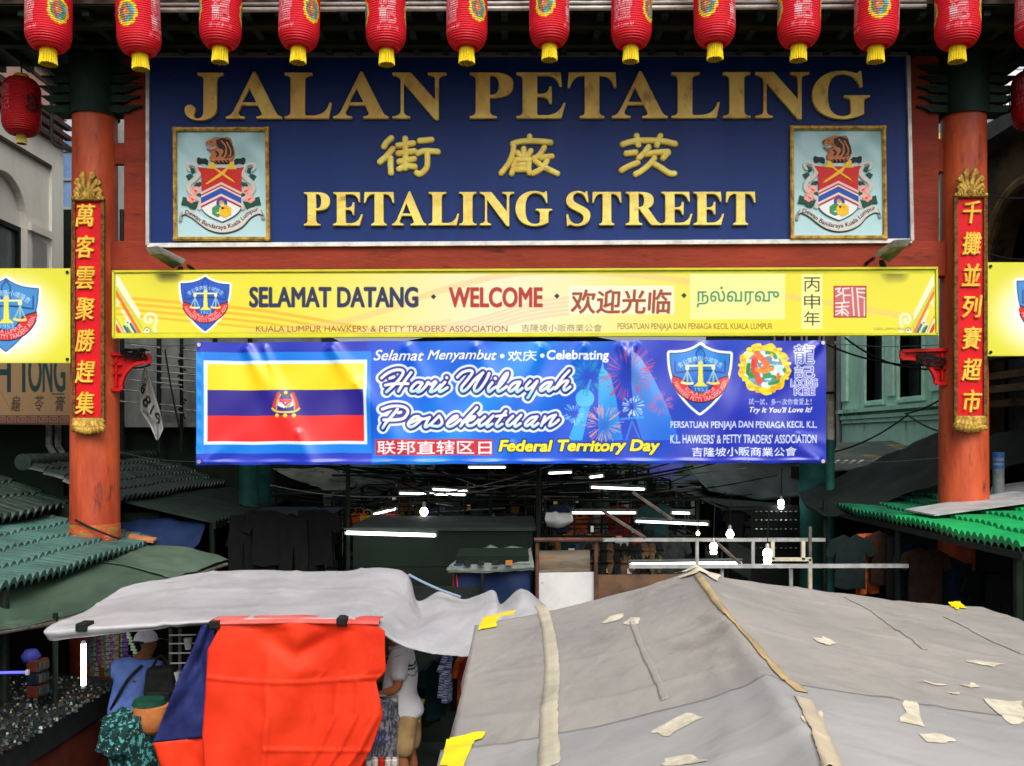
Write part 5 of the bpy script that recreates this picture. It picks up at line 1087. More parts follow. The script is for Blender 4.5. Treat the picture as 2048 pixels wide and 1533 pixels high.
# roofs seen right of the pole
k = kiosk("kiosk", (7.5, 21, 0), "kiosk with a grey sheet roof streaked yellow below the mint house")
MB().hexa([P(1655, 945, 18.2), P(1880, 925, 18.6), P(1880, 880, 22), P(1675, 888, 22), P(1655, 943, 18.2), P(1880, 923, 18.6), P(1880, 878, 22), P(1675, 886, 22)]).build("roof", M("grey_roof", (84, 92, 88), (62, 70, 66), 2, .4, .65, rough=.6, c3=(146, 128, 74), s3=1.4, lo3=.54, hi3=.62), k); MB().box(6.4, 8.4, 18.8, 22, 0, H0 - .6).build("wall", m_void, k)
b = MB(); [b.bar(P(1668 + 16 * i, 926, 18), P(1678 + 16 * i, 921, 18.3), .05, .02) for i in range(4)]; b.build("edge_glints", m_white, k)

# ================================================================ tarpaulins and awnings
def cloth(name, rows, nu, nv, mat, parent=None, wr=.02, fs=2.2, th=.008, seed=0, extra=None):
    fn = net(rows)
    def g(u, v):
        p = fn(u, v); d = wr * (NZ(u * nu / 5 * fs / 2 + seed, v * nv / 5 * fs / 2 + seed) + .5 * NZ(u * nu / 2.2 * fs / 2 + seed, v * nv / 2.2 * fs / 2)); q = Vector((p.x, p.y, p.z + d))
        return extra(u, v, q) if extra else q
    o = MB().grid(g, nu, nv).build(name, mat, parent, smooth=True); return thick(o, th)
m_tarpk = M("black_tarp", (26, 33, 29), (20, 26, 23), 1.5, .4, .65, rough=.55, bump=.15, bscale=6)
rows = [[P(1598, 985, 16.2), P(1700, 945, 16.3), P(1800, 900, 16.5), P(1888, 862, 16.7)], [P(1610, 1010, 15.7), P(1710, 985, 15.6), P(1805, 950, 15.7), P(1900, 912, 15.8)], [P(1645, 1034, 15.2), P(1722, 1026, 14.9), P(1815, 988, 15), P(1910, 958, 15.2)]]
t = thing("tarpaulin", P(1750, 1000, 15.6), "large dark tarpaulin sloping down left from the right column", "tarpaulin"); cloth("sheet", rows, 40, 24, m_tarpk, t, .05); posts(t, [(P(1650, 0, 15.3).x, 15.3), (P(1895, 0, 16.4).x, 16.4)], H0 - .95, .04)
rows = [[P(1960, 880, 16.5), P(2010, 862, 16.5), P(2090, 850, 16.5)], [P(1975, 940, 16), P(2020, 930, 16), P(2090, 920, 16)]]
t = thing("tarpaulin", P(2020, 940, 16), "dark tarpaulin over the yard at the right edge below the ochre building", "tarpaulin"); cloth("sheet", rows, 16, 10, m_tarpk, t, .05)
m_tarpb = M("blue_tarp", (28, 44, 78), (21, 34, 62), 1.6, .4, .65, rough=.5, bump=.15, bscale=8)
rows = [[P(240, 1046, 15), P(300, 1036, 15.2), P(360, 1040, 15.2), P(412, 1046, 15.2)], [P(250, 1075, 14.6), P(300, 1070, 14.6), P(350, 1085, 14.6), P(408, 1064, 14.8)], [P(262, 1098, 14.3), P(300, 1096, 14.3), P(352, 1112, 14.3), P(396, 1092, 14.5)]]
t = thing("tarpaulin", P(330, 1090, 14.6), "dark blue tarpaulin under the corrugated roof beside the left column", "tarpaulin"); cloth("sheet", rows, 26, 16, m_tarpb, t, .05)
o = MB().hexa([P(255, 1078, 14.3), P(306, 1087, 14.2), P(314, 1080, 14.4), P(262, 1072, 14.5), P(255, 1074, 14.3), P(306, 1083, 14.2), P(314, 1076, 14.4), P(262, 1068, 14.5)]).build("plank", M("orange_wood", (186, 124, 84), (150, 96, 64), 6)); tag(o, "short orange plank lying on the roof edge right of the left column", "plank")
rows = [[P(545, 938, 20), P(600, 935, 20.2), P(660, 938, 20), P(716, 968, 19.6)], [P(575, 955, 19), P(610, 958, 19), P(650, 968, 19), P(706, 975, 19.2)], [P(612, 966, 18.5), P(635, 975, 18.4), P(655, 984, 18.3), P(672, 990, 18.3)]]
t = thing("awning", P(640, 985, 19), "patched grey awning sheet peeping out below the banner's left half", "awning"); cloth("sheet", rows, 24, 14, M("grey_patched", (112, 116, 106), (84, 90, 84), 1.8, .45, .6, rough=.7, c3=(70, 76, 78), s3=1.2, lo3=.55, hi3=.6), t, .04)
posts(t, [(P(680, 0, 18.6).x, 18.6)], H0 - 1.0, .04)
rows = [[P(660, 925, 25), P(740, 922, 25), P(800, 925, 25), P(818, 938, 24.5)], [P(690, 960, 23.5), P(740, 956, 23.4), P(780, 960, 23.2), P(806, 952, 23.5)]]
t = thing("awning", P(740, 960, 24), "dark green awning with a ragged hem deeper down the left aisle", "awning"); cloth("sheet", rows, 24, 10, M("awning_green", (48, 78, 62), (34, 58, 46), 2, rough=.7), t, .05); posts(t, [(P(800, 0, 23.4).x, 23.4)], H0 - .95, .04)
rows = [[P(1300, 928, 23), P(1340, 925, 23), P(1370, 932, 23)], [P(1296, 950, 22.6), P(1330, 962, 22.6), P(1352, 945, 22.6)]]
t = thing("tarpaulin", P(1330, 950, 22.8), "small crumpled blue-violet tarp under the banner right of centre", "tarpaulin"); cloth("sheet", rows, 16, 10, M("violet_tarp", (66, 72, 150), (48, 54, 120), 3), t, .06)
rows = [[P(1370, 932, 26), P(1480, 925, 26), P(1600, 930, 26)], [P(1420, 985, 20), P(1530, 1000, 19), P(1625, 990, 18.5)]]
t = thing("awning", P(1500, 985, 21), "dark green ribbed awning over the right row of stalls", "awning"); cloth("sheet", rows, 30, 16, m_corr, t, .05); posts(t, [(P(1450, 0, 20).x, 20), (P(1615, 0, 18.8).x, 18.8)], H0 - 1.1, .04)
# green awning on the left
m_awng = M("green_canvas", (70, 90, 74), (48, 66, 55), 1.0, .4, .62, rough=.75, bump=.12, bscale=8, stretch=(1, .35, 1), c3=(106, 124, 106), s3=1.6, lo3=.58, hi3=.75, trans=.12)
t = thing("awning", (-5.2, 11.6, 0), "faded green canvas awning between the teal tiled roof and the white canopy", "awning")
rows = [[(-6.2, 8.8, H0 - 1.62), (-6.0, 10.6, H0 - 1.66), (-5.85, 12.4, H0 - 1.66), (-5.5, 14.3, H0 - 1.62)], [(-5.9, 8.8, H0 - 1.70), (-5.5, 10.6, H0 - 1.82), (-5.2, 12.4, H0 - 1.76), (-4.85, 14.3, H0 - 1.66)], [(-5.7, 8.8, H0 - 1.9), (-5.02, 10.4, H0 - 1.97), (-4.6, 12.2, H0 - 1.9), (-4.15, 13.95, H0 - 1.78)]]
cloth("sheet", rows, 60, 26, m_awng, t, .05, 1.6)
rows2 = [[Vector(p) + Vector((0, 0, .03)) for p in r[2:]] for r in rows]
cloth("patch_sheet", [[p[0].lerp(p[1], .25), p[0].lerp(p[1], .6), p[1] + Vector((.02, .02, .01))] for p in rows2], 30, 22, M("green_canvas_pale", (80, 97, 82), (60, 76, 64), 1.0, .4, .62, rough=.75), t, .03)
MB().tube([(-5.7, 8.8, H0 - 1.93), (-5.02, 10.4, H0 - 2.0), (-4.6, 12.2, H0 - 1.93), (-4.15, 13.95, H0 - 1.81)], .025, 8).build("edge_rail", m_pole, t)
posts(t, [(-5.0, 10.5), (-4.25, 13.9)], H0 - 1.9, .03)

# ================================================================ white canopy and red sheet
m_wht = M("white_plastic_sheet", (214, 213, 215), (194, 194, 198), 1.2, .4, .65, rough=.42, bump=.1, bscale=5, spec=.5, c3=(226, 227, 224), s3=1.6, lo3=.58, hi3=.75, trans=.45)
wc = thing("stall_canopy", (-2.6, 10.8, 0), "whitish plastic sheet stretched over the middle stall, ragged at its right end", "canopy")
rows = [
 [P(255, 1172, 11.2), P(380, 1152, 12), P(490, 1143, 12.3), P(650, 1146, 12.3), P(760, 1139, 12.3), P(815, 1152, 12.2), P(835, 1204, 12), P(880, 1183, 12), P(930, 1197, 11.8), P(985, 1179, 11.6), P(1002, 1207, 11.5), P(1042, 1177, 11.4), P(1085, 1206, 11.3)],
 [P(185, 1215, 10.5), P(310, 1192, 11), P(450, 1180, 11.2), P(620, 1182, 11.2), P(752, 1180, 11.2), P(806, 1196, 11.1), P(840, 1240, 10.9), P(890, 1230, 10.9), P(940, 1232, 10.8), P(982, 1228, 10.7), P(1003, 1242, 10.6), P(1042, 1236, 10.5), P(1085, 1240, 10.4)],
 [P(94, 1256, 9.6), P(230, 1248, 9.7), P(400, 1240, 9.72), P(560, 1237, 9.72), P(700, 1235, 9.72), P(742, 1246, 9.75), P(790, 1274, 9.8), P(830, 1287, 9.8), P(870, 1297, 9.8), P(910, 1301, 9.8), P(945, 1304, 9.8), P(990, 1308, 9.8), P(1040, 1308, 9.8)],
 [P(100, 1284, 9.58), P(240, 1266, 9.62), P(392, 1250, 9.68), P(560, 1242, 9.7), P(700, 1240, 9.7), P(742, 1251, 9.72), P(790, 1280, 9.76), P(830, 1293, 9.77), P(870, 1303, 9.77), P(910, 1307, 9.77), P(945, 1310, 9.77), P(990, 1314, 9.77), P(1040, 1314, 9.77)]]
def wx(u, v, q):
    s_ = 0
    for a, o in ((.22, 0), (.30, .05), (.42, -.03), (.12, .02)): s_ += .016 * math.exp(-((u - a - o * v - .0) / .005) ** 2)
    for b_, o in ((.3, .1), (.55, -.06), (.75, .08)): s_ += .013 * math.exp(-((v - b_ - o * u) / .014) ** 2) * (u < .5)
    s_ += .012 * math.sin(v * 9 + u * 6) * (1 if u < .5 else 1.5)
    return q + Vector((0, 0, s_))
cloth("sheet", rows, 150, 50, m_wht, wc, .016, 2.4, .006, 2, wx)
MB().tube([P(104, 1261, 9.66), P(420, 1247, 9.74), P(760, 1244, 9.76)], .022, 10).build("front_rail", m_pole, wc, smooth=True)
MB().tube([P(255, 1180, 11.2), P(490, 1150, 12.25), P(815, 1158, 12.15)], .022, 10).build("back_rail", m_pole, wc, smooth=True)
posts(wc, [(P(600, 0, 9.85).x, 9.85), (P(470, 0, 9.85).x, 9.85), (P(490, 0, 12.2).x, 12.2), (P(812, 0, 12.1).x, 12.1)], H0 - 1.86, .022, m_pole)
for px, py in ((168, 1252), (433, 1247), (686, 1241)): q = P(px, py, 9.6); o = MB().box(q.x - .055, q.x + .055, 9.52, 9.72, q.z - .045, q.z + .035).build("clamp", m_black, wc); bevel(o, .012)
o = MB().tube(drape(P(818, 1150, 12.1), P(920, 1194, 11.4), .02, 8), .016, 6).build("cord", M("pale_blue_cord", (130, 148, 170), None, rough=.8)); tag(o, "taut pale blue cord from the white canopy's peak", "cord")
m_redc = M("red_tarpaulin", (236, 62, 30), (222, 50, 24), 1.2, .4, .65, rough=.62, bump=.15, bscale=14, spec=.18, trans=.15)
rt = thing("tarpaulin", P(580, 1700, 9.6), "bright red tarpaulin with navy lining hung from the white canopy's front rail", "tarpaulin")
def red_pt(u, v):
    py = 1241 + v * 430 + (1 - v) * 8 * u; l = np.interp(py, [1240, 1262, 1300, 1400, 1470, 1560, 1680], [424, 436, 416, 410, 405, 410, 420]); r = np.interp(py, [1240, 1262, 1300, 1342, 1362, 1400, 1432, 1500, 1533, 1680], [738, 770, 770, 772, 752, 760, 766, 742, 722, 660])
    px = l + u * (r - l); Y = 9.56
    d = .035 * math.sin(u * 16 + 1.2 * math.sin(v * 3)) * min(1, v * 4) + .06 * math.sin(u * 5.2 + v * 1.3) * min(1, v * 3) + .05 * math.exp(-((u - .93) / .05) ** 2) * min(1, v * 3)
    a = abs(u - .5); d += -.07 * math.exp(-((v - .16 + a * .5) / .05) ** 2) * math.exp(-(a / .28) ** 2)           # swag
    d += .022 * math.exp(-((v - .265 - .02 * math.sin(u * 4)) / .007) ** 2) + .018 * math.exp(-((v - .60) / .008) ** 2) * (u > .35) + .03 * math.exp(-((u - .33 - .06 * v) / .02) ** 2) * min(1, v * 2)
    d += .05 * NZ(u * 6 + v * 2, v * 4) + .014 * NZ(u * 12 - v * 5, v * 9) + .03 * math.exp(-(((u - .78 + .25 * v) % .12 - .06) / .014) ** 2) * min(1, v * 2) * (u > .6)
    Y -= d + .0 * v
    return P(px, py, Y)
o = MB().grid(red_pt, 90, 110).build("sheet", m_redc, rt, smooth=True); thick(o, .006)
def red_fl(u, v):
    py = 1486 - 12 * u + v * 200; l = np.interp(v, [0, .25, 1], [306, 322, 400]); r = 425
    return P(l + u * (r - l), py, 9.62 - .05 * math.sin(u * 7 + v * 2) - .03 * NZ(u * 5, v * 7))
o = MB().grid(red_fl, 24, 30).build("lower_flap", m_redc, rt, smooth=True); thick(o, .006)
def navy(u, v):
    py = 1250 + v * 236 - 12 * u * v; l = np.interp(v, [0, .2, .5, 1], [404, 386, 352, 306]); r = np.interp(v, [0, .1, 1], [432, 428, 412])
    return P(l + u * (r - l), py, 9.66 - .04 * math.sin(u * 6 + v * 3) - .05 * NZ(u * 4, v * 7) * min(1, v * 4))
o = MB().grid(navy, 24, 50).build("lining", M("navy_lining", (44, 52, 104), (34, 40, 84), 3, .4, .6, rough=.5, bump=.25, bscale=10), rt, smooth=True); thick(o, .006)
# red edge folded over the rail
def fold(u, v): 
    a = math.pi * (v * 1.25 - .3); px = 432 + u * 330; c_ = P(px, 1243 + 6 * abs(u - .5), 9.70); return c_ + Vector((0, -.17 * math.cos(a), .035 * math.sin(a) + .02))
o = MB().grid(fold, 60, 10).build("top_fold", M("pale_red_sheet", (226, 120, 112), (214, 84, 76), 2, .4, .62, rough=.45, trans=.2), rt, smooth=True); thick(o, .005)

# ================================================================ grey gable tent, right
def t_ridge(y): return 1.69 + (y - 8.85) * (.56 / 5.35)
ZR, ZL, ZRt = H0 - 1.2, H0 - 1.8, H0 - 1.62
def tent_z(x, y):
    xr = t_ridge(y)
    if x <= xr: t_ = np.clip((xr - x) / (xr + .36), 0, 1.3); z = ZR + (ZL - ZR) * t_
    else: t_ = np.clip((x - xr) / (4.6 - xr), 0, 1.3); z = ZR + (ZRt - ZR) * t_ ** .86
    z -= .05 * math.sin(math.pi * min(t_, 1)) * (1 + .3 * math.sin(y * 1.1))
    z += .028 * math.exp(-((x - xr) / .07) ** 2)
    z += .010 * math.exp(-(((x * .5 + y + .3 * NZ(x, y)) % 1.3 - .65) / .05) ** 2) + .007 * math.exp(-(((x - .35 * y + .4 * NZ(x * .7, y * .7)) % 1.1 - .5) / .035) ** 2)
    z += .03 * NZ(x * 1.3, y * 1.1) + .007 * NZ(x * 9, y * 7) + .012 * NZ(x * 4 + 9, y * 3) + .012 * math.sin(1.9 * x + 2.3 * y) * min(1, t_ * 3)
    return z
def tent_back(x):   # far edge
    xr = 1.69
    return 9.3 - .45 * max(0, 1 - abs(x - xr) / 2.05) ** 1.0 if x < xr else 8.85 + .55 * min(1, (x - xr) / 2.9)
m_tent = M("grey_tarp", (164, 159, 152), (142, 139, 136), 1.0, .38, .68, rough=.65, bump=.5, bscale=11, stretch=(1, .55, 1), c3=(122, 114, 102), s3=1.6, lo3=.58, hi3=.8, trans=.1)
m_tent2 = M("grey_tarp_newer", (172, 170, 167), (152, 151, 151), .9, .38, .68, rough=.6, bump=.3, bscale=8, stretch=(.6, 1, 1), c3=(136, 130, 122), s3=1.5, lo3=.6, hi3=.8, trans=.1)
tn = thing("gable_tent", (2.1, 6.2, 0), "big grey gabled tarpaulin tent filling the right foreground, patched with tape", "tent")
def tsurf(x0f, x1f, y0, y1, dz=0.0, back=False):
    def g(u, v):
        yy = y0 + (y1 - y0) * v; x = x0f + (x1f - x0f) * u
        if back: yy = y0 + (tent_back(x) - y0) * v
        return Vector((x, yy, tent_z(x, yy) + dz))
    return g
o = MB().grid(tsurf(-.36, 4.6, 4.6, 9.3, 0, True), 150, 120).build("roof_sheet", m_tent, tn, smooth=True); thick(o, .006)
def near(u, v):
    x = -.42 + 5.06 * u; ye = 4.75 + .9 * max(0, (t_ridge(4.75) - x) / 1.7) ** 1.1 + (.35 * max(0, x - t_ridge(4.75)) / 3.4); y = 1.2 + (ye - 1.2) * v; return Vector((x, y, tent_z(x, y) + .014))
o = MB().grid(near, 130, 90).build("near_sheet", m_tent2, tn, smooth=True); thick(o, .006)
def hem(u, v):
    y = 1.5 + u * 7.75; x = -.36 - .05 * v - .03 * math.sin(y * 4) * v; return Vector((x, y, tent_z(-.36, y) - .30 * v))
o = MB().grid(hem, 80, 6).build("side_hem", m_tent, tn, smooth=True); thick(o, .006)
def ground_ray(px, py, lift=.02):      # where a sight line meets the tent roof
    lo, hi = 1.3, 9.6
    for _ in range(60):
        m = (lo + hi) / 2; q = P(px, py, m)
        if q.z > tent_z(q.x, m): lo = m
        else: hi = m
    q = P(px, py, lo); return Vector((q.x, lo, tent_z(q.x, lo) + lift))
def lift_at(x, y, l): return l + (.012 if y < 4.7 + .9 * max(0, (t_ridge(4.75) - x) / 1.7) ** 1.1 + .1 * max(0, x - t_ridge(4.75)) + .08 else 0)
def patch(pts, mat, nm, lift=.006, n=16):
    a, b2, c_, d_ = [Vector((x, y, 0)) for x, y in pts]
    g3 = lambda u, v: ground_ray(*(a.lerp(b2, u)).lerp(d_.lerp(c_, u), v)[:2], lift)
    # corners are fixed on the roof first, the patch then follows the cloth between them
    A, B, D, E_ = [ground_ray(p.x, p.y, lift) for p in (a, b2, c_, d_)]
    def g(u, v):
        q = (A.lerp(B, u)).lerp(E_.lerp(D, u), v); q = q + Vector((NZ(u * 3.1 + A.x * 7, v * 3.1 + A.y * 5), NZ(u * 3.7 + 20 + A.y * 3, v * 3.7), 0)) * .035; return Vector((q.x, q.y, tent_z(q.x, q.y) + lift_at(q.x, q.y, lift)))
    o = MB().grid(g, n, n).build(nm, mat, tn, smooth=True); return o
m_tapec = M("cream_tape", (212, 204, 182), (176, 168, 148), 9, .42, .68, rough=.6, bump=.3, bscale=25); m_tapet = M("tan_tape", (186, 164, 120), (160, 138, 104), 2, .4, .6, rough=.6); m_tapey = M("yellow_tape", (240, 220, 20), (226, 200, 20), 3, rough=.4)
for p in ([(1202, 1250), (1226, 1232), (1247, 1230), (1240, 1240)], [(1246, 1252), (1258, 1238), (1281, 1237), (1276, 1250)], [(1624, 1277), (1650, 1276), (1676, 1289), (1652, 1292)], [(1934, 1325), (1950, 1322), (2013, 1330), (1985, 1336)], [(1832, 1365), (1850, 1364), (1895, 1371), (1880, 1374)], [(1918, 1370), (1945, 1368), (1962, 1376), (1945, 1379)], [(1895, 1387), (1910, 1386), (1918, 1389), (1905, 1391)],
          [(1604, 1430), (1648, 1428), (1655, 1457), (1612, 1455)], [(1812, 1407), (1838, 1405), (1852, 1462), (1800, 1452)], [(1836, 1474), (1884, 1476), (1918, 1492), (1860, 1494)], [(1306, 1468), (1368, 1433), (1400, 1445), (1332, 1482)], [(1330, 1524), (1388, 1515), (1410, 1535), (1330, 1540)], [(1962, 1398), (2048, 1405), (2048, 1450), (2028, 1458)]): patch(p, m_tapec, "tape_patch")
patch([(1345, 1150), (1392, 1137), (1440, 1152), (1437, 1166)], m_tapec, "tape_patch", .014); patch([(1356, 1158), (1400, 1143), (1424, 1156), (1392, 1152)], m_tapec, "tape_patch", .022)
for p in ([(972, 1214), (1036, 1213), (1026, 1232), (1004, 1234)], [(966, 1218), (1006, 1218), (990, 1256), (953, 1264)], [(1893, 1208), (1920, 1205), (1934, 1218), (1912, 1222)], [(902, 1478), (968, 1467), (962, 1482), (900, 1494)], [(897, 1480), (945, 1486), (922, 1545), (878, 1540)]): patch(p, m_tapey, "yellow_tape", .012)
def strip(pts, w0, w1, mat, nm, lift=.008):
    cps = [ground_ray(x, y, 0) for x, y in pts]; line = crom(cps, 24); b = MB(); N = len(line)
    for i, q in enumerate(line):
        d = (line[min(i + 1, N - 1)] - line[max(i - 1, 0)]).normalized(); s_ = Vector((d.y, -d.x, 0)).normalized() * (w0 + (w1 - w0) * i / N) * (1 + .2 * NZ(i * .7, 3))
        for k_ in (-1, -.33, .33, 1): x, y = q.x + s_.x * k_, q.y + s_.y * k_; b.v.append((x, y, tent_z(x, y) + lift_at(x, y, lift)))
    for i in range(N - 1):
        for k_ in range(3): b.face([i * 4 + k_, i * 4 + k_ + 1, (i + 1) * 4 + k_ + 1, (i + 1) * 4 + k_])
    o = b.build(nm, mat, tn, smooth=True); thick(o, .0015)
strip([(1393, 1150), (1440, 1210), (1500, 1280), (1560, 1350), (1605, 1392)], .026, .032, m_tapet, "ridge_tape", .010); strip([(1606, 1405), (1632, 1460), (1650, 1500), (1668, 1545)], .038, .042, M("tan_tape_pale", (190, 176, 150), (170, 160, 140), 2), "ridge_tape", .012)
strip([(1078, 1206), (1088, 1230), (1100, 1290), (1104, 1350), (1098, 1430), (1098, 1540)], .05, .055, M("seam_tape", (190, 182, 158), (168, 162, 144), 3, .4, .6), "seam_tape", .008)
for p in ([(1262, 1240), (1300, 1330), (1330, 1400)], [(1690, 1195), (1760, 1235), (1850, 1300)], [(1890, 1235), (1960, 1270), (2048, 1310)]): strip(p, .02, .022, M("faint_seam", (156, 151, 142), (146, 143, 138), 3), "seam_tape", .006)
posts(tn, [(-.3, 9.1), (4.5, 9.2), (-.3, 5.2), (4.5, 3)], ZL - .05, .025, m_pole); posts(tn, [(1.68, 8.8)], ZR - .05, .025, m_pole)
MB().tube([(1.68, 8.86, ZR - .05), (t_ridge(2), 2, ZR - .05)], .025, 8).build("ridge_pole", m_pole, tn)
# ================================================================ lamps
m_tube = M("lit_tube", (240, 248, 240), None, emit=5); m_warm = M("warm_bulb", (255, 214, 150), None, emit=14); m_cool = M("cool_bulb", (250, 252, 255), None, emit=12); m_violet = M("violet_led", (80, 80, 230), None, emit=1.3)
def tube_lamp(x0, y0, x1, y1, Y, lab, fix=True, r=.03, mat=None, Y1=None):
    a, b2 = P(x0, y0, Y), P(x1, y1, Y1 or Y); t = thing("tube_lamp", a.lerp(b2, .5), lab, "lamp", "lit fluorescent tubes of the market")
    MB().tube([a, b2], r, 10).build("tube", mat or m_tube, t, smooth=40)
    d = (b2 - a).normalized()
    if fix:
        up = Vector((0, .02, r + .03)); MB().bar(a + up - d * .04, b2 + up + d * .04, .04, .028).build("fitting", M("lamp_fitting", (84, 92, 86), (66, 72, 68), 6, rough=.7), t)
    for p in (a - d * .015, b2 + d * .015): MB().bar(p - d * .015, p + d * .015, .03, .05).build("end_cap", m_alu, t)
TL = [(693, 1066, 870, 1071, 14.85, "nearest fluorescent tube, over the dark green stall back"), (800, 987, 930, 990, 17.8, "lower of the two bright tubes left of centre under the banner"), (866, 979, 934, 983, 17.9, "thin upper tube behind the bright pair under the banner"), (1145, 1026, 1270, 1026, 15.85, "tube over the pale shelf right of the street's middle"), (1272, 1043, 1414, 1049, 15.7, "long tube on the right row, left of the warm bulb"), (1262, 1130, 1480, 1127, 14.45, "tube just above the tent's peak behind the aluminium rails"), (1183, 975, 1288, 979, 15.8, "tube under the banner right of the middle pole"), (1345, 1026, 1378, 1027, 15.8, "short tube end right of the long ceiling tube"), (748, 1029, 792, 1018, 17.9, "tilted tube by the white round bulb"), (1098, 947, 1142, 945, 17.5, "small tube close under the banner's lower edge, at its middle"), (938, 935, 1010, 935, 18.0, "tube touching the banner's hem left of the middle poles"), (912, 1052, 936, 1053, 17.6, "short low tube in the middle stall's recess"), (1180, 955, 1205, 952, 15.9, "small tube in the right row under the banner")]
for x0, y0, x1, y1, Y, lab in TL: tube_lamp(x0, y0, x1, y1, Y, lab, r=.028 if Y < 15 else .019)
tube_lamp(167, 1288, 167, 1371, 10.55, "upright white tube on the trinket stall at lower left", False, r=.028); tube_lamp(-6, 1346, 52, 1345, 9.9, "violet light strip at the left edge of the trinket stall", False, .014, m_violet)
def bulb(px, py, Y, r, lab, mat, kind=0):
    q = P(px, py, Y); t = thing("light_bulb", q + Vector((0, 0, 2.2 * r)), lab, "bulb", "bare bulbs over the stalls")
    if kind == 0: prof = [(.01, -1.15 * r), (.6 * r, -1.0 * r), (r, -.35 * r), (.95 * r, .15 * r), (.5 * r, .9 * r), (.38 * r, 1.15 * r)]
    else: prof = [(.3 * r, -2 * r), (.8 * r, -1.9 * r), (.9 * r, -1.2 * r), (.7 * r, -.9 * r), (1.0 * r, -.3 * r), (1.05 * r, .4 * r), (.6 * r, 1.0 * r)]
    MB().lathe(prof, q, 18).build("glass", mat, t, smooth=60); MB().lathe([(.4 * r, 1.1 * r), (.45 * r, 1.9 * r), (.2 * r, 2.3 * r)], q, 14).build("socket", m_alu, t, smooth=40)
    MB().tube([q + Vector((0, 0, 2.2 * r)), q + Vector((.02, 0, 2.2 * r + .5))], .008, 5).build("flex", m_wire, t)
bulb(848, 1023, 17.5, .075, "white round bulb left of the street's middle, beside the tilted tube", m_cool); bulb(1460, 1068, 14.8, .06, "white bulb tilted behind the upper aluminium rail", m_cool); bulb(1562, 1006, 17.2, .055, "white bulb in front of the rack of sunglasses", m_cool, 1)
bulb(1535, 1108, 12.8, .06, "white spiral bulb hanging above the lower aluminium rail", m_cool, 1); bulb(1427, 1094, 13.0, .052, "glowing warm bulb hung from the upper aluminium rail", m_warm, 1); bulb(1396, 1067, 15.4, .03, "small amber bulb left of the warm one", m_warm); bulb(935, 975, 26, .05, "tiny far bulb left of the middle poles under the banner", m_cool); bulb(949, 976, 26, .05, "tiny far bulb beside its twin under the banner", m_cool); bulb(1288, 1032, 18, .04, "small white bulb beside the right row's shelf tube", m_cool)

# ================================================================ goods
def shirt_mb():
    o = [(-.10, .0), (-.34, -.10), (-.40, -.33), (-.29, -.37), (-.24, -.27), (-.25, -.86), (-.08, -.90), (.1, -.87), (.25, -.9), (.24, -.27), (.29, -.37), (.40, -.33), (.34, -.10), (.10, .0), (.0, -.05)]
    b = MB(); n = len(o)
    for y0 in (-.03, .03):
        for x, z in o: b.v.append((x, y0 + .02 * math.sin(x * 22 + z * 5), z))
    b.face(list(range(n))); b.face([n + i for i in reversed(range(n))])
    for i in range(n): j = (i + 1) % n; b.face([i, n + i, n + j, j])
    return b
def bag_mb():
    b = MB(); b.hexa([(-.16, -.06, -.42), (.16, -.06, -.42), (.16, .06, -.42), (-.16, .06, -.42), (-.19, -.07, -.16), (.19, -.07, -.16), (.17, .05, -.14), (-.17, .05, -.14)]); b.tube(crom([(-.11, 0, -.17), (-.08, 0, -.03), (0, 0, 0), (.08, 0, -.03), (.11, 0, -.17)], 4), .012, 6); b.box(-.12, .12, -.085, -.06, -.37, -.25); return b
def sandal_mb():
    b = MB(); pts = [(.05 * math.sin(t) * (1.25 if math.cos(t) > 0 else .9), -.14 + .14 * math.cos(t)) for t in np.linspace(0, 2 * math.pi, 18)[:-1]]; b.prism(pts, -.012, .012); b.tube(crom([(-.06, -.01, -.12), (-.03, -.05, -.09), (.03, -.05, -.09), (.06, -.01, -.12)], 4), .014, 6); return b
def cap_mb():
    b = MB(); b.lathe([(.11, -.12), (.115, -.06), (.09, -.0), (.03, .03), (.001, .032)], (0, 0, 0), 16); b.grid(lambda u, v: (-.1 + .2 * u, -.09 - .1 * v * (1 - (2 * u - 1) ** 2) - .02, -.115 - .03 * v), 8, 4); return b
def trousers_mb():
    b = MB(); b.prism([(-.2, 0), (-.23, -.5), (-.22, -1.0), (-.04, -1.0), (0, -.4), (.04, -1.0), (.22, -1.0), (.23, -.5), (.2, 0)], -.03, .03); return b
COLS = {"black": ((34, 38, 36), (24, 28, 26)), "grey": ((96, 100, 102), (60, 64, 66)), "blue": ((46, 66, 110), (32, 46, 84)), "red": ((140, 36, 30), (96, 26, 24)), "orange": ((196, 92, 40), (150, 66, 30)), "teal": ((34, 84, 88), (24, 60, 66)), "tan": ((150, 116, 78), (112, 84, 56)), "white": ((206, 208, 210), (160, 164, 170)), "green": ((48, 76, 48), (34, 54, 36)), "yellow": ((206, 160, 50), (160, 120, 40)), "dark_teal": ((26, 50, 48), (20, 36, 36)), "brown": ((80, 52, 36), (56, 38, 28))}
KIND = {"shirt": shirt_mb, "bag": bag_mb, "sandal": sandal_mb, "cap": cap_mb, "trousers": trousers_mb}
BASE = {}
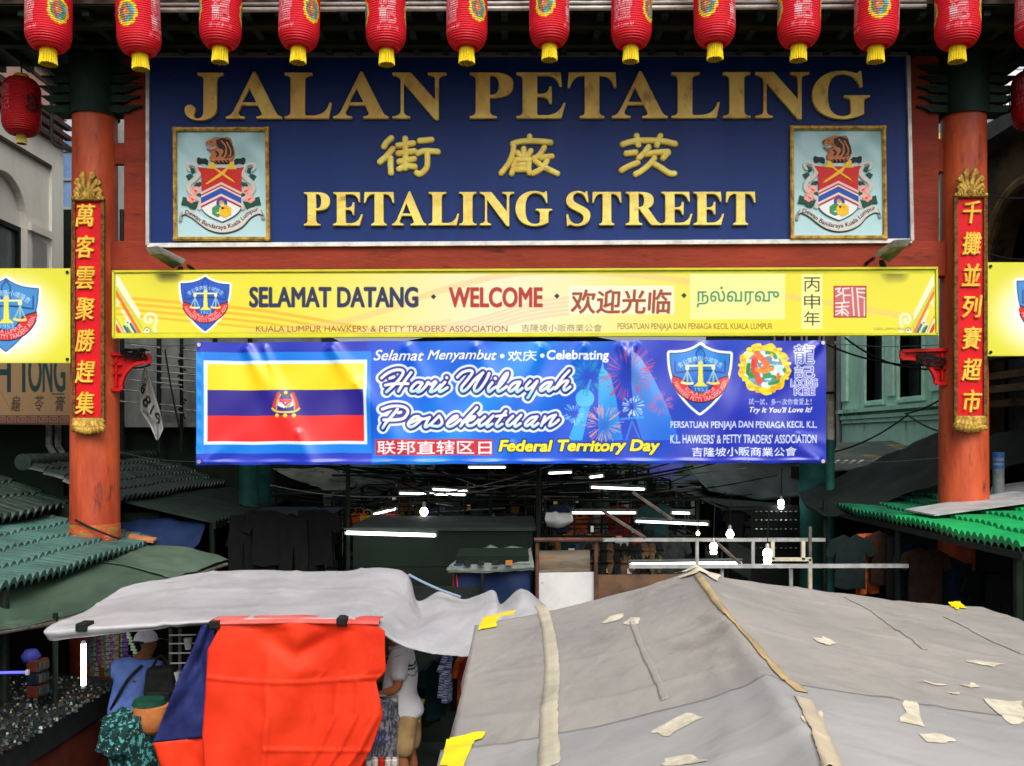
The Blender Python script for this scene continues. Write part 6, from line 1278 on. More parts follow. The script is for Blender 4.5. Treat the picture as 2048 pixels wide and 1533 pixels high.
def good(kind, col, p, s=1.0, rz=0, where="", rx=0):
    k = (kind, col); a = {"black": "black", "dark_teal": "dark teal"}.get(col, col)
    lab = f"{a} {kind} hanging {where}" if kind != "cap" else f"{a} cap on display {where}"
    if k not in BASE:
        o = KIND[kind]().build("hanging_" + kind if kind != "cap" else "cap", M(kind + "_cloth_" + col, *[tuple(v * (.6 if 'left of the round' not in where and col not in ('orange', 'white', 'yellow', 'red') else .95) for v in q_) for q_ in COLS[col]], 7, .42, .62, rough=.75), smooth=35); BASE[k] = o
    else: o = BASE[k].copy(); C.objects.link(o)
    o.location = p; o.scale = (s, s, s); o.rotation_euler = (rx, 0, rz); o.name = "hanging_" + kind if kind != "cap" else "cap"
    return tag(o, " ".join(lab.split()[:16]), kind, f"{a} {kind}s {where}".strip()[:60])

# ================================================================ stalls
rs3 = random.Random(21)
m_stback = M("stall_back_green", (24, 36, 29), (19, 29, 23), 1.2, .4, .65, rough=.6, bump=.08, c3=(37, 48, 41), s3=2.0, lo3=.6, hi3=.8)
def stall(x0, x1, y0, y1, h, lab, roof=None, rails=(), ctr=None, mat=None):
    t = thing("market_stall", ((x0 + x1) / 2, (y0 + y1) / 2, 0), lab, "stall"); m = mat or m_dpole
    for x in (x0, x1):
        for y in (y0, y1): MB().tube([(x, y, 0), (x, y, h)], .028, 6).build("post", m, t)
    for z in (h,) + tuple(rails):
        for a, c_ in (((x0, y0), (x1, y0)), ((x0, y1), (x1, y1)), ((x0, y0), (x0, y1)), ((x1, y0), (x1, y1))): MB().tube([(a[0], a[1], z), (c_[0], c_[1], z)], .02, 6).build("rail", m, t)
    if ctr: o = MB().box(x0 + .1, x1 - .1, y0 + .15, y1 - .1, 0, ctr).build("counter", M("counter_wood", (70, 52, 38), (48, 38, 30), 4), t)
    if roof: MB().hexa([(x0 - .1, y0 - .1, h - .06), (x1 + .1, y0 - .1, h - .06), (x1 + .1, y1, h + .02), (x0 - .1, y1, h + .02), (x0 - .1, y0 - .1, h - .045), (x1 + .1, y0 - .1, h - .045), (x1 + .1, y1, h + .035), (x0 - .1, y1, h + .035)]).build("roof_sheet", roof, t)
    return t
# dark green stall block with the nearest tube
sb = thing("market_stall", (-1.1, 16, 0), "big shuttered stall with a dark green panelled back below the nearest tube", "stall")
xa, xb3 = P(706, 0, 15).x, P(1066, 0, 15).x; zt = H0 - 1.42
MB().box(xa, xb3, 15.0, 17.2, 0, zt).build("body", m_stback, sb)
for z in (zt - .04, zt - .55, zt - 1.03): MB().box(xa, xb3, 14.985, 14.998, z - .012, z).build("panel_seam", m_dpole, sb)
MB().box(xa - .05, xb3 + .05, 14.95, 17.25, zt, zt + .05).build("roof", M("grey_green_roof", (60, 68, 63), (44, 52, 48), 1.6, rough=.7), sb)
for x in (xa - .06, xb3 + .08): MB().tube([(x, 14.9, 0), (x, 14.9, H0 - .3)], .035, 8).build("post", m_dpole, sb)
MB().tube([(xb3 + .08, 14.85, H0 - .55), (xa - .3, 14.85, H0 - .55)], .02, 6).build("rail", m_dpole, sb)
o = MB().tube([P(1000, 1055, 15.6) + Vector((.1 * math.cos(t), .12 * math.sin(t), 0)) for t in np.linspace(0, 9, 30)], .015, 6).build("cable_coil", m_wire); tag(o, "coil of black cable lying on the green stall's roof", "cable")
# blue covered booth
bc = thing("market_stall", P(985, 1880, 13.2), "small booth draped in blue tarpaulin with a grey cloth over its top", "stall")
def bcl(u, v):
    px = 908 + u * 152 + 8 * (1 - u) * v; py = 1128 + v * 330; q = P(px, py, 13.1 - .05 * math.sin(u * 9 + v * 2) - .05 * NZ(u * 5, v * 5)); return q
o = MB().grid(bcl, 30, 24).build("cover", m_tarpb, bc, smooth=True); thick(o, .008)
rows = [[P(938, 1098, 14.2), P(985, 1095, 14.4), P(1062, 1098, 14.3)], [P(912, 1122, 13.4), P(985, 1120, 13.5), P(1066, 1122, 13.5)], [P(894, 1136, 12.95), P(985, 1134, 13.0), P(1068, 1132, 13.0)], [P(897, 1148, 12.92), P(985, 1145, 12.96), P(1068, 1142, 12.98)]]
cloth("top_cloth", rows, 30, 20, M("grey_cloth", (118, 126, 118), (92, 100, 94), 2.5, .4, .62, rough=.75), bc, .05)
for px in (935, 962, 990, 1018): q = P(px, 1127 - .02 * (px - 935), 12.93); MB().box(q.x - .045, q.x + .045, 12.88, 12.94, q.z - .03, q.z + .03).build("peg", M("peg_orange", (180, 110, 50), (120, 76, 40), 5) if px > 1010 else m_black, bc)
cloth("red_edge", [[P(908, 1148, 13.2), P(914, 1150, 13.05)], [P(904, 1190, 13.2), P(918, 1190, 13.05)], [P(904, 1240, 13.2), P(926, 1240, 13.05)]], 6, 12, M("red_edge_cloth", (206, 62, 36), (180, 50, 30), 4), bc, .02)
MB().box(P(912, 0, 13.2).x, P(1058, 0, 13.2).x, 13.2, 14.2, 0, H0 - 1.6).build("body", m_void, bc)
# white-board booth and its aluminium rails
wbz = thing("market_stall", P(1130, 1200, 14.5), "booth with a white lower board and a rust-stained upper board beside the tent's peak", "stall")
MB().hexa([P(1070, 1290, 14.5), P(1192, 1290, 14.5), P(1192, 1290, 14.56), P(1070, 1290, 14.56), P(1070, 1146, 14.5), P(1192, 1144, 14.5), P(1192, 1144, 14.56), P(1070, 1146, 14.56)]).build("lower_board", M("white_board", (212, 212, 210), (196, 196, 194), 2, c3=(130, 90, 70), s3=5, lo3=.68, hi3=.72), wbz)
MB().hexa([P(1074, 1145, 14.56), P(1180, 1143, 14.56), P(1180, 1143, 14.6), P(1074, 1145, 14.6), P(1074, 1102, 14.56), P(1180, 1100, 14.56), P(1180, 1100, 14.6), P(1074, 1102, 14.6)]).build("upper_board", M("rusty_board", (128, 118, 104), (86, 76, 62), 1.6, .4, .6, rough=.8, stretch=(.5, 1, 3), c3=(156, 88, 48), s3=2.2, lo3=.56, hi3=.64), wbz)
MB().hexa([P(1195, 1290, 14.6), P(1420, 1290, 14.6), P(1420, 1290, 14.7), P(1195, 1290, 14.7), P(1195, 1150, 14.6), P(1420, 1148, 14.6), P(1420, 1148, 14.7), P(1195, 1150, 14.7)]).build("crate_wall", M("crate_brown", (112, 84, 64), (70, 56, 46), 2.5, rough=.8), wbz)
for px in (1074, 1192): MB().tube([P(px, 1330, 14.45), P(px, 1076, 14.45)], .03, 8).build("post", M("rusty_tube", (104, 72, 58), (70, 52, 44), 5), wbz)
MB().tube([P(1068, 1080, 14.4), P(1210, 1080, 14.4)], .034, 8).build("rail", M("rusty_tube", (104, 72, 58)), wbz)
m_alr = M("worn_aluminium", (186, 188, 186), (150, 150, 146), 5, rough=.4, metal=.4)
ar = thing("pipe_frame", P(1480, 1330, 13.5), "frame of bare aluminium rails and uprights above the grey tent", "frame")
MB().bar(P(1206, 1080, 14.4), P(1650, 1080, 14.2), .06, .05).build("rail", m_alr, ar); MB().bar(P(1258, 1133, 12.6), P(1816, 1132, 12.6), .055, .05).build("rail", m_alr, ar)
for px, y0, y1, Y in ((1394, 1082, 1128, 13.6), (1506, 1082, 1130, 13.4), (1444, 1132, 1330, 12.65), (1582, 1134, 1330, 12.65)): MB().tube([P(px, y1, Y), P(px, y0, Y)], .026, 8).build("upright", m_alr, ar)
for a, c_ in (((1425, 1078), (1480, 1128)), ((1205, 1022), (1290, 1076)), ((1266, 985), (1345, 1040))): MB().bar(P(*a, 13.9), P(*c_, 13.5), .035).build("brace", m_pole, ar)
cf = thing("shelf_frame", P(1580, 1330, 13.8), "cream painted shelf frame right of the spiral bulb", "shelf"); m_crm = M("cream_paint", (196, 190, 166), (160, 154, 132), 4)
for a, c_ in (((1545, 1082), (1545, 1120)), ((1606, 1082), (1606, 1120)), ((1540, 1119), (1622, 1119)), ((1620, 1118), (1620, 1330))): MB().bar(P(*a, 13.8), P(*c_, 13.8), .05).build("bar", m_crm, cf)
MB().bar(P(1620, 1054, 14), P(1620, 1118, 14), .04).build("upright", m_pole, cf)
# rack of sunglasses
sg = thing("display_rack", P(1553, 1300, 17.2), "tall black rack with rows of tiny glinting sunglasses", "rack")
MB().hexa([P(1502, 1300, 17.3), P(1602, 1300, 17.3), P(1602, 1300, 17.4), P(1502, 1300, 17.4), P(1502, 1012, 17.3), P(1602, 1010, 17.3), P(1602, 1010, 17.4), P(1502, 1012, 17.4)]).build("board", M("rack_black", (22, 26, 24), (28, 32, 30), 5), sg)
b = MB(); m_len = M("glossy_lens", (60, 66, 66), (150, 154, 150), 30, .5, .52, rough=.1, spec=1)
for j, y in enumerate((1025, 1042, 1060, 1078, 1098)):
    for i in range(9): q = P(1512 + i * 10, y, 17.28); o = MB().lathe([(.02, 0), (.03, .012), (.02, .024)], q, 8).build("sunglasses", m_len, sg)
# rows of further stalls
ROWN = {"left": (-4.5, -3.2), "middle": (-2.5, .25), "right": (.55, 3.1), "far right": (3.95, 5.2)}
ordw = ["nearest", "second", "third", "fourth", "fifth", "sixth", "seventh", "eighth"]
dull = [M("dull_sheet_green", (34, 48, 40), (24, 36, 30), 2, rough=.7), M("dull_sheet_grey", (46, 54, 49), (34, 40, 36), 2, rough=.7), M("dull_sheet_blue", (44, 56, 70), (32, 42, 54), 2, rough=.7)]
for rn, (x0, x1) in ROWN.items():
    ys = {"left": [15.6, 18.3, 21, 24.5, 28.5], "middle": [18.2, 21.2, 24.4, 28, 32, 37, 43], "right": [16, 18.8, 21.8, 25.2, 29, 33.5, 39], "far right": [17.6, 20.6, 24, 28.5]}[rn]
    for i, y in enumerate(ys):
        L = (ys[i + 1] - y - .5) if i + 1 < len(ys) else 2.6
        h = {"left": 2.85, "middle": 3.0, "right": 2.95, "far right": 2.9}[rn] + rs3.uniform(-.1, .35) + (.12 * i if rn in ("middle", "right") else 0)
        st = stall(x0, x1, y, y + L, h, f"{ordw[i]} open stall from the front in the {rn} row, hung with dim goods", rails=(h - .45, h - .95) if i % 2 else (h - .6,), ctr=1.1, roof=rs3.choice(dull) if rn in ("left", "far right") else None)
        if rn in ("middle", "right"):
            for k in range(3): xq = x0 + (x1 - x0) * (k + .7) / 3.6; MB().tube([(xq, y + .02, 1.1), (xq, y + .02, h + .25 * (k % 2))], .018, 6).build("post", m_dpole, st)
            # goods on shelves: pale lit boxes in a row
            for sh_i, z in enumerate((h - 1.05, h - 1.5)):
                s_ = MB().box(x0 + .2, x1 - .2, y + L * .7, y + L * .7 + .3, z, z + .03).build("shelf", m_pole, st)
                xq = x0 + .25
                while xq < x1 - .4:
                    w_ = rs3.uniform(.1, .24); hh = rs3.uniform(.1, .3)
                    if rs3.random() < .8: MB().box(xq, xq + w_, y + L * .7 + .03, y + L * .7 + .25, z + .031, z + .03 + hh).build("carton", M("carton_%d" % (int(rs3.random() * 6)), rs3.choice([(190, 180, 150), (150, 130, 90), (206, 206, 200), (90, 96, 100), (166, 104, 56), (70, 96, 110)]), None, rough=.6), s_)
                    xq += w_ + .02
        n = 18 if rn in ("middle", "right") else 9
        for k in range(n):
            kind = rs3.choice(["shirt", "shirt", "bag", "bag", "trousers", "cap"] if rn != "right" else ["bag", "bag", "shirt", "cap", "sandal", "sandal"])
            col = rs3.choice(["black", "black", "grey", "blue", "teal", "dark_teal", "green", "dark_teal", "red", "black"] + (["orange", "white", "yellow"] if rn in ("middle", "right") and rs3.random() < .5 else []))
            side = rs3.random() < .5
            zz = h - rs3.choice((.05, .6, .5))
            p = (rs3.uniform(x0 + .1, x1 - .1), y + .02, zz) if side or rn in ("middle", "right") else (x1 if rn == "left" else x0, y + rs3.uniform(.1, L - .1), zz)
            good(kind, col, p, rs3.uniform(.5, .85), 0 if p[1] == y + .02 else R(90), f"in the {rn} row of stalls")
# sandals in front of the crates, bags on the left, the orange string
for i in range(22):
    good("sandal", rs3.choice(["tan", "brown", "black", "tan"]), P(1178 + (i % 11) * 14, 1086 + 24 * (i // 11), 14.75), 1.0 + .2 * rs3.random(), rs3.uniform(-.5, .5), "before the brown crates under the rusty rail")
for i, (px, py, c_) in enumerate(((718, 1028, "orange"), (735, 1032, "yellow"), (752, 1042, "red"), (770, 1040, "white"), (700, 1036, "brown"), (786, 1030, "red"), (812, 1044, "black"), (826, 1040, "black"), (800, 1046, "teal"))): good("bag", c_, P(px, py - 12, 17.8), .75, .2, "left of the round white bulb")
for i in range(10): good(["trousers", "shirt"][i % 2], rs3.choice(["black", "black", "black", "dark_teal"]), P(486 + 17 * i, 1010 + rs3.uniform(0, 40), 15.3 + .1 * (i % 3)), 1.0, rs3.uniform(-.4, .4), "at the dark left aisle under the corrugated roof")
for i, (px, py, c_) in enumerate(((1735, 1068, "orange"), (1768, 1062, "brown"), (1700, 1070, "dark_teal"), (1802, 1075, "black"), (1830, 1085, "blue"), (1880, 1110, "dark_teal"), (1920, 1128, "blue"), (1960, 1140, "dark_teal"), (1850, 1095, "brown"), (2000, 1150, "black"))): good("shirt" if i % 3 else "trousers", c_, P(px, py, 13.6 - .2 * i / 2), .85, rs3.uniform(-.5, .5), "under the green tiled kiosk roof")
# price cards, lit tins and other small bright things in the rows
for i in range(70):
    rn = rs3.choice(["middle", "right", "right"]); x0, x1 = ROWN[rn]; y = rs3.choice([15.95, 18.1, 18.75, 21.1, 21.7, 24.3, 25.1]); z = rs3.uniform(1.7, 3.1); x = rs3.uniform(x0, x1)
    if rn == "middle" and y < 17.5: y = 18.1
    c_ = rs3.choice(["white", "white", "yellow", "pink", "pale blue"]); w_, h_ = rs3.uniform(.04, .11), rs3.uniform(.04, .1)
    q = Vector((x, y, z)); o = MB().bar(q, q + Vector((0, .008, h_)), w_, .006, (0, 1, 0)).build("price_card", M("card_" + c_, {"white": (226, 228, 226), "yellow": (224, 200, 90), "pink": (214, 130, 120), "pale blue": (140, 180, 206)}[c_], None, rough=.6)); tag(o, f"{c_} price card pegged among the goods of the {rn} row", "price card", f"{c_} price cards of the {rn} row")
    MB().tube([q + Vector((0, .004, h_)), q + Vector((0, .006, h_ + .08))], .004, 4).build("hook", m_wire, o)
wp = thing("cloth_bundle", P(1115, 1048, 15.9), "white cloth bundle slumped on the rail left of the long right tube", "cloth")
rows = [[P(1092, 1026, 15.9), P(1115, 1024, 15.9), P(1142, 1029, 15.9)], [P(1090, 1040, 15.7), P(1118, 1042, 15.6), P(1146, 1042, 15.7)], [P(1094, 1052, 15.8), P(1118, 1054, 15.7), P(1138, 1050, 15.8)]]; cloth("sheet", rows, 14, 10, m_white, wp, .04)
for i in range(16):
    x = rs3.uniform(-2.4, 3); y = rs3.choice([16.4, 17.6, 18.05, 20, 21.1, 23]); y = max(y, 18.05) if x < .4 else y; q = Vector((x, y, 0)); t_ = thing("prop_pole", q, "thin bare pole propping the wires over the middle stalls", "pole", "bare poles among the stalls"); MB().tube([q, q + Vector((rs3.uniform(-.1, .1), 0, rs3.uniform(3.1, 3.7)))], .018, 6).build("shaft", m_dpole, t_); z = rs3.uniform(2.6, 3.2); MB().tube([q + Vector((-.7, .02, z)), q + Vector((.7, .02, z + rs3.uniform(-.1, .1)))], .014, 6).build("crossbar", m_pole if i % 3 == 0 else m_dpole, t_)
# metal-look jumble of cables over the aisle
cabs = 0
for i in range(64):
    y0, y1 = rs3.uniform(15.5, 24), rs3.uniform(16, 30); xL, xR2 = rs3.uniform(-4.3, -.5), rs3.uniform(.2, 4.6)
    z0, z1 = rs3.uniform(2.9, 3.75), rs3.uniform(2.9, 3.75)
    o = MB().tube(drape((xL, y0, z0), (xR2, y1, z1), rs3.uniform(.1, .45), 12), .011 if i % 4 else .018, 5).build("cable", m_wire if i % 5 else M("grey_cable", (110, 110, 108), None), smooth=True); tag(o, "thin cable sagging across the aisle below the banner", "cable", "cables over the market aisle")
for i, (a, c_, Y0, Y1, sg_, lab) in enumerate((((1655, 690), (1910, 726), 15.9, 14.1, .15, "black cable from the banner pole to the right red bracket"), ((1690, 676), (1900, 735), 16, 14.1, .2, "second cable running into the right red bracket"), ((1815, 830), (1665, 905), 19, 17, .1, "cable falling left from the knot under the mint windows"), ((1815, 830), (1900, 868), 19, 16, .06, "cable falling right from the knot under the mint windows"), ((1810, 828), (1880, 800), 19, 18, .04, "thin wire rising right from the knot on the mint wall"), ((1960, 385), (2060, 395), 17, 15, .05, "cable across the ochre arch right of the right column"), ((1960, 500), (2060, 520), 17, 15, .05, "lower cable across the ochre arch"), ((330, 700), (360, 860), 19, 15.5, .1, "thin wire slanting past the torn cloth sign"), ((210, 715), (300, 730), 14, 16, .1, "tangled wire at the left red bracket"), ((150, 1040), (240, 1078), 13.62, 13.6, .02, "black cable wound round the foot of the left column"), ((480, 1010), (720, 1030), 15.5, 15.2, .15, "wire strung from the corrugated roof to the green stall"))):
    o = MB().tube(drape(P(*a, Y0), P(*c_, Y1), sg_, 14), .016, 6).build("cable", m_wire, smooth=True); tag(o, lab, "cable")
b = MB(); rz_ = random.Random(4)
for side, (bx, by) in ((0, (268, 706)), (1, (1862, 716))):
    b = MB()
    for k in range(9): pts = [P(bx + rz_.uniform(-30, 30), by + rz_.uniform(-10, 18), 13.82) for _ in range(4)]; b.tube(crom(pts, 5), .011, 5)
    o = b.build("cable", m_wire, smooth=True); tag(o, "tangle of black cable on the %s red bracket" % ("left" if side == 0 else "right"), "cable")

# ================================================================ trinket stall, lower left
ts = thing("market_stall", (-5.6, 10.2, 0), "trinket stall with a glittering sloped counter at the lower left corner", "stall")
MB().hexa([(-6.6, 8.2, .9), (-4.78, 8.2, .9), (-4.66, 11.6, .95), (-6.4, 11.6, .95), (-6.6, 8.2, 1.32), (-4.78, 8.2, 1.18), (-4.66, 11.6, 1.2), (-6.4, 11.6, 1.36)]).build("counter_top", M("dark_velvet", (26, 28, 28), (36, 40, 38), 6, rough=.8), ts)
MB().hexa([(-6.6, 8.25, 0), (-4.82, 8.25, 0), (-4.7, 11.55, 0), (-6.4, 11.55, 0), (-6.6, 8.25, .9), (-4.82, 8.25, .9), (-4.7, 11.55, .9), (-6.4, 11.55, .9)]).build("front_panel", M("maroon_cloth", (96, 40, 26), (70, 30, 22), 2.5, .4, .62, rough=.8), ts)
MB().box(-6.7, -6.5, 8, 12, 0, 2.5).build("back_board", m_void, ts)
posts(ts, [(-4.75, 8.4), (-4.68, 11.5), (-6.4, 11.5)], 2.3, .03)
rt_ = random.Random(8); mats = [M("trinket_%d" % i, c_, tuple(max(0, v - 40) for v in c_), 30, rough=.25, metal=.5 if i < 4 else .1, spec=.7) for i, c_ in enumerate([(130, 134, 130), (66, 74, 68), (44, 52, 47), (130, 104, 54), (104, 48, 28), (50, 92, 100), (30, 46, 40), (196, 200, 196), (76, 58, 44)])]
b = MB()
for k in range(2200):
    y = rt_.uniform(8.3, 11.5); u = rt_.random(); x = -6.45 + u * (1.72 + .03 * (y - 8)); z = 1.33 - .15 * u + .01 + rt_.random() * .02; s_ = rt_.uniform(.008, .026); a = rt_.random() * 3
    b.cur = rt_.choices(range(9), [.8, 4, 14, 1.2, .9, .6, 10, .15, 3])[0]; dx, dy = Vector((math.cos(a), math.sin(a), 0)) * s_, Vector((-math.sin(a), math.cos(a), 0)) * s_ * .6; c_ = Vector((x, y, z)); u_ = Vector((0, 0, s_ * .6))
    b.hexa([c_ - dx - dy - u_, c_ + dx - dy - u_, c_ + dx + dy - u_, c_ - dx + dy - u_, c_ - dx * .6 - dy * .6 + u_, c_ + dx * .6 - dy * .6 + u_, c_ + dx * .6 + dy * .6 + u_, c_ - dx * .6 + dy * .6 + u_])
tag(b.build("trinkets", mats), "jumble of small glittering trinkets spread over the counter", "trinkets", kind="stuff")
# cabinet of small coloured boxes standing on the counter
cbx = thing("display_cabinet", P(80, 1397, 10.2), "small brown display cabinet with coloured compartments on the trinket counter", "cabinet")
for i, c_ in enumerate(((82, 42, 32), (22, 32, 44), (82, 36, 30))):
    y0_ = 1322 + 25 * i; A = [P(53, y0_ + 24, 10.2), P(75, y0_ + 24, 10.0), P(98, y0_ + 16, 10.4), P(76, y0_ + 16, 10.6)]; Bq = [P(53, y0_ + 1, 10.2), P(75, y0_ + 1, 10.0), P(98, y0_ - 7, 10.4), P(76, y0_ - 7, 10.6)]
    o = MB().hexa(A + Bq).build("drawer", M("cabinet_%d" % i, c_, tuple(v - 12 for v in c_), 6), cbx); bevel(o, .008)
    for j in range(3): f0, f1 = .1 + .3 * j, .36 + .3 * j; p0, p1 = A[1].lerp(A[2], f0), A[1].lerp(A[2], f1); q0, q1 = Bq[1].lerp(Bq[2], f0), Bq[1].lerp(Bq[2], f1); n_ = Vector((.012, -.006, 0)); MB().hexa([p0 + (q0 - p0) * .2, p1 + (q1 - p1) * .2, p1 + (q1 - p1) * .2 + n_, p0 + (q0 - p0) * .2 + n_, p0 + (q0 - p0) * .8, p1 + (q1 - p1) * .8, p1 + (q1 - p1) * .8 + n_, p0 + (q0 - p0) * .8 + n_]).build("compartment", M("compartment_%d" % ((i + j) % 4), [(56, 76, 84), (96, 78, 40), (70, 70, 74), (40, 64, 52)][(i + j) % 4], None, rough=.3), o)
o = MB().lathe([(.01, .0), (.08, .02), (.1, .09), (.06, .15), (.01, .16)], P(62, 1328, 10.25), 16).build("bloom_cap", M("violet_bloom", (44, 50, 120), (32, 38, 92), 8), smooth=True); o.name = "cap"; tag(o, "cap-shaped stand-in for the blue-violet bloom above the small display cabinet", "cap")  # cap shape coloured as a blue-violet bloom of light
# hanging strips of goods behind
for i in range(18):
    px = 176 + i * 4.4 + rt_.uniform(-2, 2); q = P(px, 1262 + rt_.uniform(-5, 10), 11.8 - .02 * i); L_ = rt_.uniform(.35, .6); bb_ = MB()
    for k in range(9): bb_.box(q.x - .035, q.x + .035, q.y - .01, q.y + .01, q.z - L_ * k / 9 - L_ / 9 * .8, q.z - L_ * k / 9)
    o = bb_.build("keyring_strip", M("strip_%d" % (i % 6), [(86, 40, 60), (50, 66, 96), (90, 66, 40), (40, 70, 54), (70, 70, 74), (56, 40, 80)][i % 6], [(120, 80, 90), (80, 100, 120), (120, 96, 60), (60, 100, 70), (110, 110, 110), (86, 66, 110)][i % 6], 24, .45, .55, rough=.4)); tag(o, "strip of carded key rings hanging behind the upright tube", "key rings", "strips of carded goods behind the upright tube")
bb_ = MB(); q = P(250, 1262, 11.0)
for k in range(9): bb_.bar(q + Vector((.012 * k + .01 * (k % 2), 0, -.035 * k)), q + Vector((.05 + .014 * k, 0, -.035 * k - .015)), .025)
tag(bb_.build("chain_strand", M("pale_reflector", (196, 226, 190), (160, 196, 156), 10, rough=.3)), "pale green reflective strand hanging by the man in the white cap", "strand")
# wire rack with plastic cups
wr_ = thing("wire_rack", P(350, 1420, 10.6), "white wire grid rack behind the navy lining", "rack")
for px in (341, 360): MB().bar(P(px, 1500, 10.6), P(px, 1258, 10.6), .03).build("upright", M("grey_upright", (96, 92, 86), None), wr_)
for py in (1271, 1288, 1307, 1327, 1346, 1365, 1384): MB().tube([P(338, py, 10.57), P(392, py - 1, 10.57)], .008, 6).build("wire", m_white, wr_)
for i, (px, py) in enumerate(((352, 1356), (353, 1377), (376, 1290))):
    q = P(px, py, 10.5); o = MB().lathe([(.03, 0), (.045, .1), (.047, .1), (.047, .12), (.0, .12)], q - Vector((0, 0, .05)), 14).build("plastic_cup", M("clear_plastic", (196, 196, 196), (170, 170, 170), 8, rough=.2), smooth=40); tag(o, ["white plastic cup on the wire rack, upper of two by the upright", "white plastic cup on the wire rack, lower of two by the upright", "pale plastic cup high on the wire rack beside the lining"][i], "cup")
# teal patterned garments and tan sack
m_tp = M("teal_print_cloth", (24, 52, 52), (84, 160, 156), 14, .52, .56, rough=.75, c3=(196, 200, 190), s3=22, lo3=.64, hi3=.66)
for i in range(7):
    o = shirt_mb().build("patterned_dress", m_tp, smooth=35) if i == 0 else o.copy()
    if i: C.objects.link(o)
    o.location = P(262 + 14 * (i % 4) - 6 * (i // 4), 1412 + 16 * (i // 4) + 6 * (i % 2), 10.1 - .12 * i / 2); o.rotation_euler = (0, 0, R(20 + 8 * i)); o.scale = (.8, 1.4, .95)
    tag(o, "teal and black patterned dress hanging below the tan sack", "dress", "patterned dresses left of the red tarpaulin")
q = P(303, 1464, 9.78); bb_ = MB().lathe([(.06, -.02), (.13, .03), (.165, .12), (.185, .22), (.19, .27), (.1, .28)], (0, 0, 0), 28)
o = bb_.build("sack", M("tan_sacking", (186, 116, 66), (168, 100, 54), 4, rough=.8, bump=.1), smooth=50); o.location = q; o.scale = (.98, .8, 1); tag(o, "round tan orange sack hung beside the navy lining", "sack")
o = MB().lathe([(.12, -.03), (.17, .0), (.15, .05), (.03, .06)], (0, 0, 0), 20).build("green_cloth", M("green_bundle", (18, 66, 48), (14, 50, 38), 6, rough=.8), smooth=50); o.location = q + Vector((-.03, .02, .28)); tag(o, "green cloth bundled on top of the tan sack", "cloth")
# clothes rail in front of the man in white, striped shirts to his right
m_gp = M("grey_print_cloth", (70, 72, 84), (150, 150, 160), 10, .45, .58, rough=.75, c3=(60, 66, 140), s3=7, lo3=.58, hi3=.62)
for i in range(6):
    o = shirt_mb().build("patterned_shirt", m_gp, smooth=35) if i == 0 else o.copy()
    if i: C.objects.link(o)
    o.location = P(741 + 7 * i, 1400 + 4 * (i % 2), 10.3 + .04 * i); o.rotation_euler = (0, 0, R(84 - 4 * i)); o.scale = (.6, 1.2, .7); tag(o, "grey and blue patterned shirt on the rail before the man in white", "shirt", "patterned shirts before the man in white")
rl = thing("clothes_rail", P(765, 1600, 10.5), "low chrome clothes rail the man in white reaches over", "rail"); MB().tube([P(732, 1391, 10.35), P(796, 1393, 10.65)], .014, 8).build("bar", m_alu, rl)
for px, Y in ((735, 10.35), (795, 10.65)): MB().tube([P(px, 1392, Y), (P(px, 0, Y).x, Y, 0)], .014, 8).build("leg", m_alu, rl)
for i, c_ in enumerate(("red", "white", "white", "red", "white", "white")):
    q = P(724 + 13 * i, 1526, 10.2); o = MB().lathe([(.03, -.05), (.035, -.04), (.035, .03), (.025, .04), (.025, .055)], q, 12).build("jar", M("jar_" + c_, {"red": (196, 44, 26), "white": (206, 196, 190)}[c_], None, rough=.35), smooth=40); tag(o, f"small {c_} lidded jar in the row at the man's feet", "jar", f"{c_} jars by the man in white")
m_sp = M("blue_stripe_cloth", (190, 196, 214), (70, 80, 140), 9, .48, .52, rough=.7, stretch=(.4, .4, 4))
for i, (px, py, c_) in enumerate(((893, 1302, None), (901, 1312, None), (912, 1300, "green"), (925, 1298, "black"), (936, 1300, "orange"), (948, 1304, "red"), (872, 1318, "teal"), (860, 1330, "black"))):
    if c_: good("shirt", c_, P(px, py, 11.4), .8, R(60), "beside the tent's left edge")
    else:
        o = shirt_mb().build("striped_shirt", m_sp, smooth=35); o.location = P(px, py, 11.2); o.rotation_euler = (R(4), 0, R(80)); o.scale = (.6, 1, .6); tag(o, "blue and white striped shirt hanging %s the tent's edge" % ("nearest to" if i else "second from"), "shirt")
dk = thing("market_stall", (-1.2, 13.4, 0), "dark clothes stall behind the man in white, left of the tent", "stall")
MB().box(-2.6, -.4, 13.0, 13.1, 0, 2.1).build("back_cloth", M("black_cloth", (26, 32, 28), (34, 40, 36), 3, rough=.9), dk); posts(dk, [(-2.6, 12.9), (-.4, 12.9)], 2.3, .025)
for i, c_ in enumerate(("blue", "teal", "orange", "black", "yellow")): good("bag", c_, P(748 + 8 * i, 1300 + 12 * (i % 3), 12.2), .6, .3, "by the face of the man in white")
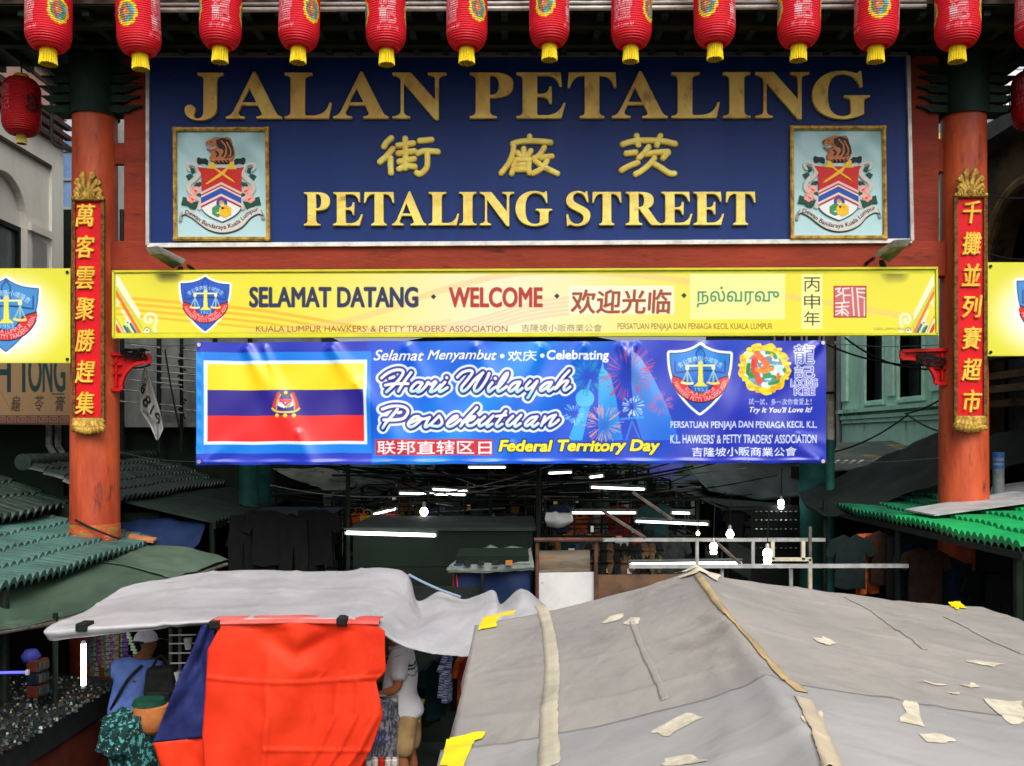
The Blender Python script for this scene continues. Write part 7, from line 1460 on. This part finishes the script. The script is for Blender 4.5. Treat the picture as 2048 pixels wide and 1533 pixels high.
# ================================================================ people (skinned bodies)
def skin(name, J, E, mat, parent, sub=2, root=None, label=None):
    """J: name -> (position in metres from the person's foot point, radius); E: joined pairs"""
    me = bpy.data.meshes.new(name); ks = list(J); ix = {k: i for i, k in enumerate(ks)}
    me.from_pydata([tuple(Vector(J[k][0]) / SCL) for k in ks], [(ix[a], ix[b]) for a, b in E], []); o = bpy.data.objects.new(name, me); C.objects.link(o)
    o.modifiers.new("s", 'SKIN').use_smooth_shade = True
    for i, k in enumerate(ks):
        r = J[k][1]; r = (r, r) if not isinstance(r, tuple) else r; d = me.skin_vertices[0].data[i]; d.radius = (r[0] / SCL, r[1] / SCL); d.use_root = (k == (root or ks[0])); 
    s_ = o.modifiers.new("d", 'SUBSURF'); s_.levels = sub; s_.render_levels = sub
    dg = bpy.context.evaluated_depsgraph_get(); m2 = bpy.data.meshes.new_from_object(o.evaluated_get(dg)); bpy.data.objects.remove(o); m2.name = name
    for v in m2.vertices: v.co += parent.location
    m2.polygons.foreach_set("use_smooth", [True] * len(m2.polygons)); m2.materials.clear()
    return link(name, m2, mat, parent, label)
def chain(*k): return [(k[i], k[i + 1]) for i in range(len(k) - 1)]
def hand(J, E, w, f, up, side, r=.0095, curl=.5):
    """palm and five fingers growing from wrist w along f; up = back of hand, side = thumb side"""
    W, f, up, side = Vector(J[w][0]), Vector(f).normalized(), Vector(up).normalized(), Vector(side).normalized()
    J[w + "p"] = (W + f * .045, (.03, .016)); E += [(w, w + "p")]
    for i, (o_, L) in enumerate(((.03, .068), (.01, .078), (-.01, .072), (-.029, .056))):
        b0 = W + f * .085 + side * o_; J[f"{w}k{i}"] = (b0, .0115); d1 = (f - up * curl * .6).normalized(); d2 = (f - up * curl * 1.6).normalized()
        J[f"{w}m{i}"] = (b0 + d1 * L * .5, r); J[f"{w}t{i}"] = (b0 + d1 * L * .5 + d2 * L * .5, r * .8); E += chain(w + "p", f"{w}k{i}", f"{w}m{i}", f"{w}t{i}")
    t0 = W + f * .03 + side * .035; J[w + "th"] = (t0, .013); J[w + "tm"] = (t0 + (f * .6 + side * .7 - up * .2).normalized() * .035, .0105); J[w + "tt"] = (t0 + (f * .95 + side * .45 - up * .4).normalized() * .065, .009); E += chain(w + "p", w + "th", w + "tm", w + "tt")
def head_parts(c, f, r, hair, skinm, parent):
    """face and hair on a head centred at c, facing f (metres, relative)"""
    f = Vector(f).normalized(); s_ = Vector((0, 0, 1)).cross(f).normalized(); K = lambda p: Vector(p) / SCL + parent.location
    for sg_ in (-1, 1):
        MB().lathe([(.001, -.008 / SCL), (.009 / SCL, -.004 / SCL), (.01 / SCL, .004 / SCL), (.001, .009 / SCL)], K(Vector(c) + f * .083 + s_ * sg_ * .032 + Vector((0, 0, .01))), 10).build("eye", M("eye_dark", (30, 24, 20), None, rough=.2), parent, smooth=True)
def ellip(c, rx, ry, rz, parent, name, mat, seg=20, zmin=-1.0, label=None):
    b = MB(); pr = []
    for k in range(13):
        t = -math.pi / 2 + math.pi * k / 12; s_ = math.sin(t)
        if s_ < zmin: continue
        pr.append((max(math.cos(t), .01), s_))
    n = seg; base = Vector(c) / SCL + parent.location
    for r, z in pr:
        for k in range(n): a = 2 * math.pi * k / n; b.v.append((base.x + r * math.cos(a) * rx / SCL, base.y + r * math.sin(a) * ry / SCL, base.z + z * rz / SCL))
    for i in range(len(pr) - 1):
        for k in range(n): k2 = (k + 1) % n; b.face([i * n + k, i * n + k2, (i + 1) * n + k2, (i + 1) * n + k])
    b.face([k for k in reversed(range(n))]); b.face([(len(pr) - 1) * n + k for k in range(n)])
    return b.build(name, mat, parent, smooth=60, label=label)
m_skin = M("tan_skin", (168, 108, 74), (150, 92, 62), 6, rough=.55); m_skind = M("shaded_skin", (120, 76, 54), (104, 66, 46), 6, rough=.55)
# ---- man in the white polo shirt, facing left
q = P(806, 0, 10.85); m1 = thing("person", (q.x, 10.85, 0), "man in white striped polo and khaki shorts reaching left between red tarpaulin and tent", "person")
J = {"pel": ((.02, 0, .92), (.14, .12)), "sp1": ((-.01, 0, 1.06), (.15, .13)), "sp2": ((.0, 0, 1.24), (.155, .125)), "nb": ((-.02, 0, 1.42), (.075, .08)), "nk": ((-.055, 0, 1.49), .056), "jaw": ((-.10, 0, 1.545), (.062, .06)), "hd": ((-.095, 0, 1.63), (.095, .078)), "top": ((-.085, 0, 1.70), (.07, .06)), "nose": ((-.195, 0, 1.605), .014), "chin": ((-.165, 0, 1.525), .022),
     "sl": ((-.01, -.16, 1.39), .062), "el": ((-.02, -.24, 1.12), .045), "ml": ((-.14, -.235, 1.07), .042), "wl": ((-.245, -.2, 1.035), .029), "sr": ((-.03, .16, 1.39), .062), "er": ((-.13, .23, 1.14), .045), "wr": ((-.32, .15, 1.08), .029),
     "hl": ((.02, -.09, .84), .095), "kl": ((-.01, -.105, .48), .062), "cl": ((.03, -.105, .32), .056), "al": ((.03, -.105, .09), .037), "fl": ((-.09, -.115, .035), (.04, .03)), "hr": ((.04, .09, .84), .095), "kr": ((.04, .1, .48), .062), "cr": ((.08, .1, .32), .056), "ar": ((.08, .1, .09), .037), "fr": ((-.04, .11, .035), (.04, .03))}
E_ = chain("pel", "sp1", "sp2", "nb", "nk", "jaw", "hd", "top") + [("hd", "nose"), ("jaw", "chin")] + chain("nb", "sl", "el", "ml", "wl") + chain("nb", "sr", "er", "wr") + chain("pel", "hl", "kl", "cl", "al", "fl") + chain("pel", "hr", "kr", "cr", "ar", "fr")
hand(J, E_, "wl", (-.9, .15, -.25), (-.2, -.3, .9), (0, 1, .1)); hand(J, E_, "wr", (-.9, -.2, -.25), (-.2, .3, .9), (0, -1, .1))
bd1 = skin("body", J, E_, m_skin, m1, 2, "pel")
m_polo = M("white_polo", (214, 212, 218), (200, 198, 206), 5, rough=.8, bump=.15, bscale=10)
J = {"bz": ((.03, 0, .75), (.19, .2)), "b0": ((.02, 0, .86), (.185, .195)), "b1": ((-.03, 0, .95), (.185, .18)), "b2": ((-.035, 0, 1.08), (.185, .175)), "b3": ((.0, 0, 1.24), (.165, .165)), "b4": ((.0, 0, 1.37), (.125, .13)), "nb": ((-.025, 0, 1.445), (.08, .085)), "sl": ((-.01, -.165, 1.375), .088), "el": ((-.015, -.235, 1.17), .082), "sr": ((-.03, .165, 1.375), .088), "er": ((-.09, .22, 1.2), .08)}
sh1 = skin("polo_shirt", J, chain("bz", "b0", "b1", "b2", "b3", "b4", "nb") + chain("b4", "sl", "el") + chain("b4", "sr", "er"), M("striped_polo", None, attr="print", rough=.8, bump=.15, bscale=10), m1, 4, "bz")
K1 = lambda p: Vector(p) / SCL + m1.location
me = sh1.data; at = me.color_attributes.new("print", 'FLOAT_COLOR', 'POINT')
for i, v in enumerate(me.vertices):
    p = (v.co - m1.location) * SCL; zz = p.z - .12 * p.x; c_ = (.78, .77, .80, 1)
    if abs(p.y) < .19 and p.x > -.03 and (1.283 < zz < 1.302 or 1.25 < zz < 1.268 or 1.206 < zz < 1.213 or 1.188 < zz < 1.195): c_ = (.035, .04, .07, 1)
    if abs(p.y) > .19 and p.z < 1.145 or (abs(p.y) > .19 and 1.155 < p.z < 1.163): c_ = (.03, .035, .06, 1)
    at.data[i].color = c_
co_ = [K1((-.035 + .082 * math.cos(t), .085 * math.sin(t), 1.455 + .03 * math.cos(t))) for t in np.linspace(0, 2 * math.pi, 21)]; MB().tube(co_, .02 / SCL, 8).build("collar", m_polo, sh1, smooth=True)
m_khk = M("khaki_cotton", (178, 148, 102), (156, 128, 86), 6, .4, .62, rough=.85, bump=.3, bscale=14)
J = {"w": ((.03, 0, .93), (.13, .13)), "hl": ((.03, -.07, .80), .13), "tl": ((.01, -.095, .62), .125), "kl": ((.01, -.1, .43), .118), "hr": ((.045, .09, .82), .125), "tr": ((.05, .1, .62), .12), "kr": ((.055, .1, .43), .115)}
skin("shorts", J, [("w", "hl"), ("w", "hr")] + chain("hl", "tl", "kl") + chain("hr", "tr", "kr"), m_khk, m1, 2, "w")
ellip((-.075, 0, 1.655), .098, .085, .085, m1, "hair", M("black_hair", (26, 24, 22), None, rough=.5), 20, -.15)
wt_ = [K1((-.225 + .0 * t, -.205 + .034 * math.cos(t), 1.04 + .034 * math.sin(t))) for t in np.linspace(0, 2 * math.pi, 17)]; MB().tube(wt_, .011 / SCL, 6).build("watch", M("pale_strap", (216, 206, 190), None, rough=.4), m1)
for y0_, x0_ in ((-.112, -.03), (.105, .02)):
    ellip((x0_ - .015, y0_, .045), .135, .052, .045, m1, "shoe", M("brown_shoe", (110, 66, 40), (80, 48, 30), 5, rough=.6), 18, -.9)
head_parts((-.095, 0, 1.63), (-1, 0, 0), .09, None, m_skin, m1)
# ---- man in the blue T-shirt and white cap, seen from behind
q = P(268, 0, 10.75); m2 = thing("person", (q.x, 10.75, 0), "man in a blue T-shirt and white cap bending at the trinket stall, back turned", "person")
J = {"pel": ((-.06, -.02, .93), (.12, .1)), "sp1": ((-.05, .0, 1.08), (.115, .085)), "sp2": ((-.02, .03, 1.24), (.12, .085)), "nb": ((.03, .07, 1.39), (.06, .06)), "nk": ((.06, .1, 1.46), .056), "jaw": ((.085, .135, 1.50), (.062, .062)), "hd": ((.075, .13, 1.58), (.078, .092)), "top": ((.065, .12, 1.65), (.06, .07)), "nose": ((.13, .215, 1.545), .014),
     "sl": ((-.15, .04, 1.35), .05), "el": ((-.2, .12, 1.12), .045), "wl": ((-.12, .34, 1.08), .029), "sr": ((.19, .06, 1.33), .05), "er": ((.24, .16, 1.10), .045), "wr": ((.2, .38, 1.04), .029),
     "hl": ((-.15, -.02, .84), .095), "kl": ((-.15, .0, .47), .062), "al": ((-.15, -.04, .09), .038), "fl": ((-.15, .09, .035), (.04, .03)), "hr": ((.04, -.02, .84), .095), "kr": ((.05, .02, .47), .062), "ar": ((.05, -.03, .09), .038), "fr": ((.06, .1, .035), (.04, .03))}
E_ = chain("pel", "sp1", "sp2", "nb", "nk", "jaw", "hd", "top") + [("hd", "nose")] + chain("nb", "sl", "el", "wl") + chain("nb", "sr", "er", "wr") + chain("pel", "hl", "kl", "al", "fl") + chain("pel", "hr", "kr", "ar", "fr")
hand(J, E_, "wl", (.2, .9, -.25), (0, .2, .9), (1, 0, .1)); hand(J, E_, "wr", (-.2, .9, -.25), (0, .2, .9), (-1, 0, .1))
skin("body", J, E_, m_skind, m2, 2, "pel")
J = {"bz": ((-.06, -.025, .84), (.19, .165)), "b0": ((-.06, -.02, .95), (.185, .155)), "b1": ((-.05, .0, 1.06), (.175, .145)), "b2": ((-.02, .03, 1.22), (.18, .14)), "b3": ((.01, .055, 1.34), (.16, .13)), "nb": ((.03, .07, 1.43), (.1, .095)), "sl": ((-.15, .03, 1.345), .09), "el": ((-.185, .08, 1.2), .085), "sr": ((.185, .05, 1.335), .095), "er": ((.23, .11, 1.16), .092)}
skin("t_shirt", J, chain("bz", "b0", "b1", "b2", "b3", "nb") + chain("b3", "sl", "el") + chain("b3", "sr", "er"), M("denim_blue_cotton", (96, 122, 190), (78, 102, 166), 5, .4, .62, rough=.85, bump=.2, bscale=9), m2, 2, "bz")
J = {"w": ((-.06, -.02, .95), (.16, .13)), "hl": ((-.145, -.02, .82), .115), "kl": ((-.15, .0, .47), .085), "al": ((-.15, -.03, .14), .075), "hr": ((.035, -.02, .82), .115), "kr": ((.05, .02, .47), .085), "ar": ((.05, -.02, .14), .075)}
skin("trousers", J, [("w", "hl"), ("w", "hr")] + chain("hl", "kl", "al") + chain("hr", "kr", "ar"), M("black_trousers", (30, 34, 34), (40, 44, 44), 5, rough=.85), m2, 2, "w")
K2 = lambda p: Vector(p) / SCL + m2.location
m_wcap = M("white_cap_cloth", (206, 204, 214), (186, 184, 198), 8, rough=.8)
cp_ = ellip((.065, .115, 1.60), .108, .118, .11, m2, "cap", m_wcap, 24, -.05)
MB().grid(lambda u, v: K2((.10 + .09 * (u - .5) * 2 * .9 + .05 * v, .20 + .10 * v * (1 - (2 * u - 1) ** 2 * .6), 1.60 - .03 * v)), 10, 5).build("brim", m_wcap, cp_, smooth=True)
MB().tube([K2((-.02, .02, 1.60)), K2((.03, -.005, 1.605)), K2((.09, .0, 1.60))], .012 / SCL, 6).build("strap_gap", m_black, cp_)
st_ = crom([K2((.10, -.065, 1.395)), K2((.0, -.12, 1.28)), K2((-.08, -.15, 1.13)), K2((-.16, -.12, .98))], 6); MB().tube(st_, .016 / SCL, 6).build("bag_strap", m_black, m2)
for x0_ in (-.15, .055): ellip((x0_, .03, .045), .052, .135, .045, m2, "shoe", M("black_shoe", (28, 28, 28), None, rough=.5), 18, -.9)
m2.scale = (1, 1, .935)
q = P(324, 1425, 10.5); bg_ = thing("backpack", q, "black backpack hanging in shadow at the right elbow of the man in blue", "bag")
o = MB().hexa([q + Vector(v) for v in ((-.2, -.1, 0), (.2, -.1, 0), (.2, .1, 0), (-.2, .1, 0), (-.17, -.07, .5), (.15, -.07, .52), (.15, .08, .52), (-.17, .08, .5))]).build("body", m_black, bg_); bevel(o, .06, 3); o = MB().box(q.x - .14, q.x + .14, 10.36, 10.41, q.z + .06, q.z + .26).build("pocket", m_black, bg_); bevel(o, .02)
MB().tube(crom([q + Vector((-.1, 0, .5)), q + Vector((-.02, 0, .62)), q + Vector((.08, 0, .52))], 5), .016, 6).build("handle", m_black, bg_)

# ================================================================ layout units to metres
for o in list(C.objects):
    if o.parent is None and o.type in ('MESH', 'EMPTY'):
        o.location = o.location * SCL; o.scale = o.scale * SCL
cam.location.z = H0 * SCL
